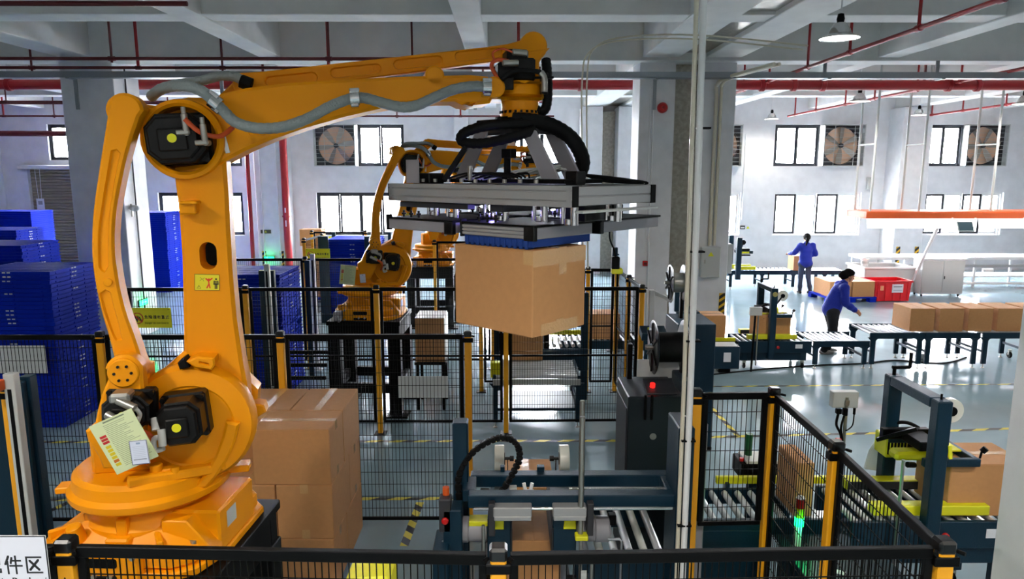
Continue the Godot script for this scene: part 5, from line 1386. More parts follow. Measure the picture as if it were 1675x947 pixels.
# ---- blue pallets
func pallets():
	var p := MB.new()
	p.bb(-0.55, 0.028, -0.5, 0.55, 0.05, -0.47); p.bb(-0.55, 0.028, 0.47, 0.55, 0.05, 0.5)
	p.bb(-0.55, 0.028, -0.47, -0.52, 0.05, 0.47); p.bb(0.52, 0.028, -0.47, 0.55, 0.05, 0.47)
	for i in 9: p.bb(-0.52, 0.032, -0.455 + i * 0.105, 0.52, 0.05, -0.385 + i * 0.105)
	for i in 5: p.bb(-0.50 + i * 0.235, 0.026, -0.47, -0.44 + i * 0.235, 0.046, 0.47)
	p.bb(-0.538, 0.0, -0.488, 0.538, 0.028, -0.46); p.bb(-0.538, 0.0, 0.46, 0.538, 0.028, 0.488)
	p.bb(-0.538, 0.0, -0.46, -0.51, 0.028, 0.46); p.bb(0.51, 0.0, -0.46, 0.538, 0.028, 0.46)
	for sx in [-0.36, 0.0, 0.36]: p.bb(sx - 0.07, 0.004, 0.488, sx + 0.07, 0.026, 0.499)
	for sz in [-0.3, 0.0, 0.3]: p.bb(0.538, 0.004, sz - 0.07, 0.549, 0.026, sz + 0.07)
	var mesh := p.mesh()
	var marks := MB.new()
	for x in [-0.03, 0.03]: marks.bb(x - 0.02, 0.031, 0.5, x + 0.02, 0.047, 0.502)
	for z in [-0.03, 0.03]: marks.bb(0.55, 0.031, z - 0.02, 0.552, 0.047, z + 0.02)
	var mm := marks.mesh()
	var rg := RandomNumberGenerator.new()
	rg.seed = 3
	# X, depth, count, pitch, turn, words for the stack
	for s in [[-6.35, 9.35, 38, 0.0545, 0.0, "the tall stack behind the near left fence"], [-3.85, 10.6, 34, 0.0545, 0.0, "the magazine stack behind the big robot's arm"], [-3.45, 16.1, 34, 0.0545, 0.0, "the far magazine stack behind the second robot"], [-8.56, 12.1, 39, 0.0545, 0.0, "the stack left of the square column"], [-12.7, 16.4, 38, 0.0545, 0.0, "the stack under the roller shutter"], [-11.3, 15.9, 38, 0.0545, 2.0, "the stack touching the square column"], [-9.98, 20.0, 41, 0.0545, 0.0, "the tall stack right of the square column"]]:
		for i in s[2]:
			var o := thing("plastic_pallet", "blue plastic pallet, %s from the top of %s" % [nth(s[2] - 1 - i), s[5]] if i < s[2] - 1 else "topmost blue plastic pallet of %s" % s[5], "pallet", V(s[0] + rg.randf_range(-0.008, 0.008), i * s[3], s[1] + rg.randf_range(-0.008, 0.008)), s[4] + rg.randf_range(-0.4, 0.4), "stacked blue plastic pallets")
			inst(o, "deck", mesh, M.pallet)
			if rg.randf() < 0.45: inst(o, "printed_mark", mm, M.pallet_tag)
	# the rest of them, far back by the shutter, in one piece
	var far := MB.new()
	for x in [-16.4, -15.2, -14.0]:
		for i in 41: far.bb(x - 0.55, i * 0.0545 + 0.026, -21.0, x + 0.55, i * 0.0545 + 0.05, -20.0); far.bb(x - 0.53, i * 0.0545, -20.98, x + 0.53, i * 0.0545 + 0.026, -20.02)
	var fo := solo("pallet_rows", "rows of blue pallets stacked far back below the roller shutter", "pallets", far, M.pallet)
	fo.set_meta("kind", "stuff")
	var one := thing("plastic_pallet", "blue plastic pallet under the cartons beside the big robot", "pallet", V(-1.97, 0, 5.48), 0, "blue plastic pallets under cartons")
	one.scale = Vector3(1, 1, 1)
	inst(one, "deck", mesh, M.pallet, "", Vector3(0, 0.073, 0))
	var legs := MB.new()
	for x in [-0.45, 0.0, 0.45]:
		for z in [-0.4, 0.0, 0.4]: legs.bb(x - 0.08, 0, z - 0.08, x + 0.08, 0.078, z + 0.08)
	part(one, "foot", legs, M.pallet)
	# dark teal magazine frames round two of the stacks, and one cut off at far left
	for f in [[-3.85, 10.6, "dark teal pallet magazine frame behind the big robot's arm"], [-3.45, 16.1, "far dark teal pallet magazine frame behind the second robot"]]:
		var t := thing("pallet_magazine", f[2], "pallet magazine", V(f[0], 0, f[1]), 0, "teal pallet magazines")
		for q in [[-0.62, 0.62], [0.40, 0.62], [0.66, -0.55], [-0.66, -0.55]]: part(t, "upright", MB.new().bb(q[0] - (0.10 if absf(q[0]) < 0.63 else 0.04), 0, q[1] - 0.04, q[0] + (0.12 if absf(q[0]) < 0.63 else 0.04), 1.93, q[1] + 0.04, 0.006), M.teal)
		part(t, "base_beam", MB.new().bb(-0.7, 0.0, 0.66, 0.7, 0.2, 0.72, 0.006), M.teal)
	var lf := thing("pallet_magazine", "dark teal machine panel cut off by the left edge", "pallet magazine", V(-3.85, 0, 4.75), 0, "teal pallet magazines")
	part(lf, "panel", MB.new().bb(-0.6, 0.05, 0.0, 0.50, 1.88, 0.05, 0.008), M.teal)
	part(lf, "upright", MB.new().bb(0.44, 0, -0.08, 0.52, 1.9, 0.0, 0.006), M.teal)
	part(lf, "bolt", MB.new().cyl(Vector3(0.42, 1.6, 0.05), Vector3(0.42, 1.6, 0.06), 0.012, -1, 8), M.zinc)


# rollers turning about z between two side rails, under thing t; the roller tops lie at height h
func roller_bed(t: Node3D, x0: float, x1: float, z0: float, z1: float, h: float, pitch := 0.1, r := 0.03, rail := 0.09, m: Material = null):
	if m == null: m = M.roller
	for z in [z0, z1]: part(t, "side_rail", MB.new().bb(x0, h - rail, z - 0.016, x1, h + 0.004, z + 0.016, 0.004), M.teal)
	var c := MB.new()
	c.cyl(Vector3(0, 0, z0 + 0.018), Vector3(0, 0, z1 - 0.018), r, -1, 10)
	c.cyl(Vector3(0, 0, z0), Vector3(0, 0, z1), 0.007, -1, 6)
	var mesh := c.mesh()
	var n := int((x1 - x0 - 0.04) / pitch)
	for i in n: inst(t, "roller", mesh, m, "", Vector3(x0 + 0.05 + pitch * i, h - r, 0))
func legs_at(t: Node3D, xs: Array, z0: float, z1: float, h: float, w := 0.06):
	for x in xs:
		for z in [z0, z1]:
			var l := part(t, "leg", MB.new().prism(PackedVector2Array([Vector2(-w / 2, 0.07), Vector2(w / 2, 0.07), Vector2(w / 2, h - 0.06), Vector2(w / 2 + 0.05, h), Vector2(-w / 2 - 0.05, h), Vector2(-w / 2, h - 0.06)]), -0.02, 0.02, 0.003), M.teal, "", Vector3(x, 0, z))
			part(l, "levelling_foot", MB.new().cyl(Vector3(0, 0.01, 0), Vector3(0, 0.08, 0), 0.008, -1, 8).cyl(Vector3(0, 0, 0), Vector3(0, 0.014, 0), 0.03, 0.02, 12), M.zinc)
		part(t, "stretcher", MB.new().bar(Vector3(x, h * 0.52, z0), Vector3(x, h * 0.52, z1), 0.03, 0.04, 0.003), M.teal)
func castor(par: Node, o: Vector3, r := 0.05):
	var c := part(par, "castor", MB.new().cyl(o + Vector3(-0.018, r, 0), o + Vector3(0.018, r, 0), r, -1, 16, true, 0.008), M.rubber)
	part(c, "castor_fork", MB.new().bar(o + Vector3(0.026, r, 0), o + Vector3(0.02, r * 2.3, 0.0), 0.006, 0.03).bar(o + Vector3(-0.026, r, 0), o + Vector3(-0.02, r * 2.3, 0), 0.006, 0.03).cyl(o + Vector3(0, r * 2.2, 0), o + Vector3(0, r * 2.6, 0), 0.03, -1, 10), M.zinc)

func near_station():
	# frame with a pair of beams, drive units, tape rolls, cable chain
	var t := thing("carton_sealing_station", "dark teal carton station with two tape rolls and looped cable chain", "packing machine", V(0.15, 0, 4.35))
	for z in [-0.14, 0.16]: part(t, "cross_beam", MB.new().bb(-0.40, 1.215, z - 0.045, 0.95, 1.30, z + 0.045, 0.006), M.teal)
	for x in [-0.40, 0.91]: part(t, "end_beam", MB.new().bb(x - 0.04, 1.216, -0.095, x + 0.04, 1.298, 0.115, 0.005), M.teal)
	part(t, "upright", MB.new().bb(-0.51, 0, -0.12, -0.41, 1.70, 0.0, 0.008), M.teal)
	part(t, "upright", MB.new().bb(0.90, 0, -0.05, 1.0, 1.76, 0.25, 0.008), M.teal)
	part(t, "upright", MB.new().bb(-0.56, 0, 0.05, -0.44, 1.2, 0.2, 0.008), M.teal)
	part(t, "side_plate", MB.new().bb(-0.62, 0, 0.02, -0.52, 0.98, 0.3, 0.008), M.teal)
	part(t, "signal_lamp", MB.new().cyl(Vector3(-0.545, 1.27, 0.12), Vector3(-0.545, 1.32, 0.12), 0.022, -1, 12), M.orange_dull)
	part(t, "emergency_button", MB.new().cyl(Vector3(-0.545, 1.14, 0.21), Vector3(-0.545, 1.14, 0.235), 0.022, -1, 14, true, 0.006), M.alarm)
	part(t, "button_box", MB.new().bb(-0.585, 1.05, 0.10, -0.51, 1.27, 0.20, 0.006), M.charcoal)
	for z in [0.24, 0.02]:
		part(t, "guide_shaft", MB.new().cyl(Vector3(-0.36 if z > 0.1 else 0.25, 1.232 if z > 0.1 else 1.26, z), Vector3(0.88, 1.232 if z > 0.1 else 1.26, z), 0.012, -1, 12), M.chrome)
	for s in [[-0.24, 0.0], [0.13, 0.34]]:
		var b := MB.new()
		b.bb(s[0], 1.19, 0.20, s[1], 1.255, 0.28, 0.006); b.bb(s[0] + 0.005, 1.172, 0.25, s[1] - 0.005, 1.20, 0.287, 0.004)
		part(t, "slide_block", b, M.alu)
		part(t, "slide_post", MB.new().bb(s[0] - 0.03 if s[0] < 0 else s[1] + 0.005, 1.06, 0.21, s[0] + 0.01 if s[0] < 0 else s[1] + 0.045, 1.275, 0.27, 0.004), M.charcoal)
	# belt drives either side of the carton
	for s: float in [-1.0, 1.0]:
		var x := 0.0 if s < 0 else 0.10
		var cx := -0.205 if s < 0 else 0.215
		var b := MB.new()
		b.bb(cx - 0.075, 0.82, -0.42, cx + 0.075, 1.12, 0.16, 0.006)
		var dr := part(t, "drive_unit", b, M.teal)
		part(dr, "belt", MB.new().bb(cx - s * 0.078 - 0.006, 0.86, -0.44, cx - s * 0.078 + 0.006, 1.06, 0.17, 0.003), M.belt)
		part(dr, "yellow_guard", MB.new().prism(PackedVector2Array([Vector2(-0.03, 1.06), Vector2(0.05, 1.06), Vector2(0.05, 1.13), Vector2(-0.02, 1.135)]), 0.10, 0.185, 0.005), M.lemon, "", Vector3(cx + s * 0.02, 0, 0))
		part(dr, "knob", MB.new().cyl(Vector3(cx - s * 0.04, 1.12, 0.08), Vector3(cx - s * 0.04, 1.145, 0.08), 0.022, -1, 12, true, 0.005).cyl(Vector3(cx - s * 0.04, 1.12, 0.0), Vector3(cx - s * 0.04, 1.14, 0.0), 0.015, -1, 10), M.motor)
		var mo := MB.new()
		var m0 := cx + s * 0.078
		mo.cyl(Vector3(m0, 1.015, 0.09), Vector3(m0 + s * 0.12, 1.015, 0.09), 0.078, -1, 24, true, 0.006)
		mo.cyl(Vector3(m0 + s * 0.118, 1.015, 0.09), Vector3(m0 + s * 0.215, 1.015, 0.09), 0.083, -1, 24, true, 0.008)
		var mm := part(t, "gear_motor", mo, M.grey_paint)
		part(mm, "terminal_box", MB.new().box(Vector3(m0 + s * 0.24, 1.065, 0.05), Vector3(0.05, 0.07, 0.06), 0.005), M.black)
		var pp := MB.new()
		pp.tube([Vector3(m0 + s * 0.2, 0.985, 0.17), Vector3(m0 + s * 0.27, 0.99, 0.18), Vector3(m0 + s * 0.285, 0.975, 0.18), Vector3(m0 + s * 0.285, 0.45, 0.18)], 0.009, 8)
		part(t, "bent_rod", pp, M.galv)
		part_each(t, "slide_rod", MB.new().cyl(Vector3(cx + s * 0.10, 0.4, 0.2), Vector3(cx + s * 0.10, 1.1, 0.2), 0.011, -1, 10).cyl(Vector3(cx + s * 0.17, 0.4, 0.22), Vector3(cx + s * 0.17, 0.9, 0.22), 0.011, -1, 10), M.zinc)
	part(t, "yellow_bracket", MB.new().box(Vector3(-0.33, 1.08, 0.1), Vector3(0.14, 0.035, 0.1), 0.005), M.lemon)
	for c in [[0.33, 1.86, 1.03, 0.02], [0.305, 1.84, 1.05, 0.26]]:
		part(t, "chrome_post", MB.new().cyl(Vector3(c[0], c[2], c[3]), Vector3(c[0], c[1], c[3]), 0.017, -1, 14, true, 0.004), M.zinc)
	part(t, "yellow_bracket", MB.new().box(Vector3(0.31, 1.06, 0.27), Vector3(0.08, 0.03, 0.07), 0.005), M.lemon)
	# rollers that turn the cartons away to the right
	for i in 6:
		part(t, "roller", MB.new().cyl(Vector3(0, 0.78, -0.68), Vector3(0, 0.78, -0.04), 0.027, -1, 12), M.roller if i % 3 != 1 else M.wrap, "", Vector3(0.37 + i * 0.1, 0, 0))
	part(t, "side_rail", MB.new().bb(0.30, 0.40, -0.04, 0.92, 0.79, 0.0, 0.005), M.teal)
	part(t, "side_rail", MB.new().bb(0.30, 0.60, -0.74, 0.92, 0.81, -0.70, 0.005), M.teal)
	part(t, "bed_plate", MB.new().bb(-0.35, 0.385, -0.9, 0.30, 0.425, 0.5, 0.005), M.charcoal)
	for s in [[-0.33, -0.86], [0.27, -0.86], [-0.33, 0.45], [0.27, 0.45], [0.6, -0.02]]: part(t, "leg", MB.new().bb(s[0] - 0.03, 0, s[1] - 0.03, s[0] + 0.03, 0.40, s[1] + 0.03, 0.004), M.teal)
	part(t, "brace", MB.new().bar(Vector3(0.72, 0.66, 0.2), Vector3(0.92, 0.05, 0.3), 0.05, 0.03, 0.003), M.teal)
	part(t, "limit_switch", MB.new().bb(0.31, 0.70, 0.2, 0.36, 0.79, 0.24, 0.004), M.grey_light)
	part(t, "limit_switch", MB.new().bb(0.22, 0.69, 0.2, 0.29, 0.76, 0.24, 0.004), M.black)
	# tape rolls on brackets
	for s: float in [-1.0, 1.0]:
		var x := -0.245 if s < 0 else 0.225
		var rr := MB.new()
		rr.lathe([Vector2(0.038, 0), Vector2(0.095, 0), Vector2(0.098, 0.004), Vector2(0.098, 0.066), Vector2(0.095, 0.07), Vector2(0.038, 0.07), Vector2(0.038, 0)], Transform3D(Basis(Vector3(0, 0, 1), -PI / 2), Vector3(x, 1.25, -0.50)), 32)
		var roll := part(t, "tape_roll", rr, M.wrap)
		part(roll, "spindle", MB.new().cyl(Vector3(x + 0.035 - s * 0.10, 1.25, -0.5), Vector3(x + 0.035, 1.25, -0.5), 0.012, -1, 10).cyl(Vector3(x + 0.035 - s * 0.04, 1.25, -0.5), Vector3(x + 0.035 - s * 0.03, 1.25, -0.5), 0.045, -1, 16).cyl(Vector3(x + 0.035 - s * 0.105, 1.25, -0.5), Vector3(x + 0.035 - s * 0.075, 1.25, -0.5), 0.02, -1, 10), M.motor)
		part(roll, "roll_bracket", MB.new().bar(Vector3(x + 0.035 - s * 0.06, 1.25, -0.5), Vector3(x + 0.035 - s * 0.06, 1.13, -0.5), 0.006, 0.025).bar(Vector3(x - 0.04, 1.12, -0.5), Vector3(x + 0.12, 1.12, -0.5), 0.03, 0.02).bar(Vector3(x + 0.035, 1.115, -0.5), Vector3(x + 0.035, 1.22, -0.18), 0.03, 0.02), M.motor)
	part_each(t, "teal_lug", MB.new().bb(-0.20, 1.29, -0.2, -0.17, 1.335, -0.15, 0.004).bb(0.05, 1.29, -0.2, 0.10, 1.335, -0.15, 0.004), M.teal)
	# valves between the beams
	var vb := MB.new()
	vb.bb(-0.14, 1.20, -0.02, -0.09, 1.27, 0.04, 0.004); vb.bb(-0.05, 1.21, 0.02, 0.02, 1.26, 0.07, 0.004)
	part(t, "valve_block", vb, M.grey_light)
	part_each(t, "white_fitting", MB.new().cyl(Vector3(-0.035, 1.26, 0.04), Vector3(-0.045, 1.305, 0.03), 0.012, -1, 10).cyl(Vector3(0.0, 1.26, 0.04), Vector3(0.01, 1.305, 0.03), 0.012, -1, 10), M.white_plastic)
	part_each(t, "actuator", MB.new().bb(-0.30, 1.19, -0.04, 0.06, 1.225, 0.08, 0.006).bb(-0.33, 1.20, 0.0, -0.27, 1.26, 0.06, 0.005).bb(-0.24, 1.20, -0.04, -0.17, 1.25, 0.02, 0.005), M.motor)
	part(t, "lower_chain", MB.new().bb(0.07, 1.185, -0.01, 0.60, 1.235, 0.05, 0.006), M.rubber)
	# the looped chain, each link a part
	var path := spline([Vector3(-0.46, 1.12, 0.0), Vector3(-0.475, 1.30, 0.0), Vector3(-0.44, 1.42, 0.0), Vector3(-0.36, 1.52, 0.0), Vector3(-0.26, 1.585, 0.0), Vector3(-0.165, 1.605, 0.0), Vector3(-0.095, 1.565, 0.0), Vector3(-0.07, 1.48, 0.0), Vector3(-0.10, 1.40, 0.02), Vector3(-0.15, 1.31, 0.03), Vector3(-0.22, 1.20, 0.04)], 3)
	var ch := part(t, "cable_chain", MB.new().tube(path, 0.017, 8), M.rubber)
	for i in path.size() - 1:
		var a: Vector3 = path[i]
		var b: Vector3 = path[i + 1]
		part(ch, "chain_link", MB.new().bar(a.lerp(b, 0.08), a.lerp(b, 0.86), 0.044, 0.036, 0.005), M.rubber)
	# cartons on it
	carton("brown carton between the grey motors of the carton station", V(0.175, 0.43, 4.66), 90, 0.575, 0.44, 0.36, "cartons at the teal carton station", false)
	carton("brown carton behind the two tape rolls of the carton station", V(0.145, 0.43, 5.45), 90, 0.575, 0.44, 0.44, "cartons at the teal carton station")
	# yellow lift truck showing behind the mesh at the bottom
	t = thing("pallet_truck", "yellow pallet truck with a black wheel low behind the near mesh", "pallet truck", V(-0.70, -0.075, 3.25))
	var hsg := PackedVector2Array([Vector2(-0.13, 1.1), Vector2(-0.13, 1.315), Vector2(-0.10, 1.395), Vector2(-0.03, 1.425), Vector2(0.10, 1.435), Vector2(0.125, 1.415), Vector2(0.14, 1.1)])
	part(t, "housing", MB.new().prism(hsg, -0.12, 0.10, 0.015), M.lemon)
	part(t, "drive_wheel", MB.new().cyl(Vector3(0.05, 1.29, 0.08), Vector3(0.05, 1.29, 0.15), 0.085, -1, 24, true, 0.012), M.charcoal)
	part(t, "dial", MB.new().cyl(Vector3(-0.07, 1.27, 0.09), Vector3(-0.07, 1.27, 0.14), 0.045, -1, 20, true, 0.008), M.rubber)
	part(t, "mast", MB.new().bb(-0.10, 0.1, -0.1, 0.10, 1.12, 0.06, 0.01), M.charcoal)
	part(t, "base", MB.new().bb(-0.22, 0.0, -0.3, 0.22, 0.12, 0.2, 0.01), M.black)
	# roller line running on to the right, under the narrow mesh panel
	t = thing("roller_conveyor", "teal roller conveyor passing under the right-hand mesh to the near sealer", "conveyor", V(1.75, 0, 4.88))
	roller_bed(t, -0.37, 0.62, -0.45, 0.05, 0.78, 0.105, 0.026, 0.12)
	part(t, "yellow_guide", MB.new().bb(-0.05, 0.80, -0.54, 1.2, 0.86, -0.50, 0.005), M.lemon)
	part_each(t, "guide_bracket", MB.new().bb(0.02, 0.66, -0.52, 0.05, 0.82, -0.46, 0.003).bb(0.5, 0.66, -0.52, 0.53, 0.82, -0.46, 0.003), M.teal)
	part(t, "apron", MB.new().bb(-0.5, 0.25, 0.03, 0.16, 0.70, 0.07, 0.005), M.teal)
	legs_at(t, [-0.42, 0.5], -0.43, 0.03, 0.66)
	part(t, "grey_post", MB.new().bb(-0.52, 0.0, 0.36, -0.42, 1.66, 0.44, 0.005), M.grey_paint)
	# teal cabinet with the signal tower
	t = thing("teal_cabinet", "low dark teal cabinet under the signal tower inside the right mesh", "cabinet", V(2.27, 0, 4.40))
	part(t, "body", MB.new().bb(-0.30, 0, -0.34, 0.30, 0.68, 0.25, 0.008), M.teal)
	part(t, "top_plate", MB.new().prism(PackedVector2Array([Vector2(-0.33, -0.25), Vector2(0.33, -0.25), Vector2(0.33, 0.36), Vector2(-0.33, 0.36)]), 0.68, 0.70, 0.004), M.teal).rotation_degrees.x = -90
	part(t, "white_tag", MB.new().box(Vector3(-0.12, 0.702, 0.12), Vector3(0.16, 0.004, 0.05), 0.001, Basis(Vector3.UP, -0.5)), M.white_plastic)
	part(t, "emergency_button", MB.new().cyl(Vector3(0.15, 0.5, 0.25), Vector3(0.15, 0.5, 0.28), 0.025, -1, 14, true, 0.006), M.alarm)
	t = thing("signal_tower", "signal tower with red and amber lenses and a lit green one", "signal light", V(2.05, 0.702, 4.60))
	part(t, "base", MB.new().cyl(Vector3(0, 0, 0), Vector3(0, 0.15, 0), 0.028, -1, 16, true, 0.004), M.white_plastic)
	part(t, "green_lens", MB.new().cyl(Vector3(0, 0.15, 0), Vector3(0, 0.215, 0), 0.031, -1, 18), M.green_glow)
	part(t, "amber_lens", MB.new().cyl(Vector3(0, 0.215, 0), Vector3(0, 0.285, 0), 0.031, -1, 18), M.lens_amber)
	part(t, "red_lens", MB.new().cyl(Vector3(0, 0.285, 0), Vector3(0, 0.355, 0), 0.031, -1, 18), M.lens_red)
	part(t, "cap", MB.new().cyl(Vector3(0, 0.355, 0), Vector3(0, 0.37, 0), 0.031, 0.02, 18), M.white_plastic)
	var li := OmniLight3D.new()
	li.name = "green_light"; t.add_child(li); li.position = Vector3(0, 0.185, 0.05); li.light_color = Color(0.15, 1.0, 0.55); li.light_energy = 0.04; li.light_size = 0.03; li.omni_range = 30; li.omni_attenuation = 2.0; li.shadow_enabled = true
	t = thing("teal_cabinet", "lower teal machine housing with plastic bags by the near fence corner", "cabinet", V(2.16, 0, 3.35))
	part(t, "body", MB.new().bb(-0.32, 0, -0.30, 0.32, 0.42, 0.3, 0.008), M.teal)
	part(t, "plastic_bag", MB.new().ball(Vector3(0.1, 0.46, 0.05), 0.16, 12, Vector3(1.2, 0.5, 0.9)), M.poly)
	part(t, "emergency_button", MB.new().cyl(Vector3(-0.05, 0.42, 0.15), Vector3(-0.05, 0.46, 0.15), 0.022, -1, 14, true, 0.006), M.alarm)
	carton("thin brown carton standing on the rollers behind the right-hand mesh", V(2.19, 0.78, 5.05), 0, 0.13, 0.42, 0.36, "", false)
	t = thing("control_box", "black control box with a cream top beyond the right-hand mesh", "control box", V(2.08, 0.0, 5.62))
	part(t, "body", MB.new().bb(-0.14, 0.78, -0.12, 0.16, 0.92, 0.12, 0.006), M.black)
	part(t, "cream_top", MB.new().bb(-0.10, 0.92, -0.10, 0.16, 0.945, 0.12, 0.004), M.wrap)
	part(t, "stand", MB.new().bb(-0.04, 0, -0.04, 0.04, 0.78, 0.04, 0.005), M.teal)
	part(t, "green_lamp", MB.new().cyl(Vector3(-0.04, 0.945, -0.02), Vector3(-0.04, 1.13, -0.02), 0.03, -1, 14), M.green_paint)
	part(t, "red_button", MB.new().cyl(Vector3(-0.12, 0.92, 0.05), Vector3(-0.12, 0.945, 0.05), 0.02, -1, 12), M.alarm)

func mid_station():
	# roller table and strapper behind the third mesh row
	var t := thing("roller_table", "low teal roller table behind the mesh under the held carton", "conveyor", V(0.38, 0, 9.22))
	for x in [-0.55, 0.55]: part(t, "side_rail", MB.new().bb(x - 0.02, 0.60, -0.42, x + 0.02, 0.705, 0.40, 0.004), M.teal)
	for i in 8: part(t, "roller", MB.new().cyl(Vector3(-0.53, 0.675, 0), Vector3(0.53, 0.675, 0), 0.028, -1, 10), M.roller, "", Vector3(0, 0, -0.37 + i * 0.1))
	part(t, "front_beam", MB.new().bb(-0.57, 0.58, 0.38, 0.57, 0.66, 0.42, 0.004), M.grey_light)
	legs_at(t, [-0.54, 0.54], -0.38, 0.38, 0.6)
	part(t, "yellow_block", MB.new().bb(-0.60, 0.66, 0.2, -0.47, 0.86, 0.34, 0.006), M.lemon)
	part(t, "lower_shelf", MB.new().bb(-0.55, 0.22, -0.38, 0.55, 0.26, 0.38, 0.004), M.teal)
	t = thing("carton_sealing_station", "teal carton station behind the mesh, half hidden under the held carton", "packing machine", V(0.40, 0, 10.0))
	for x in [-0.55, 0.72]: part(t, "upright", MB.new().bb(x - 0.05, 0, -0.05, x + 0.05, 1.6, 0.05, 0.006), M.teal)
	part(t, "cross_beam", MB.new().bb(-0.5, 1.22, -0.05, 0.67, 1.3, 0.05, 0.005), M.teal)
	part(t, "drive_unit", MB.new().bb(-0.52, 0.72, -0.2, -0.32, 1.05, 0.2, 0.006), M.black)
	part(t, "drive_unit", MB.new().bb(0.12, 0.72, -0.2, 0.2, 1.05, 0.2, 0.006), M.black)
	part(t, "side_rail", MB.new().bb(0.1, 0.5, 0.2, 0.75, 0.82, 0.24, 0.005), M.teal)
	for i in 6: part(t, "roller", MB.new().cyl(Vector3(0, 0.86, -0.3), Vector3(0, 0.86, 0.2), 0.027, -1, 10), M.roller, "", Vector3(0.18 + 0.09 * i, 0, 0))
	part(t, "yellow_guide", MB.new().bb(0.12, 0.90, -0.36, 0.72, 0.97, -0.32, 0.005), M.lemon)
	carton("brown carton inside the mesh cell under the held carton", V(0.26, 0.71, 9.75), 90, 0.40, 0.43, 0.46, "", false)
	t = thing("roller_conveyor", "teal roller conveyor behind the narrow mesh panel right of the held carton", "conveyor", V(1.75, 0, 11.4))
	roller_bed(t, -0.9, 0.6, -0.3, 0.3, 0.62, 0.1, 0.025, 0.14)
	legs_at(t, [-0.7, 0.5], -0.28, 0.28, 0.5)
	carton("brown carton on the rollers behind the narrow mesh panel", V(1.55, 0.62, 11.4), 0, 0.56, 0.42, 0.42, "", false)
	# what stands round the second robot
	t = thing("low_conveyor", "low black conveyor frame left of the second robot's pedestal", "conveyor", V(-2.91, 0, 9.75))
	for k in 5: part(t, "bar", MB.new().bb(-0.36, 0.28 + k * 0.16, 0.28 - k * 0.1, 0.36, 0.33 + k * 0.16, 0.32 - k * 0.1, 0.004), M.black)
	for x in [-0.34, 0.34]: part_each(t, "leg", MB.new().bb(x - 0.025, 0, -0.2, x + 0.025, 1.0, -0.14, 0.004).bb(x - 0.025, 0, 0.26, x + 0.025, 0.34, 0.32, 0.004), M.black)
	t = thing("black_stand", "black stand under the tall beige carton", "stand", V(-1.08, 0, 9.78))
	part(t, "top", MB.new().bb(-0.22, 0.66, -0.28, 0.22, 0.70, 0.28, 0.004), M.black)
	for s in [[-0.18, -0.24], [0.18, -0.24], [-0.18, 0.24], [0.18, 0.24]]: part(t, "leg", MB.new().bb(s[0] - 0.02, 0, s[1] - 0.02, s[0] + 0.02, 0.66, s[1] + 0.02, 0.003), M.black)
	t = thing("carton", "tall beige carton with white lid flaps right of the second robot", "carton", V(-1.08, 0.70, 9.78))
	part(t, "body", MB.new().bb(-0.20, 0, -0.26, 0.20, 0.62, 0.26, 0.005), M.board)
	part(t, "flap", MB.new().bb(-0.20, 0.618, -0.26, 0.20, 0.63, 0.26, 0.002), M.white_paint)
	part(t, "flap", MB.new().box(Vector3(0.205, 0.3, 0), Vector3(0.012, 0.62, 0.52), 0.002), M.wrap)
	# cartons on a pallet far back by the yellow sign
	for b in [[-4.95, 0.13, 18.2, "left bottom"], [-4.35, 0.13, 18.2, "right bottom"], [-4.95, 0.57, 18.2, "left middle"], [-4.35, 0.57, 18.2, "right middle"], [-4.95, 1.01, 18.2, "left upper"], [-4.35, 1.01, 18.2, "right upper"], [-5.05, 1.45, 18.25, "topmost left"]]:
		carton("%s brown carton of the far stack beside the red riser" % b[3], V(b[0], b[1], b[2]), 0, 0.56, 0.43, 0.42, "far cartons beside the red riser")
	var p := thing("plastic_pallet", "blue pallet under the far cartons beside the red riser", "pallet", V(-4.65, 0, 18.2), 0, "blue plastic pallets under cartons")
	part(p, "deck", MB.new().bb(-0.6, 0.09, -0.4, 0.6, 0.13, 0.4, 0.005), M.pallet)
	for x in [-0.5, 0.0, 0.5]: part(p, "foot", MB.new().bb(x - 0.08, 0, -0.36, x + 0.08, 0.09, 0.36, 0.004), M.pallet)

func reel(t: Node3D, o: Vector3, r: float, w: float, hub: Material, hr: float):
	for s in [0.0, w]:
		var f := MB.new()
		f.lathe([Vector2(0.04, 0), Vector2(r - 0.012, 0), Vector2(r, 0.006), Vector2(r - 0.012, 0.014), Vector2(0.04, 0.014), Vector2(0.04, 0)], Transform3D(Basis(Vector3(0, 0, 1), -PI / 2), o + Vector3(s, 0, 0)), 36)
		for k in 6: f.bar(o + Vector3(s + (-0.006 if s == 0.0 else 0.02), cos(TAU * k / 6) * 0.05, sin(TAU * k / 6) * 0.05), o + Vector3(s + (-0.006 if s == 0.0 else 0.02), cos(TAU * k / 6) * (r - 0.02), sin(TAU * k / 6) * (r - 0.02)), 0.016, 0.012)
		part(t, "reel_flange", f, M.black_gloss)
	part(t, "strap_winding", MB.new().cyl(o + Vector3(0.014, 0, 0), o + Vector3(w, 0, 0), hr, -1, 32), hub)
	part(t, "spindle", MB.new().cyl(o + Vector3(-0.06, 0, 0), o + Vector3(w + 0.08, 0, 0), 0.022, -1, 12), M.zinc)

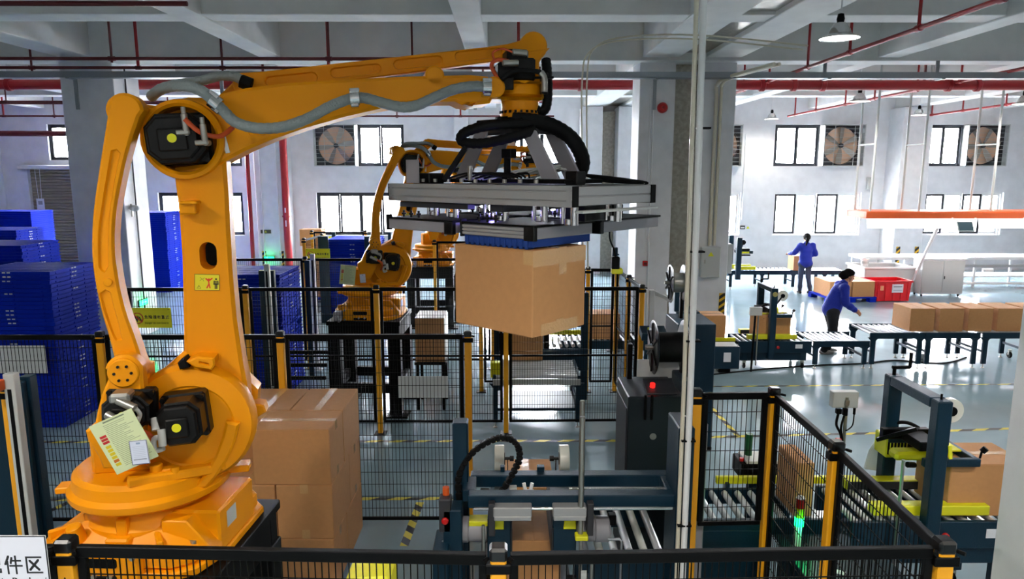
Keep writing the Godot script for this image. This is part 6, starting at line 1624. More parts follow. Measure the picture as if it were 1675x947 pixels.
func strappers():
	var t := thing("strapping_machine", "dark strapping machine with a big black strap reel behind the conduit", "strapping machine", V(1.10, 0, 5.45))
	part(t, "cabinet", MB.new().bb(-0.17, 0.02, -0.30, 0.26, 1.60, 0.25, 0.008), M.teal_dark)
	part(t, "side_door", MB.new().bb(-0.178, 0.1, -0.27, -0.17, 1.5, 0.22, 0.004), M.charcoal)
	part(t, "base", MB.new().bb(-0.18, 0, -0.3, 0.27, 0.04, 0.25, 0.004), M.black)
	part(t, "emblem", MB.new().cyl(Vector3(0.03, 1.28, 0.25), Vector3(0.03, 1.28, 0.254), 0.026, -1, 20), M.zinc)
	part(t, "door_handle", MB.new().bb(-0.05, 1.42, 0.25, -0.03, 1.62, 0.275, 0.004).bb(0.0, 1.42, 0.25, 0.02, 1.62, 0.275, 0.004), M.black)
	part(t, "lock", MB.new().bb(0.2, 1.12, 0.25, 0.225, 1.18, 0.262, 0.003), M.grey_light)
	part(t, "control_panel", MB.new().box(Vector3(0.1, 1.63, 0.1), Vector3(0.24, 0.03, 0.2), 0.005, Basis(Vector3(1, 0, 0), 0.35)), M.charcoal)
	part(t, "red_lamp", MB.new().cyl(Vector3(0.04, 1.64, 0.12), Vector3(0.04, 1.668, 0.13), 0.02, -1, 12), M.red_glow)
	part_each(t, "reel_arm", MB.new().bb(0.34, 1.55, -0.25, 0.38, 1.94, -0.19, 0.004).bb(-0.10, 1.58, -0.28, -0.06, 1.90, -0.22, 0.004), M.black)
	part(t, "white_board", MB.new().bb(0.0, 1.58, -0.34, 0.36, 1.74, -0.32, 0.003), M.white_plastic)
	part(t, "side_frame", MB.new().bb(0.29, 0.0, -0.3, 0.37, 1.66, 0.04, 0.008), M.teal)
	reel(t, Vector3(0.10, 1.88, -0.2), 0.225, 0.25, M.rubber, 0.125)
	t = thing("strapping_machine", "teal strapping machine with a silver strap reel, beyond the black reel", "strapping machine", V(2.05, 0, 8.35))
	part(t, "cabinet", MB.new().bb(-0.05, 0.02, -0.35, 0.40, 1.55, 0.30, 0.008), M.teal)
	part(t, "base", MB.new().bb(-0.06, 0, -0.36, 0.41, 0.04, 0.31, 0.004), M.black)
	part_each(t, "reel_arm", MB.new().bb(0.05, 1.55, -0.1, 0.09, 2.02, -0.04, 0.004), M.black)
	reel(t, Vector3(-0.10, 2.0, 0.0), 0.215, 0.16, M.zinc, 0.12)
	part(t, "control_panel", MB.new().box(Vector3(-0.30, 1.40, 0.1), Vector3(0.30, 0.10, 0.2), 0.006, Basis(Vector3(1, 0, 0), 0.3)), M.teal)
	part(t, "panel_post", MB.new().bb(-0.34, 0.0, 0.05, -0.26, 1.36, 0.13, 0.005), M.teal)
	part_each(t, "button", MB.new().cyl(Vector3(-0.36, 1.45, 0.14), Vector3(-0.36, 1.475, 0.15), 0.018, -1, 12).cyl(Vector3(-0.28, 1.45, 0.14), Vector3(-0.28, 1.475, 0.15), 0.018, -1, 12), M.lemon)
	part(t, "white_arch", MB.new().bb(-0.30, 1.36, -0.22, -0.24, 1.88, -0.16, 0.004).bar(Vector3(-0.27, 1.86, -0.19), Vector3(-0.02, 1.74, -0.19), 0.05, 0.05, 0.004), M.white_paint)
	# cabinet of the far line, right beside the conduit
	t = thing("machine_cabinet", "teal machine cabinet with white labels right of the conduit", "cabinet", V(2.86, 0, 11.2))
	part(t, "body", MB.new().bb(-0.18, 0.02, -0.25, 0.20, 1.12, 0.25, 0.008), M.teal)
	part(t, "upper_housing", MB.new().bb(-0.2, 1.12, -0.2, 0.0, 1.55, 0.2, 0.008), M.teal)
	part(t, "base", MB.new().bb(-0.19, 0, -0.26, 0.21, 0.03, 0.26, 0.003), M.black)
	part(t, "white_label", MB.new().bb(0.06, 0.90, 0.25, 0.17, 0.97, 0.253), M.paper)
	part(t, "white_label", MB.new().bb(0.09, 1.0, 0.25, 0.18, 1.09, 0.253), M.paper)
	part(t, "white_label", MB.new().bb(0.09, 0.03, 0.25, 0.18, 0.09, 0.253), M.paper)

func sealer(label: String, at: Vector3, bed: float) -> Node3D:
	var t := thing("case_sealer", label, "case sealer", at, 0, "teal case sealers with a square mast")
	var y := bed
	roller_bed(t, -0.55, 0.70, -0.29, 0.29, y, 0.1, 0.024, 0.20, M.roller)
	part(t, "apron", MB.new().bb(-0.50, y - 0.34, -0.26, 0.55, y - 0.18, 0.27, 0.006), M.teal)
	for z in [-0.31, 0.31]:
		part(t, "mast_post", MB.new().bb(-0.052, y - 0.30, z - 0.045, 0.052, y + 0.92, z + 0.05, 0.008), M.teal)
	part(t, "mast_beam", MB.new().bb(-0.054, y + 0.85, -0.26, 0.054, y + 0.922, 0.26, 0.006), M.teal)
	var cr := MB.new()
	cr.cyl(Vector3(0, y + 0.92, -0.31), Vector3(0, y + 0.97, -0.31), 0.014, -1, 10); cr.bar(Vector3(-0.02, y + 0.98, -0.31), Vector3(0.12, y + 0.985, -0.30), 0.025, 0.025, 0.004); cr.cyl(Vector3(0.115, y + 0.985, -0.30), Vector3(0.115, y + 1.10, -0.30), 0.013, -1, 10)
	part(t, "crank_handle", cr, M.black)
	part(t, "top_pin", MB.new().cyl(Vector3(0, y + 0.92, 0.30), Vector3(0, y + 0.96, 0.30), 0.008, -1, 8), M.black)
	for s: float in [-1.0, 1.0]:
		var g := MB.new()
		g.bb(-0.38, y + 0.03, s * 0.215 - 0.05, 0.46, y + 0.105, s * 0.215 + 0.05, 0.006)
		var gd := part(t, "yellow_side_belt", g, M.lemon)
		part(gd, "belt", MB.new().bb(-0.37, y + 0.035, s * 0.16 - 0.004, 0.45, y + 0.10, s * 0.16 + 0.004, 0.002), M.belt)
	# head that rides on the posts
	for z in [-0.22, 0.24]: part(t, "head_arm", MB.new().bb(-0.05, y + 0.40, z - 0.02, 0.36, y + 0.46, z + 0.02, 0.005), M.teal)
	part(t, "head_end", MB.new().bb(0.32, y + 0.40, -0.22, 0.365, y + 0.455, 0.24, 0.005), M.teal)
	for s in [[0.36, 0.24], [0.34, -0.2]]: part_each(t, "clamp_knob", MB.new().cyl(Vector3(s[0], y + 0.46, s[1]), Vector3(s[0] + 0.01, y + 0.52, s[1]), 0.008, -1, 8).cyl(Vector3(s[0] + 0.01, y + 0.51, s[1]), Vector3(s[0] + 0.03, y + 0.54, s[1] + 0.01), 0.022, -1, 10), M.black)
	part(t, "head_plate", MB.new().bb(-0.14, y + 0.36, -0.06, 0.30, y + 0.43, 0.06, 0.02), M.lemon)
	part(t, "head_plate", MB.new().bb(0.05, y + 0.45, -0.18, 0.32, y + 0.465, 0.1, 0.004), M.lemon)
	part(t, "head_frame", MB.new().bb(-0.16, y + 0.47, -0.16, 0.20, y + 0.55, -0.10, 0.006).bb(-0.02, y + 0.47, -0.1, 0.14, y + 0.54, 0.14, 0.006).bar(Vector3(-0.2, y + 0.46, -0.12), Vector3(0.02, y + 0.60, 0.02), 0.03, 0.03, 0.004).bar(Vector3(0.12, y + 0.53, 0.03), Vector3(0.25, y + 0.73, 0.03), 0.02, 0.025, 0.003), M.black)
	part(t, "handle", MB.new().cyl(Vector3(-0.02, y + 0.35, 0.1), Vector3(-0.10, y + 0.37, 0.14), 0.022, -1, 10, true, 0.005), M.black)
	var rl := part(t, "tape_roll", MB.new().lathe([Vector2(0.035, 0), Vector2(0.09, 0), Vector2(0.092, 0.004), Vector2(0.092, 0.048), Vector2(0.035, 0.05), Vector2(0.035, 0)], Transform3D(Basis(Vector3(1, 0, 0), PI / 2), Vector3(0.26, y + 0.74, -0.02)), 32), M.wrap)
	part(rl, "roll_hub", MB.new().cyl(Vector3(0.26, y + 0.74, -0.03), Vector3(0.26, y + 0.74, 0.05), 0.036, -1, 18, true, 0.006), M.black)
	# yellow motor box on the far post with its hose
	var mb := part(t, "motor_box", MB.new().bb(-0.06, y + 0.27, -0.40, 0.11, y + 0.44, -0.22, 0.008), M.lemon)
	part(mb, "motor", MB.new().bb(0.10, y + 0.27, -0.36, 0.19, y + 0.39, -0.24, 0.008), M.black)
	for k in 6: part(mb, "vent_slot", MB.new().bb(-0.05 + k * 0.026, y + 0.30, -0.222, -0.035 + k * 0.026, y + 0.41, -0.216), M.black)
	part(t, "hose", MB.new().tube(spline([Vector3(0.02, y + 0.44, -0.30), Vector3(0.03, y + 0.53, -0.28), Vector3(0.10, y + 0.56, -0.2), Vector3(0.2, y + 0.50, -0.1)], 6), 0.014, 8), M.rubber)
	part(t, "clear_film", MB.new().prism(PackedVector2Array([Vector2(-0.12, y + 0.10), Vector2(0.02, y + 0.08), Vector2(0.0, y + 0.24), Vector2(-0.05, y + 0.33), Vector2(-0.09, y + 0.25)]), -0.42, -0.39, 0.004), M.poly)
	part(t, "yellow_tag", MB.new().box(Vector3(0.055, y + 0.56, 0.37), Vector3(0.025, 0.10, 0.012), 0.003, Basis(Vector3(0, 0, 1), 0.15)), M.lemon)
	part(t, "side_pole", MB.new().cyl(Vector3(-0.26, y - 0.4, 0.36), Vector3(-0.26, y + 0.5, 0.36), 0.012, -1, 10), M.zinc)
	part(t, "switch", MB.new().cyl(Vector3(0.12, y - 0.10, 0.305), Vector3(0.12, y - 0.10, 0.335), 0.025, -1, 14, true, 0.006), M.alarm)
	part(t, "white_label", MB.new().bb(0.42, y - 0.12, 0.306, 0.54, y - 0.05, 0.309), M.paper)
	for x in [-0.42, 0.58]:
		for z in [-0.24, 0.24]:
			var l := part(t, "leg", MB.new().bb(x - 0.05, 0.14, z - 0.04, x + 0.05, y - 0.18, z + 0.04, 0.005), M.teal)
			castor(l, Vector3(x, 0, z))
	return t

func sealers_and_conveyors():
	sealer("near case sealer with a tall teal mast and yellow motor box", V(3.03, 0, 5.0), 0.82)
	carton("brown carton leaving the near case sealer by the white column", V(3.50, 0.82, 5.0), 0, 0.58, 0.40, 0.42, "cartons in the case sealers")
	var fs := sealer("far case sealer at the start of the roller line, near the twin columns", V(4.47, 0, 11.9), 0.48)
	part(fs, "round_badge", MB.new().cyl(Vector3(0, 1.30, 0.355), Vector3(0, 1.30, 0.37), 0.042, -1, 20, true, 0.005), M.brass)
	carton("brown carton under the head of the far case sealer", V(4.55, 0.48, 11.9), 0, 0.60, 0.42, 0.31, "cartons in the case sealers")
	var t := thing("control_cabinet", "teal control cabinet on the side of the far case sealer", "control panel", V(3.64, 0, 11.5))
	part(t, "body", MB.new().bb(-0.22, 0.08, -0.05, 0.22, 0.46, 0.18, 0.008), M.teal)
	part(t, "stand", MB.new().bb(-0.1, 0, -0.04, 0.1, 0.08, 0.1, 0.004), M.black)
	part(t, "keypad", MB.new().box(Vector3(0, 0.47, 0.07), Vector3(0.36, 0.02, 0.16), 0.004, Basis(Vector3(1, 0, 0), 0.25)), M.white_plastic)
	part(t, "white_label", MB.new().bb(-0.05, 0.2, 0.18, 0.07, 0.36, 0.184), M.paper)
	part(t, "screen", MB.new().bb(0.36, 0.98, 0.1, 0.56, 1.12, 0.16, 0.006), M.grey_light)
	part(t, "screen_post", MB.new().cyl(Vector3(0.46, 0.0, 0.06), Vector3(0.46, 1.0, 0.12), 0.018, -1, 10), M.black)
	t = thing("roller_table", "teal infeed roller table under the carton beside the electrical cabinet", "conveyor", V(3.45, 0, 11.95))
	roller_bed(t, -0.5, 0.42, -0.28, 0.28, 0.48, 0.1, 0.024, 0.12)
	legs_at(t, [-0.4, 0.34], -0.26, 0.26, 0.37)
	part(t, "yellow_guide", MB.new().bb(-0.3, 0.48, 0.3, 0.42, 0.54, 0.34, 0.004), M.lemon)
	carton("brown carton waiting left of the far case sealer", V(3.45, 0.48, 11.95), 0, 0.56, 0.42, 0.42, "")
	t = thing("roller_table", "first free roller table right of the far case sealer, beside the bending worker", "conveyor", V(5.68, 0, 11.98))
	roller_bed(t, -0.48, 0.48, -0.36, 0.36, 0.48, 0.093, 0.023, 0.10)
	legs_at(t, [-0.42, 0.42], -0.34, 0.34, 0.40, 0.08)
	var xs := [[6.635, "roller table with bare rollers left of the row of cartons"], [7.58, "roller table under the first cartons of the row"], [8.56, "roller table under the last cartons, with a castor"]]
	for x in xs:
		t = thing("roller_table", x[1], "conveyor", V(x[0], 0, 12.0), 0, "")
		roller_bed(t, -0.47, 0.47, -0.37, 0.37, 0.62, 0.093, 0.023, 0.10)
		legs_at(t, [-0.40, 0.40], -0.35, 0.35, 0.54, 0.08)
	castor(t, Vector3(0.52, 0, -0.3), 0.06)
	var who := ["first carton in the row on the rollers, at the left end", "second carton from the left in the row on the rollers", "third carton from the left in the row on the rollers", "fourth carton from the left in the row, by the white column", "carton at the right end of the row hidden by the column"]
	for k in 5: carton(who[k], V(7.10 + k * 0.5, 0.62, 12.02), 90, 0.56, 0.40, 0.42, "row of cartons on the roller tables", false)
	# cable across the floor
	pipe("floor_cable", "black cable lying on the floor under the roller tables", "cable", spline([V(3.3, 0.012, 11.2), V(4.2, 0.012, 11.5), V(5.2, 0.012, 11.75), V(6.2, 0.012, 11.9), V(6.9, 0.012, 12.1), V(7.6, 0.012, 11.9), V(8.3, 0.012, 12.3)], 8), 0.012, M.black, "", 6)
	solo("junction_box", "small grey box on the floor under the roller tables", "box", MB.new().bb(-0.06, 0, -0.05, 0.06, 0.1, 0.05, 0.006), M.grey_light, V(7.45, 0, 12.25))

func stands():
	var t := thing("control_stand", "grey control box on a thin steel post with hanging black cables", "control stand", V(3.1, 0, 6.15))
	part(t, "post", MB.new().cyl(Vector3(0, 0, 0), Vector3(0, 1.28, 0), 0.016, -1, 12), M.zinc)
	part(t, "foot", MB.new().cyl(Vector3(0, 0, 0), Vector3(0, 0.02, 0), 0.12, -1, 20, true, 0.004), M.black)
	part(t, "box", MB.new().box(Vector3(-0.01, 1.255, -0.04), Vector3(0.235, 0.15, 0.08), 0.006), M.grey_light)
	part(t, "mounting_plate", MB.new().box(Vector3(0, 1.23, 0.008), Vector3(0.04, 0.05, 0.02), 0.003), M.zinc)
	part_each(t, "plug", MB.new().box(Vector3(-0.07, 1.15, 0), Vector3(0.05, 0.05, 0.04), 0.006).box(Vector3(-0.02, 1.15, 0.02), Vector3(0.04, 0.07, 0.04), 0.006).cyl(Vector3(0.075, 1.12, 0), Vector3(0.075, 1.18, 0), 0.012, -1, 10), M.black)
	part(t, "cable", MB.new().tube(spline([Vector3(-0.07, 1.13, 0), Vector3(-0.08, 1.02, 0.0), Vector3(-0.04, 0.92, 0.02), Vector3(-0.02, 0.7, 0.03), Vector3(-0.05, 0.3, 0.03)], 6), 0.012, 8), M.black)
	part(t, "cable", MB.new().tube(spline([Vector3(-0.02, 1.13, 0.02), Vector3(-0.05, 1.0, 0.03), Vector3(-0.03, 0.85, 0.04), Vector3(-0.04, 0.6, 0.04)], 6), 0.010, 8), M.black)
	part(t, "cable", MB.new().tube(spline([Vector3(0.075, 1.12, 0), Vector3(0.07, 1.02, 0), Vector3(0.03, 0.98, 0.01), Vector3(0, 0.97, 0.02)], 6), 0.006, 6), M.black)
	part(t, "red_plug", MB.new().box(Vector3(-0.065, 0.87, 0.03), Vector3(0.05, 0.06, 0.04), 0.006), M.alarm)


func wall_fittings():
	# risers and downpipes
	pipe("red_riser", "slimmer red riser pipe left of the far pilaster", "pipe", [V(-8.28, 0, 22.8), V(-8.28, 5.0, 22.8)], 0.065, M.red, "red riser pipes")
	var t := thing("red_riser", "thicker red riser pipe right of the far pilaster", "pipe", V(-7.12, 0, 22.8), 0, "red riser pipes")
	part(t, "pipe_run", MB.new().cyl(Vector3(0, 0, 0), Vector3(0, 5.0, 0), 0.115, -1, 18), M.red)
	part(t, "flange", MB.new().cyl(Vector3(0, 1.9, 0), Vector3(0, 1.95, 0), 0.14, -1, 18), M.red)
	part(t, "printed_mark", MB.new().bb(-0.02, 1.6, 0.113, 0.02, 1.8, 0.117).bb(-0.02, 2.05, 0.113, 0.02, 2.2, 0.117), M.white_plastic)
	pipe("white_downpipe", "white downpipe at the far left corner of the hall", "pipe", [V(-16.75, 0, 22.4), V(-16.75, 5.4, 22.4)], 0.09, M.white_plastic)
	for c in [[-7.95, 22.96, 0.02, "thin conduit on the far pilaster, left one", 0.0], [-7.42, 22.96, 0.02, "thin conduit on the far pilaster, right one", 0.0], [2.78, 13.77, 0.015, "thin conduit beside the red alarm bell", 0.0], [7.98, 23.97, 0.015, "thin conduit dropping to the blue wall sign", 1.75], [14.1, 23.97, 0.02, "thin conduit on the wall right of the hazard column", 0.0]]:
		pipe("wall_conduit", c[3], "conduit", [V(c[0], c[4], c[1]), V(c[0], 5.0 if c[1] < 20 else 4.6, c[1])], c[2], M.white_plastic, "thin wall conduits", 8)
	for c in [[3.97, 0.035, "cream pipe running down the right twin column to the cabinet"], [4.06, 0.03, "second cream pipe running down the right twin column"]]:
		pipe("column_pipe", c[2], "pipe", spline([V(c[0], 1.9, 13.74), V(c[0], 4.6, 13.74), V(c[0], 4.95, 13.7), V(c[0] + 0.12, 5.05, 13.4), V(c[0] + 0.5, 5.1, 12.2)], 6), c[1], M.cream_pipe, "cream column pipes", 10)
	pipe("column_conduit", "dark cable running down the left column face", "cable", [V(-7.43, 0.3, 14.2), V(-7.43, 5.3, 14.2)], 0.014, M.charcoal, "", 6)
	# fittings on columns
	t = thing("alarm_bell", "round red alarm sounder high on the left twin column", "alarm", V(2.96, 4.53, 13.8))
	part(t, "housing", MB.new().lathe([Vector2(0, 0), Vector2(0.10, 0), Vector2(0.10, 0.05), Vector2(0.07, 0.10), Vector2(0, 0.10)], Transform3D(Basis(Vector3(1, 0, 0), PI / 2), Vector3.ZERO), 24), M.alarm)
	part(t, "lens", MB.new().cyl(Vector3(0, 0, 0.10), Vector3(0, 0, 0.115), 0.03, -1, 14), M.red)
	t = thing("call_point", "square dark red fire call point low on the left twin column", "call point", V(2.72, 1.54, 13.8))
	part(t, "body", MB.new().bb(-0.05, -0.05, 0, 0.05, 0.05, 0.05, 0.008), M.alarm)
	part(t, "window", MB.new().bb(-0.03, -0.03, 0.05, 0.03, 0.02, 0.053), M.red_dark)
	pipe("call_point_conduit", "thin conduit above the fire call point", "conduit", [V(2.72, 1.6, 13.79), V(2.72, 4.9, 13.79)], 0.01, M.white_plastic, "", 6)
	t = thing("electrical_cabinet", "grey electrical cabinet with a yellow warning triangle on the right twin column", "electrical cabinet", V(3.98, 1.27, 13.8))
	part(t, "body", MB.new().bb(-0.18, 0, 0, 0.20, 0.60, 0.12, 0.008), M.grey_light)
	part(t, "door", MB.new().bb(-0.17, 0.01, 0.12, 0.19, 0.59, 0.132, 0.004), M.grey_light)
	part(t, "handle", MB.new().bb(-0.12, 0.28, 0.132, -0.095, 0.36, 0.142, 0.003), M.zinc)
	part(t, "warning_triangle", MB.new().prism(PackedVector2Array([Vector2(-0.055, 0.42), Vector2(0.065, 0.42), Vector2(0.005, 0.51)]), 0.132, 0.134), M.lemon)
	t = thing("electrical_cabinet", "second grey cabinet on the side of the right twin column", "electrical cabinet", V(4.36, 1.30, 14.2), 90)
	part(t, "body", MB.new().bb(-0.2, 0, 0, 0.2, 0.6, 0.15, 0.008), M.grey_light)
	part(t, "door", MB.new().bb(-0.19, 0.01, 0.15, 0.19, 0.59, 0.16, 0.004), M.grey_light)
	solo("switch_box", "small white switch box left of the grey electrical cabinet", "switch", MB.new().bb(-0.05, -0.05, 0, 0.05, 0.05, 0.04, 0.006), M.white_plastic, V(3.72, 1.50, 13.8))
	t = thing("cable_reel_clip", "small clear plastic hanger tied to the left square column", "hanger", V(-7.42, 2.6, 14.0))
	part(t, "clip", MB.new().bb(-0.01, -0.15, -0.02, 0.02, 0.1, 0.02, 0.004), M.zinc)
	part(t, "plastic", MB.new().ball(Vector3(0.08, 0.02, 0.05), 0.09, 10, Vector3(1.2, 0.7, 0.6)), M.poly)
	# hazard strips round the column feet
	var im := Image.create(32, 160, false, Image.FORMAT_RGB8)
	for y in 160:
		for x in 32: im.set_pixel(x, y, Color(0.86, 0.66, 0.08) if int(y + x * 0.8) % 40 < 18 else Color(0.035, 0.035, 0.035))
	var hm := print_mat("hazard_print", im)
	for h in [[-7.98, 22.985, 0.13, 0.6, "hazard strip on the left edge of the far pilaster"], [-7.40, 22.985, 0.13, 0.6, "hazard strip on the right edge of the far pilaster"], [12.93, 23.085, 0.13, 0.72, "hazard strip on the left edge of the far right column"], [13.55, 23.085, 0.13, 0.72, "hazard strip on the right edge of the far right column"], [4.28, 13.785, 0.12, 0.52, "hazard strip at the foot of the right twin column"], [-7.53, 13.785, 0.12, 0.52, "hazard strip at the foot of the left square column"], [-8.35, 13.785, 0.12, 0.52, "hazard strip on the outer edge of the left square column"]]:
		var q := MB.new()
		var w: float = h[2]
		q.bb(-w / 2, 0.0, -0.006, w / 2, h[3], 0.0)
		q.quad(Vector3(-w / 2, h[3], 0.002), Vector3(w / 2, h[3], 0.002), Vector3(w / 2, 0, 0.002), Vector3(-w / 2, 0, 0.002), Vector3(0, 0, 1))
		solo("hazard_strip", h[4], "hazard strip", q, hm, V(h[0], 0.42 if h[1] < 20 else 0.18, h[1]), "black and yellow hazard strips")
	# exit signs
	for e in [[-7.80, 0.55, 22.95, "green lit exit sign on the far pilaster"], [-7.45, 0.70, 14.15, "green lit exit sign low on the left square column"]]:
		t = thing("exit_sign", e[3], "exit sign", V(e[0], e[1], e[2]), 0 if e[2] > 20 else 90, "green exit signs")
		part(t, "housing", MB.new().bb(-0.18, -0.07, 0, 0.18, 0.07, 0.03, 0.004), M.charcoal)
		part(t, "lit_panel", MB.new().bb(-0.16, -0.055, 0.03, 0.16, 0.055, 0.033), M.green_glow)
		var mk := MB.new()
		mk.bb(-0.09, -0.04, 0.033, -0.06, 0.03, 0.035); mk.ball(Vector3(-0.05, 0.04, 0.033), 0.012, 8); mk.bar(Vector3(-0.07, 0.0, 0.034), Vector3(-0.02, 0.015, 0.034), 0.012, 0.004); mk.bb(0.02, -0.008, 0.033, 0.10, 0.008, 0.035)
		part(t, "running_mark", mk, M.white_plastic)
		var li := OmniLight3D.new()
		li.name = "sign_light"; t.add_child(li); li.position = Vector3(0, 0, 0.08); li.light_color = Color(0.1, 1.0, 0.5); li.light_energy = 0.10; li.light_size = 0.1; li.omni_range = 30; li.omni_attenuation = 2.0; li.shadow_enabled = true
	t = thing("evacuation_sign", "dark evacuation sign above the far exit sign", "sign", V(-7.88, 1.42, 22.98))
	part(t, "board", MB.new().bb(-0.17, -0.06, 0, 0.17, 0.06, 0.01, 0.002), M.olive)
	part(t, "mark", MB.new().prism(PackedVector2Array([Vector2(-0.04, -0.03), Vector2(0.04, -0.03), Vector2(0, 0.035)]), 0.01, 0.012), M.lemon)
	t = thing("wall_sign", "small blue and white sign on the far wall beside a yellow mark", "sign", V(8.03, 1.47, 23.99))
	part(t, "board", MB.new().bb(-0.085, -0.065, 0, 0.085, 0.065, 0.01, 0.002), M.frame_dark)
	part(t, "white_bar", MB.new().bb(-0.06, -0.03, 0.01, 0.06, 0.01, 0.012), M.white_plastic)
	part(t, "mark", MB.new().prism(PackedVector2Array([Vector2(0.13, -0.045), Vector2(0.24, -0.045), Vector2(0.185, 0.045)]), 0.0, 0.008), M.lemon)
	solo("meter_box", "small pale box on the wall left of the orange light frame", "box", MB.new().bb(-0.10, -0.2, 0, 0.10, 0.2, 0.1, 0.008), M.grey_light, V(12.25, 2.95, 23.99))
	t = thing("hanging_tag", "white tag hanging in front of the roller shutter", "tag", V(-15.6, 2.10, 23.75))
	part(t, "card", MB.new().bb(-0.13, 0, 0, 0.13, 0.36, 0.008, 0.002), M.paper)
	part(t, "print", MB.new().bb(-0.07, 0.16, 0.008, 0.07, 0.28, 0.01), M.grey_paint)
	part_each(t, "string", MB.new().bar(Vector3(-0.05, 0.36, 0), Vector3(-0.08, 1.34, 0), 0.012, 0.012).bar(Vector3(0.05, 0.36, 0), Vector3(0.08, 1.34, 0), 0.012, 0.012), M.white_plastic)

func floor_tapes():
	var im := Image.create(256, 16, false, Image.FORMAT_RGB8)
	for y in 16:
		for x in 256: im.set_pixel(x, y, Color(0.80, 0.74, 0.20) if int(x + y * 1.3) % 64 < 32 else Color(0.05, 0.05, 0.05))
	var m := print_mat("tape_print", im, 0.5)
	for l in [[-7.4, 8.35, 2.2, 8.35, 0.07, "black and yellow floor tape crossing behind the carton station"], [-5.2, 6.78, 0.2, 6.78, 0.07, "black and yellow floor tape behind the near left mesh"], [-0.89, 6.7, -0.93, 5.85, 0.08, "short diagonal floor tape between the carton stack and the station"], [-4.45, 6.75, -4.62, 6.3, 0.07, "short floor tape at the lower left behind the light curtain"], [-4.6, 5.9, -2.9, 5.85, 0.09, "floor tape by the foot of the big robot's pedestal"],
			[2.90, 9.9, 2.93, 8.5, 0.07, "floor tape running away beside the right-hand mesh"], [2.3, 8.45, 5.0, 8.6, 0.07, "floor tape crossing behind the narrow mesh panel"], [5.0, 8.6, 9.5, 9.0, 0.07, "floor tape crossing toward the right white column"], [3.1, 10.6, 8.5, 10.7, 0.05, "faint floor tape in front of the roller tables"]]:
		var a := V(l[0], 0, l[1])
		var b := V(l[2], 0, l[3])
		var L := (b - a).length()
		var n := maxi(1, int(L / 1.2))
		var d := (b - a) / n
		var s: Vector3 = Vector3(-d.z, 0, d.x).normalized() * l[4] * 0.5
		var q := MB.new()
		var mid := (a + b) * 0.5
		for i in n:
			var p := a + d * i - mid + Vector3(0, 0.002, 0)
			q.quad(p - s, p + d - s, p + d + s, p + s, Vector3.UP)
		solo("floor_tape", l[5], "floor tape", q, m, mid, "hazard tape on the floor")

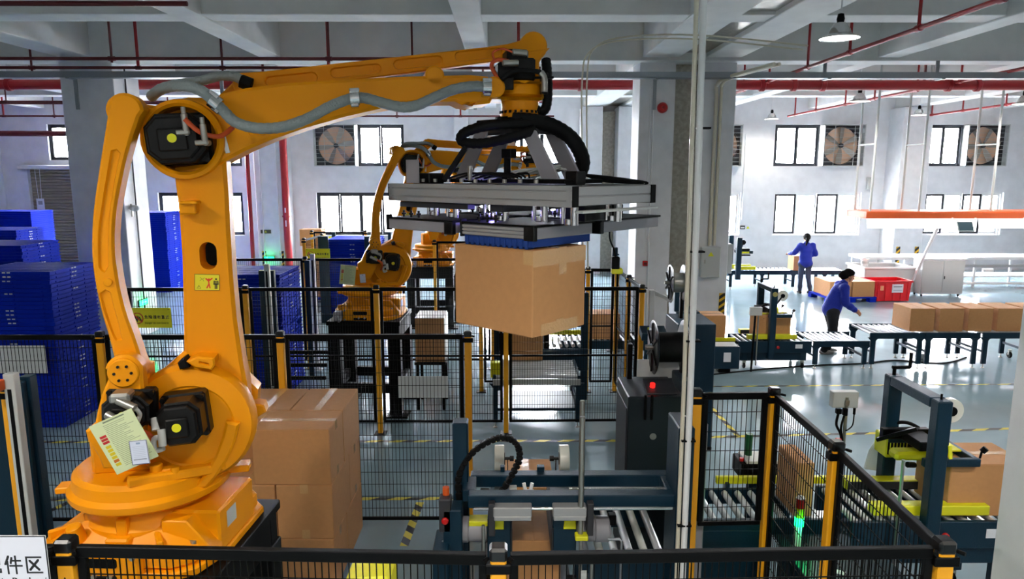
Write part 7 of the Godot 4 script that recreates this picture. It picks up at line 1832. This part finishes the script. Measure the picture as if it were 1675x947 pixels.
func far_side():
	# far roller line with a sealer behind the column
	var t := thing("roller_conveyor", "long far teal roller conveyor behind the standing worker", "conveyor", V(8.3, 0, 20.2))
	roller_bed(t, -2.0, 1.4, -0.30, 0.30, 0.55, 0.12, 0.025, 0.12)
	legs_at(t, [-1.9, -1.0, -0.1, 0.8, 1.3], -0.28, 0.28, 0.45, 0.08)
	t = thing("case_sealer", "distant case sealer half hidden by the twin column", "case sealer", V(6.62, 0, 20.2), 0, "teal case sealers with a square mast")
	for z in [-0.38, 0.38]: part(t, "mast_post", MB.new().bb(-0.12, 0.3, z - 0.05, 0.02, 1.5, z + 0.05, 0.006), M.teal)
	part(t, "head_arm", MB.new().bb(0.0, 1.02, -0.2, 0.42, 1.10, 0.2, 0.006), M.teal)
	part(t, "tape_roll", MB.new().cyl(Vector3(0.18, 1.33, 0.0), Vector3(0.18, 1.33, 0.05), 0.07, -1, 18), M.black)
	part(t, "roll_arm", MB.new().bar(Vector3(0.12, 1.12, 0.02), Vector3(0.18, 1.32, 0.02), 0.03, 0.03), M.black)
	part(t, "head_frame", MB.new().bb(0.02, 1.1, -0.15, 0.34, 1.16, 0.15, 0.006).bb(0.1, 0.94, 0.0, 0.4, 0.98, 0.05, 0.004), M.black)
	part(t, "yellow_side_belt", MB.new().bb(-0.1, 0.56, 0.16, 0.50, 0.66, 0.26, 0.006), M.lemon)
	part(t, "yellow_side_belt", MB.new().bb(-0.1, 0.56, -0.26, 0.50, 0.66, -0.16, 0.006), M.lemon)
	part(t, "head_plate", MB.new().bb(-0.05, 1.03, 0.2, 0.3, 1.08, 0.22, 0.004), M.lemon)
	carton("brown carton standing under the far worker's hand", V(8.33, 0.55, 20.08), 0, 0.32, 0.42, 0.42, "")
	# pallet with four cartons, red crate, plastic bin
	t = thing("plastic_pallet", "blue pallet under the four cartons behind the bending worker", "pallet", V(8.92, 0, 18.3), 4, "blue plastic pallets under cartons")
	part(t, "deck", MB.new().bb(-0.72, 0.10, -0.5, 0.60, 0.14, 0.5, 0.006), M.pallet)
	for x in [-0.64, -0.05, 0.5]:
		for z in [-0.42, 0.42]: part(t, "foot", MB.new().bb(x - 0.09, 0, z - 0.08, x + 0.09, 0.10, z + 0.08, 0.004), M.pallet)
	var who := ["left front carton on the blue pallet behind the bending worker", "right front carton on the blue pallet beside the red crate", "left back carton on the blue pallet behind the bending worker", "right back carton on the blue pallet beside the red crate"]
	for k in 4: carton(who[k], V(8.58 + (k % 2) * 0.60, 0.14, 18.06 + (k / 2) * 0.46), 4, 0.58, 0.40, 0.43, "four cartons on the blue pallet", false)
	t = thing("plastic_crate", "bright red plastic crate with a white label", "crate", V(9.98, 0, 18.25), 3)
	var cr := MB.new()
	for s: float in [-1.0, 1.0]:
		cr.prism(PackedVector2Array([Vector2(-0.44, 0.02), Vector2(0.44, 0.02), Vector2(0.49, 0.54), Vector2(-0.49, 0.54)]), s * 0.31 - 0.012, s * 0.31 + 0.012)
		cr.box(Vector3(s * 0.465, 0.28, 0), Vector3(0.025, 0.52, 0.62), 0.0, Basis(Vector3(0, 0, 1), -s * 0.09))
	cr.bb(-0.44, 0.02, -0.31, 0.44, 0.04, 0.31)
	part(t, "body", cr, M.crate_red)
	var rm := MB.new()
	rm.bb(-0.51, 0.50, 0.31, 0.51, 0.55, 0.35, 0.004); rm.bb(-0.51, 0.50, -0.35, 0.51, 0.55, -0.31, 0.004); rm.bb(-0.52, 0.50, -0.35, -0.48, 0.55, 0.35, 0.004); rm.bb(0.48, 0.50, -0.35, 0.52, 0.55, 0.35, 0.004)
	part(t, "rim", rm, M.crate_red)
	for x in [-0.40, -0.2, 0.02, 0.22, 0.40]: part(t, "rib", MB.new().bb(x - 0.012, 0.03, 0.318, x + 0.012, 0.5, 0.34, 0.003), M.crate_red)
	part(t, "white_label", MB.new().bb(-0.03, 0.24, 0.325, 0.26, 0.46, 0.345), M.paper)
	part(t, "label_text", MB.new().bb(0.0, 0.38, 0.345, 0.23, 0.41, 0.347).bb(0.0, 0.30, 0.345, 0.23, 0.315, 0.347), M.grey_paint)
	part(t, "pale_sticker", MB.new().bb(-0.34, 0.30, 0.325, -0.26, 0.42, 0.345), M.orange_pale)
	t = thing("plastic_bin", "large milky plastic bin standing behind the red crate", "bin", V(10.55, 0, 19.45))
	var bn := MB.new()
	for z in [-0.5, 0.5]: bn.bb(-0.78, 0.1, z - 0.015, 0.55, 0.74, z + 0.015, 0.004)
	for x in [-0.78, 0.55]: bn.bb(x - 0.015, 0.1, -0.5, x + 0.015, 0.74, 0.5, 0.004)
	bn.bb(-0.78, 0.08, -0.5, 0.55, 0.12, 0.5)
	part(t, "body", bn, M.bin_plastic)
	part(t, "rim", MB.new().bb(-0.81, 0.72, 0.49, 0.58, 0.77, 0.54, 0.004).bb(-0.81, 0.72, -0.54, 0.58, 0.77, -0.49, 0.004).bb(-0.83, 0.72, -0.54, -0.77, 0.77, 0.54, 0.004).bb(0.54, 0.72, -0.54, 0.60, 0.77, 0.54, 0.004), M.white_plastic)
	# white assembly bench along the wall
	t = thing("assembly_bench", "long white assembly bench with rails along the far wall", "bench", V(13.2, 0, 20.6))
	part(t, "top", MB.new().bb(-2.9, 0.82, -0.45, 3.8, 0.90, 0.45, 0.006), M.white_paint)
	part(t, "shelf", MB.new().bb(-2.8, 0.30, -0.35, 3.8, 0.34, 0.35, 0.004), M.white_paint)
	part(t, "rail", MB.new().bb(-2.9, 0.60, 0.40, 3.8, 0.68, 0.46, 0.006), M.alu)
	part(t, "rail", MB.new().bb(-2.9, 0.10, 0.40, 3.8, 0.16, 0.46, 0.006), M.white_paint)
	for x in [-2.8, -1.2, 0.4, 2.0, 3.6]: part_each(t, "leg", MB.new().bb(x - 0.03, 0, 0.36, x + 0.03, 0.82, 0.42, 0.003).bb(x - 0.03, 0, -0.42, x + 0.03, 0.82, -0.36, 0.003), M.white_paint)
	part_each(t, "drive", MB.new().bb(-2.5, 0.42, 0.38, -2.0, 0.56, 0.5, 0.01).bb(-1.9, 0.38, 0.38, -1.75, 0.6, 0.5, 0.01), M.zinc)
	for x in [0.6, 2.1]: part(t, "pale_fitting", MB.new().bb(x, 0.45, 0.40, x + 0.3, 0.56, 0.5, 0.01), M.white_plastic)
	t = thing("white_cup", "small white tub standing on the corner of the milky bin", "tub", V(9.86, 0.77, 19.2))
	part(t, "body", MB.new().lathe([Vector2(0, 0), Vector2(0.09, 0), Vector2(0.11, 0.20), Vector2(0.10, 0.20), Vector2(0.085, 0.012), Vector2(0, 0.012)], Transform3D.IDENTITY, 20), M.white_plastic)
	part(t, "grey_band", MB.new().cyl(Vector3(0, 0.07, 0), Vector3(0, 0.14, 0), 0.1055, 0.108, 20, false), M.grey_light)
	t = thing("steel_cabinet", "white two-door cabinet in front of the assembly bench", "cabinet", V(11.74, 0, 18.7), 0)
	part(t, "body", MB.new().bb(-0.58, 0.07, -0.42, 0.58, 1.0, 0.0, 0.006), M.white_paint)
	part(t, "top", MB.new().bb(-0.60, 1.0, -0.44, 0.60, 1.03, 0.02, 0.005), M.white_paint)
	for s in [[-0.57, -0.005], [0.005, 0.57]]:
		var d := part(t, "door", MB.new().bb(s[0], 0.10, 0.0, s[1], 0.97, 0.018, 0.004), M.grey_light)
		if s[0] > 0: part(d, "lock", MB.new().bb(0.03, 0.48, 0.018, 0.055, 0.56, 0.03, 0.003), M.black)
	for s in [[-0.5, -0.05], [0.5, -0.05], [-0.5, -0.38], [0.5, -0.38]]: castor(t, Vector3(s[0], 0, s[1]), 0.026)
	pipe("white_post", "leaning white post left of the two-door cabinet", "post", [V(10.9, 0, 18.9), V(11.25, 2.1, 18.2)], 0.04, M.white_paint, "", 10)
	# orange light frame hung from the ceiling
	t = thing("hanging_gantry", "orange light frame hanging over the assembly bench", "light frame", V(8.40, 2.22, 16.5))
	part(t, "front_beam", MB.new().bb(0, 0.03, -0.04, 8.0, 0.18, 0.04, 0.006), M.orange_frame)
	part(t, "back_beam", MB.new().bb(0, 0.03, -0.94, 8.0, 0.18, -0.86, 0.006), M.orange_frame)
	part(t, "end_beam", MB.new().bb(0.0, 0.03, -0.86, 0.08, 0.18, -0.04, 0.006), M.orange_frame)
	part(t, "deck", MB.new().bb(0.0, 0.18, -0.92, 8.0, 0.195, 0.02), M.orange_frame)
	for k in 3:
		var lp := part(t, "light_panel", MB.new().box(Vector3(1.36 + k * 2.65, -0.09, -0.07), Vector3(2.55, 0.24, 0.02), 0.004, Basis(Vector3(1, 0, 0), -0.35)), M.led_panel)
	for x in [0.15, 1.3, 3.0, 4.6]:
		part_each(t, "suspension_tube", MB.new().cyl(Vector3(x, 0.19, -0.1), Vector3(x, 4.08, -0.1), 0.028, -1, 10).cyl(Vector3(x, 0.19, -0.85), Vector3(x, 4.08, -0.85), 0.028, -1, 10), M.grey_light)
		part(t, "tie_bar", MB.new().cyl(Vector3(x, 1.75, -0.1), Vector3(x, 1.75, -0.85), 0.02, -1, 8), M.grey_light)
	for k in 3:
		var al := AreaLight3D.new()
		al.name = "panel_light"; t.add_child(al)
		al.position = Vector3(1.36 + k * 2.65, -0.14, 0.0); al.rotation_degrees.x = -62
		al.area_size = Vector2(2.5, 0.18); al.light_energy = 1.4; al.area_range = 40.0; al.area_attenuation = 2.0; al.light_color = Color(0.97, 0.98, 1.0); al.shadow_enabled = true
	for s in [[10.42, "tilted dark monitor under the orange light frame"], [12.1, "tilted dark monitor at the right edge under the light frame"]]:
		var mo := thing("monitor", s[1], "monitor", V(s[0], 1.98, 15.95), 0, "monitors under the light frame")
		var bs := Basis(Vector3(1, 0, 0), -0.5) * Basis(Vector3(0, 0, 1), 0.0)
		part(mo, "casing", MB.new().box(Vector3(0, 0.12, 0), Vector3(0.36, 0.24, 0.025), 0.006, bs), M.grey_light)
		part(mo, "screen", MB.new().box(Vector3(0, 0.12, 0) + bs * Vector3(0, 0, 0.013), Vector3(0.33, 0.21, 0.004), 0.001, bs), M.screen)
		part(mo, "arm", MB.new().cyl(Vector3(0, 0.15, -0.02), Vector3(0, 0.29, -0.53), 0.012, -1, 8), M.grey_light)
	# teal mast behind the mesh cell, and a yellow hoist control hanging by the gripper
	t = thing("teal_mast", "slim teal mast with small stops left of the twin columns", "mast", V(1.98, 0, 12.9))
	part(t, "post", MB.new().bb(-0.05, 0, -0.05, 0.05, 1.95, 0.05, 0.006), M.teal)
	for y in [1.2, 1.4, 1.6, 1.8]: part(t, "stop", MB.new().bb(0.05, y, -0.02, 0.08, y + 0.03, 0.02, 0.003), M.teal)
	part(t, "foot_plate", MB.new().bb(-0.12, 0, -0.12, 0.12, 0.012, 0.12), M.teal)

# ---- people
# smooth union of tapered capsules [from, to, r0, r1], meshed by surface nets
func net(into: MB, bones: Array, cell: float, k: float):
	var lo := Vector3.INF
	var hi := -Vector3.INF
	for b in bones:
		var r: float = maxf(b[2], b[3]) + cell * 3.0
		for p in [b[0], b[1]]:
			lo = lo.min(p - Vector3.ONE * r); hi = hi.max(p + Vector3.ONE * r)
	var n := Vector3i(((hi - lo) / cell).ceil()) + Vector3i.ONE
	var f := PackedFloat32Array()
	f.resize(n.x * n.y * n.z); f.fill(1.0)
	for b in bones:
		var A: Vector3 = b[0]
		var B: Vector3 = b[1]
		var r: float = maxf(b[2], b[3]) + cell * 2.5 + k
		var mn := Vector3i(((A.min(B) - Vector3.ONE * r - lo) / cell).floor()).clamp(Vector3i.ZERO, n - Vector3i.ONE)
		var mx := Vector3i(((A.max(B) + Vector3.ONE * r - lo) / cell).ceil()).clamp(Vector3i.ZERO, n - Vector3i.ONE)
		var ab := B - A
		var l2 := maxf(ab.length_squared(), 1e-8)
		for z in range(mn.z, mx.z + 1):
			for y in range(mn.y, mx.y + 1):
				var row := (z * n.y + y) * n.x
				for x in range(mn.x, mx.x + 1):
					var p := lo + Vector3(x, y, z) * cell
					var t := clampf((p - A).dot(ab) / l2, 0.0, 1.0)
					var d: float = (p - A - ab * t).length() - lerpf(b[2], b[3], t)
					var o := f[row + x]
					if o >= 0.99: f[row + x] = minf(d, 0.98)
					else:
						var h := maxf(k - absf(o - d), 0.0) / k
						f[row + x] = minf(o, d) - h * h * k * 0.25
	var at := {}
	var sx := 1
	var sy := n.x
	var sz := n.x * n.y
	var offs := [0, sx, sy, sx + sy, sz, sz + sx, sz + sy, sz + sx + sy]
	for z in n.z - 1:
		for y in n.y - 1:
			for x in n.x - 1:
				var i := (z * n.y + y) * n.x + x
				var neg := 0
				for o in offs:
					if f[i + o] < 0.0: neg += 1
				if neg == 0 or neg == 8: continue
				var sum := Vector3.ZERO
				var c := 0
				for e in [[0, 1], [2, 3], [4, 5], [6, 7], [0, 2], [1, 3], [4, 6], [5, 7], [0, 4], [1, 5], [2, 6], [3, 7]]:
					var a: float = f[i + offs[e[0]]]
					var b2: float = f[i + offs[e[1]]]
					if (a < 0.0) == (b2 < 0.0): continue
					var t := a / (a - b2)
					var p := Vector3(e[0] & 1, (e[0] >> 1) & 1, e[0] >> 2).lerp(Vector3(e[1] & 1, (e[1] >> 1) & 1, e[1] >> 2), t)
					sum += p; c += 1
				var g := Vector3(f[i + 1] - f[i] + f[i + 1 + sy] - f[i + sy] + f[i + 1 + sz] - f[i + sz], f[i + sy] - f[i] + f[i + sy + 1] - f[i + 1] + f[i + sy + sz] - f[i + sz], f[i + sz] - f[i] + f[i + sz + 1] - f[i + 1] + f[i + sz + sy] - f[i + sy])
				at[i] = [lo + (Vector3(x, y, z) + sum / c) * cell, g.normalized()]
	for i in at:
		var x: int = i % n.x
		var y: int = (i / n.x) % n.y
		var z: int = i / sz
		if y > 0 and z > 0 and (f[i] < 0.0) != (f[i + 1] < 0.0): face4(into, at, i, i - sy, i - sy - sz, i - sz)
		if x > 0 and z > 0 and (f[i] < 0.0) != (f[i + sy] < 0.0): face4(into, at, i, i - sx, i - sx - sz, i - sz)
		if x > 0 and y > 0 and (f[i] < 0.0) != (f[i + sz] < 0.0): face4(into, at, i, i - sx, i - sx - sy, i - sy)
func face4(into: MB, at: Dictionary, a: int, b: int, c: int, d: int):
	if not (at.has(a) and at.has(b) and at.has(c) and at.has(d)): return
	var A: Array = at[a]
	var B: Array = at[b]
	var C: Array = at[c]
	var D: Array = at[d]
	into.tri(A[0], B[0], C[0], A[1], B[1], C[1]); into.tri(A[0], C[0], D[0], A[1], C[1], D[1])

# a hand at wrist w: along d, the back of the hand facing n, thumb on the side t
func hand(into: MB, w: Vector3, d: Vector3, n: Vector3, t: Vector3, curl: float):
	var b: Array = [[w - d * 0.02, w + d * 0.03, 0.024, 0.024]]
	for k in 4:
		var off: Vector3 = t * (0.028 - k * 0.019)
		b.append([w + d * 0.02 + off * 0.6, w + d * 0.078 + off, 0.015, 0.0115])
	net(into, b, 0.006, 0.014)
	var L := [0.068, 0.076, 0.070, 0.055]
	for k in 4:
		var p: Vector3 = w + d * 0.078 + t * (0.028 - k * 0.019)
		var e := d
		var f: Array = []
		for j in 3:
			e = (e - n * curl * (0.5 + 0.35 * j)).normalized()
			var q: Vector3 = p + e * L[k] * [0.45, 0.3, 0.25][j]
			f.append([p, q, 0.0092 - 0.0008 * j, 0.0085 - 0.0008 * j])
			p = q
		net(into, f, 0.004, 0.004)
	var q0 := w + d * 0.025 + t * 0.03
	var q1 := q0 + (d * 0.6 + t * 0.7 - n * 0.25).normalized() * 0.034
	net(into, [[w + d * 0.015 + t * 0.014, q0, 0.014, 0.0115], [q0, q1, 0.0115, 0.0098], [q1, q1 + (d * 0.9 + t * 0.25 - n * 0.3).normalized() * 0.028, 0.0098, 0.0085]], 0.004, 0.006)

# joints in local space: facing +z, x to the figure's left
func make_person(label: String, at: Vector3, turn: float, J: Dictionary, o: Dictionary):
	var t := thing("person", label, "person", at, turn)
	var body := MB.new()
	var hc: Vector3 = J.head
	var fw: Vector3 = J.face.normalized()
	var up: Vector3 = (J.head - J.neck).normalized()
	up = (up - fw * up.dot(fw)).normalized()
	var sd := up.cross(fw).normalized()
	# torso, limbs under the clothes
	var core: Array = [[J.hip, J.waist, 0.125, 0.105], [J.waist, J.chest, 0.105, 0.125], [J.chest, J.neck, 0.12, 0.05], [J.neck, hc - up * 0.05, 0.05, 0.048]]
	for s in ["l", "r"]:
		core.append_array([[J["sh_" + s], J["el_" + s], 0.046, 0.037], [J["el_" + s], J["wr_" + s], 0.036, 0.024], [J["hp_" + s], J["kn_" + s], 0.075, 0.05], [J["kn_" + s], J["an_" + s], 0.05, 0.035], [J.chest, J["sh_" + s], 0.09, 0.05], [J.hip, J["hp_" + s], 0.11, 0.085]])
	net(body, core, 0.016, 0.04)
	# head: skull, jaw, cheeks, nose, brow, lips, ears
	var hd: Array = [[hc + up * 0.035 - fw * 0.012, hc + up * 0.02 + fw * 0.012, 0.078, 0.074], [hc - up * 0.01 + fw * 0.03, hc - up * 0.062 + fw * 0.052, 0.058, 0.034], [hc + fw * 0.085 + up * 0.012, hc + fw * 0.103 - up * 0.018, 0.008, 0.013], [hc + fw * 0.078 + up * 0.028 - sd * 0.03, hc + fw * 0.078 + up * 0.028 + sd * 0.03, 0.013, 0.013], [hc + fw * 0.088 - up * 0.045 - sd * 0.016, hc + fw * 0.088 - up * 0.045 + sd * 0.016, 0.009, 0.009]]
	for s: float in [-1.0, 1.0]: hd.append_array([[hc + fw * 0.05 - up * 0.012 + sd * s * 0.042, hc + fw * 0.045 - up * 0.03 + sd * s * 0.04, 0.026, 0.024], [hc + sd * s * 0.076 + up * 0.015 - fw * 0.008, hc + sd * s * 0.08 - up * 0.022 - fw * 0.002, 0.013, 0.009]])
	net(body, hd, 0.006, 0.016)
	hand(body, J.wr_l, (J.wr_l - J.el_l).normalized().lerp(J.hd_l, 0.6).normalized(), J.hn_l, J.ht_l, o.get("curl", 0.5))
	hand(body, J.wr_r, (J.wr_r - J.el_r).normalized().lerp(J.hd_r, 0.6).normalized(), J.hn_r, J.ht_r, o.get("curl", 0.5))
	part(t, "body", body, M.skin)
	var ey := MB.new()
	for s: float in [-1.0, 1.0]: ey.ball(hc + fw * 0.076 + up * 0.010 + sd * s * 0.031, 0.0095, 10)
	part(t, "eyes", ey, M.hair)
	# hair
	var hr := MB.new()
	var hb: Array = [[hc + up * 0.05 - fw * 0.02, hc + up * 0.03 - fw * 0.035, 0.088, 0.086], [hc - fw * 0.05 - up * 0.01, hc - fw * 0.045 - up * 0.05, 0.062, 0.04], [hc + up * 0.075 + fw * 0.035 - sd * 0.03, hc + up * 0.075 + fw * 0.035 + sd * 0.03, 0.045, 0.045]]
	for s: float in [-1.0, 1.0]: hb.append([hc + sd * s * 0.062 + up * 0.05, hc + sd * s * 0.07 - fw * 0.02, 0.03, 0.02])
	if o.hair == "tail": hb.append_array([[hc - fw * 0.10 + up * 0.03, hc - fw * 0.125 - up * 0.06, 0.04, 0.042], [hc - fw * 0.125 - up * 0.06, hc - fw * 0.11 - up * 0.21 + sd * 0.03, 0.042, 0.015]])
	else: hb.append_array([[hc - fw * 0.105 + up * 0.02, hc - fw * 0.12 - up * 0.02, 0.045, 0.05], [hc - fw * 0.09 - up * 0.03, hc - fw * 0.08 - up * 0.07, 0.03, 0.02]])
	net(hr, hb, 0.008, 0.03)
	part(t, "hair", hr, M.hair)
	# jacket
	var jk := MB.new()
	var hem: Vector3 = J.hip.lerp(J.waist, 0.05)
	var jb: Array = [[hem, J.waist, 0.168, 0.155], [J.waist, J.chest, 0.155, 0.158], [J.chest, J.chest.lerp(J.neck, 0.6), 0.155, 0.085], [J.chest.lerp(J.neck, 0.6), J.neck + up * 0.005, 0.085, 0.068]]
	for s in ["l", "r"]:
		var cu: Vector3 = J["wr_" + s].lerp(J["el_" + s], 0.1)
		jb.append_array([[J.chest, J["sh_" + s], 0.12, 0.082], [J["sh_" + s], J["el_" + s], 0.078, 0.062], [J["el_" + s], cu, 0.063, 0.045], [cu, cu.lerp(J["wr_" + s], 0.4), 0.046, 0.04], [hem, J["hp_" + s], 0.14, 0.115]])
		# folds at elbow and cuff
		jb.append([J["el_" + s].lerp(J["sh_" + s], 0.25), J["el_" + s].lerp(J["sh_" + s], 0.2), 0.074, 0.074]); jb.append([J["el_" + s].lerp(cu, 0.5), J["el_" + s].lerp(cu, 0.55), 0.06, 0.06])
	net(jk, jb, 0.012, 0.03)
	var jacket := part(t, "jacket", jk, M.jacket)
	var col := MB.new()
	col.tube(spline([J.neck + sd * 0.06 + fw * 0.03, J.neck + sd * 0.062 - fw * 0.03, J.neck - fw * 0.065 + up * 0.01, J.neck - sd * 0.062 - fw * 0.03, J.neck - sd * 0.06 + fw * 0.03], 5), 0.018, 8)
	part(jacket, "collar", col, M.jacket)
	# trousers
	var tr := MB.new()
	var tb: Array = [[J.hip, J.hip.lerp(J.waist, 0.4), 0.135, 0.125]]
	var lw: float = o.leg
	for s in ["l", "r"]: tb.append_array([[J.hip, J["hp_" + s], 0.125, 0.115], [J["hp_" + s], J["kn_" + s], 0.10 * lw, 0.072 * lw], [J["kn_" + s], J["an_" + s] + Vector3(0, -0.02, 0), 0.068 * lw, 0.056 * lw], [J["kn_" + s].lerp(J["an_" + s], 0.7), J["kn_" + s].lerp(J["an_" + s], 0.74), 0.066 * lw, 0.066 * lw]])
	net(tr, tb, 0.012, 0.03)
	part(t, "trousers", tr, o.trousers)
	for s in ["l", "r"]:
		var sh := MB.new()
		var a: Vector3 = J["an_" + s]
		var fd: Vector3 = J["ft_" + s]
		var g := Vector3(a.x, 0.035, a.z)
		net(sh, [[g - fd * 0.05, g + fd * 0.05, 0.036, 0.04], [g + fd * 0.05, g + fd * 0.15 - Vector3(0, 0.005, 0), 0.04, 0.028], [a, g - fd * 0.02, 0.038, 0.04]], 0.008, 0.02)
		part(t, "shoe", sh, o.shoe)

func workers():
	# the one at the far conveyor, seen from behind: a hand on the carton, the other arm bent
	var J := {"hip": Vector3(0, 0.88, 0), "waist": Vector3(0.005, 1.04, 0.0), "chest": Vector3(0.0, 1.22, 0.02), "neck": Vector3(0.0, 1.395, 0.01), "head": Vector3(-0.01, 1.53, 0.035), "face": Vector3(-0.25, -0.2, 1.0),
		"sh_l": Vector3(0.165, 1.33, 0.0), "el_l": Vector3(0.30, 1.12, 0.06), "wr_l": Vector3(0.345, 1.085, 0.30), "sh_r": Vector3(-0.165, 1.33, 0.0), "el_r": Vector3(-0.27, 1.09, 0.02), "wr_r": Vector3(-0.16, 1.03, 0.23),
		"hd_l": Vector3(0.1, -0.2, 1), "hn_l": Vector3(0, 1, 0.2), "ht_l": Vector3(-1, 0, 0.1), "hd_r": Vector3(0.4, -0.1, 1), "hn_r": Vector3(-0.6, 0.8, 0), "ht_r": Vector3(0.8, 0.5, 0),
		"hp_l": Vector3(0.085, 0.83, 0), "kn_l": Vector3(0.10, 0.46, 0.02), "an_l": Vector3(0.115, 0.10, -0.02), "hp_r": Vector3(-0.085, 0.83, 0), "kn_r": Vector3(-0.11, 0.46, 0.02), "an_r": Vector3(-0.17, 0.10, -0.03),
		"ft_l": Vector3(0.0, 0, 1), "ft_r": Vector3(-0.75, 0, -0.25).normalized()}
	make_person("standing person seen from behind in blue jacket, jeans and black shoes", V(8.24, 0, 19.25), 180, J, {"hair": "tail", "leg": 0.92, "trousers": M.jeans, "shoe": M.shoe_black, "curl": 0.45})
	# the one bending to the right over the roller table
	J = {"hip": Vector3(0, 0.83, -0.05), "waist": Vector3(0.0, 0.98, 0.0), "chest": Vector3(0.0, 1.15, 0.08), "neck": Vector3(0.0, 1.32, 0.135), "head": Vector3(0.0, 1.445, 0.20), "face": Vector3(-0.1, -0.30, 1.0),
		"sh_l": Vector3(0.16, 1.25, 0.10), "el_l": Vector3(0.20, 0.99, 0.16), "wr_l": Vector3(0.16, 0.84, 0.34), "sh_r": Vector3(-0.16, 1.25, 0.10), "el_r": Vector3(-0.20, 0.98, 0.12), "wr_r": Vector3(-0.15, 0.84, 0.32),
		"hd_l": Vector3(-0.1, -0.7, 1).normalized(), "hn_l": Vector3(0.6, 0.6, 0.4).normalized(), "ht_l": Vector3(-0.5, 0.6, 0.5).normalized(), "hd_r": Vector3(0.1, -0.7, 1).normalized(), "hn_r": Vector3(-0.6, 0.6, 0.4).normalized(), "ht_r": Vector3(0.5, 0.6, 0.5).normalized(),
		"hp_l": Vector3(0.085, 0.79, -0.05), "kn_l": Vector3(0.09, 0.44, 0.02), "an_l": Vector3(0.09, 0.10, -0.04), "hp_r": Vector3(-0.085, 0.79, -0.05), "kn_r": Vector3(-0.09, 0.44, -0.02), "an_r": Vector3(-0.10, 0.10, -0.16),
		"ft_l": Vector3(0, 0, 1), "ft_r": Vector3(0, 0, 1)}
	make_person("bending person in blue jacket and dark trousers beside the bare roller table", V(6.02, 0, 12.68), 82, J, {"hair": "bun", "leg": 1.15, "trousers": M.slacks, "shoe": M.shoe_pale, "curl": 0.35})
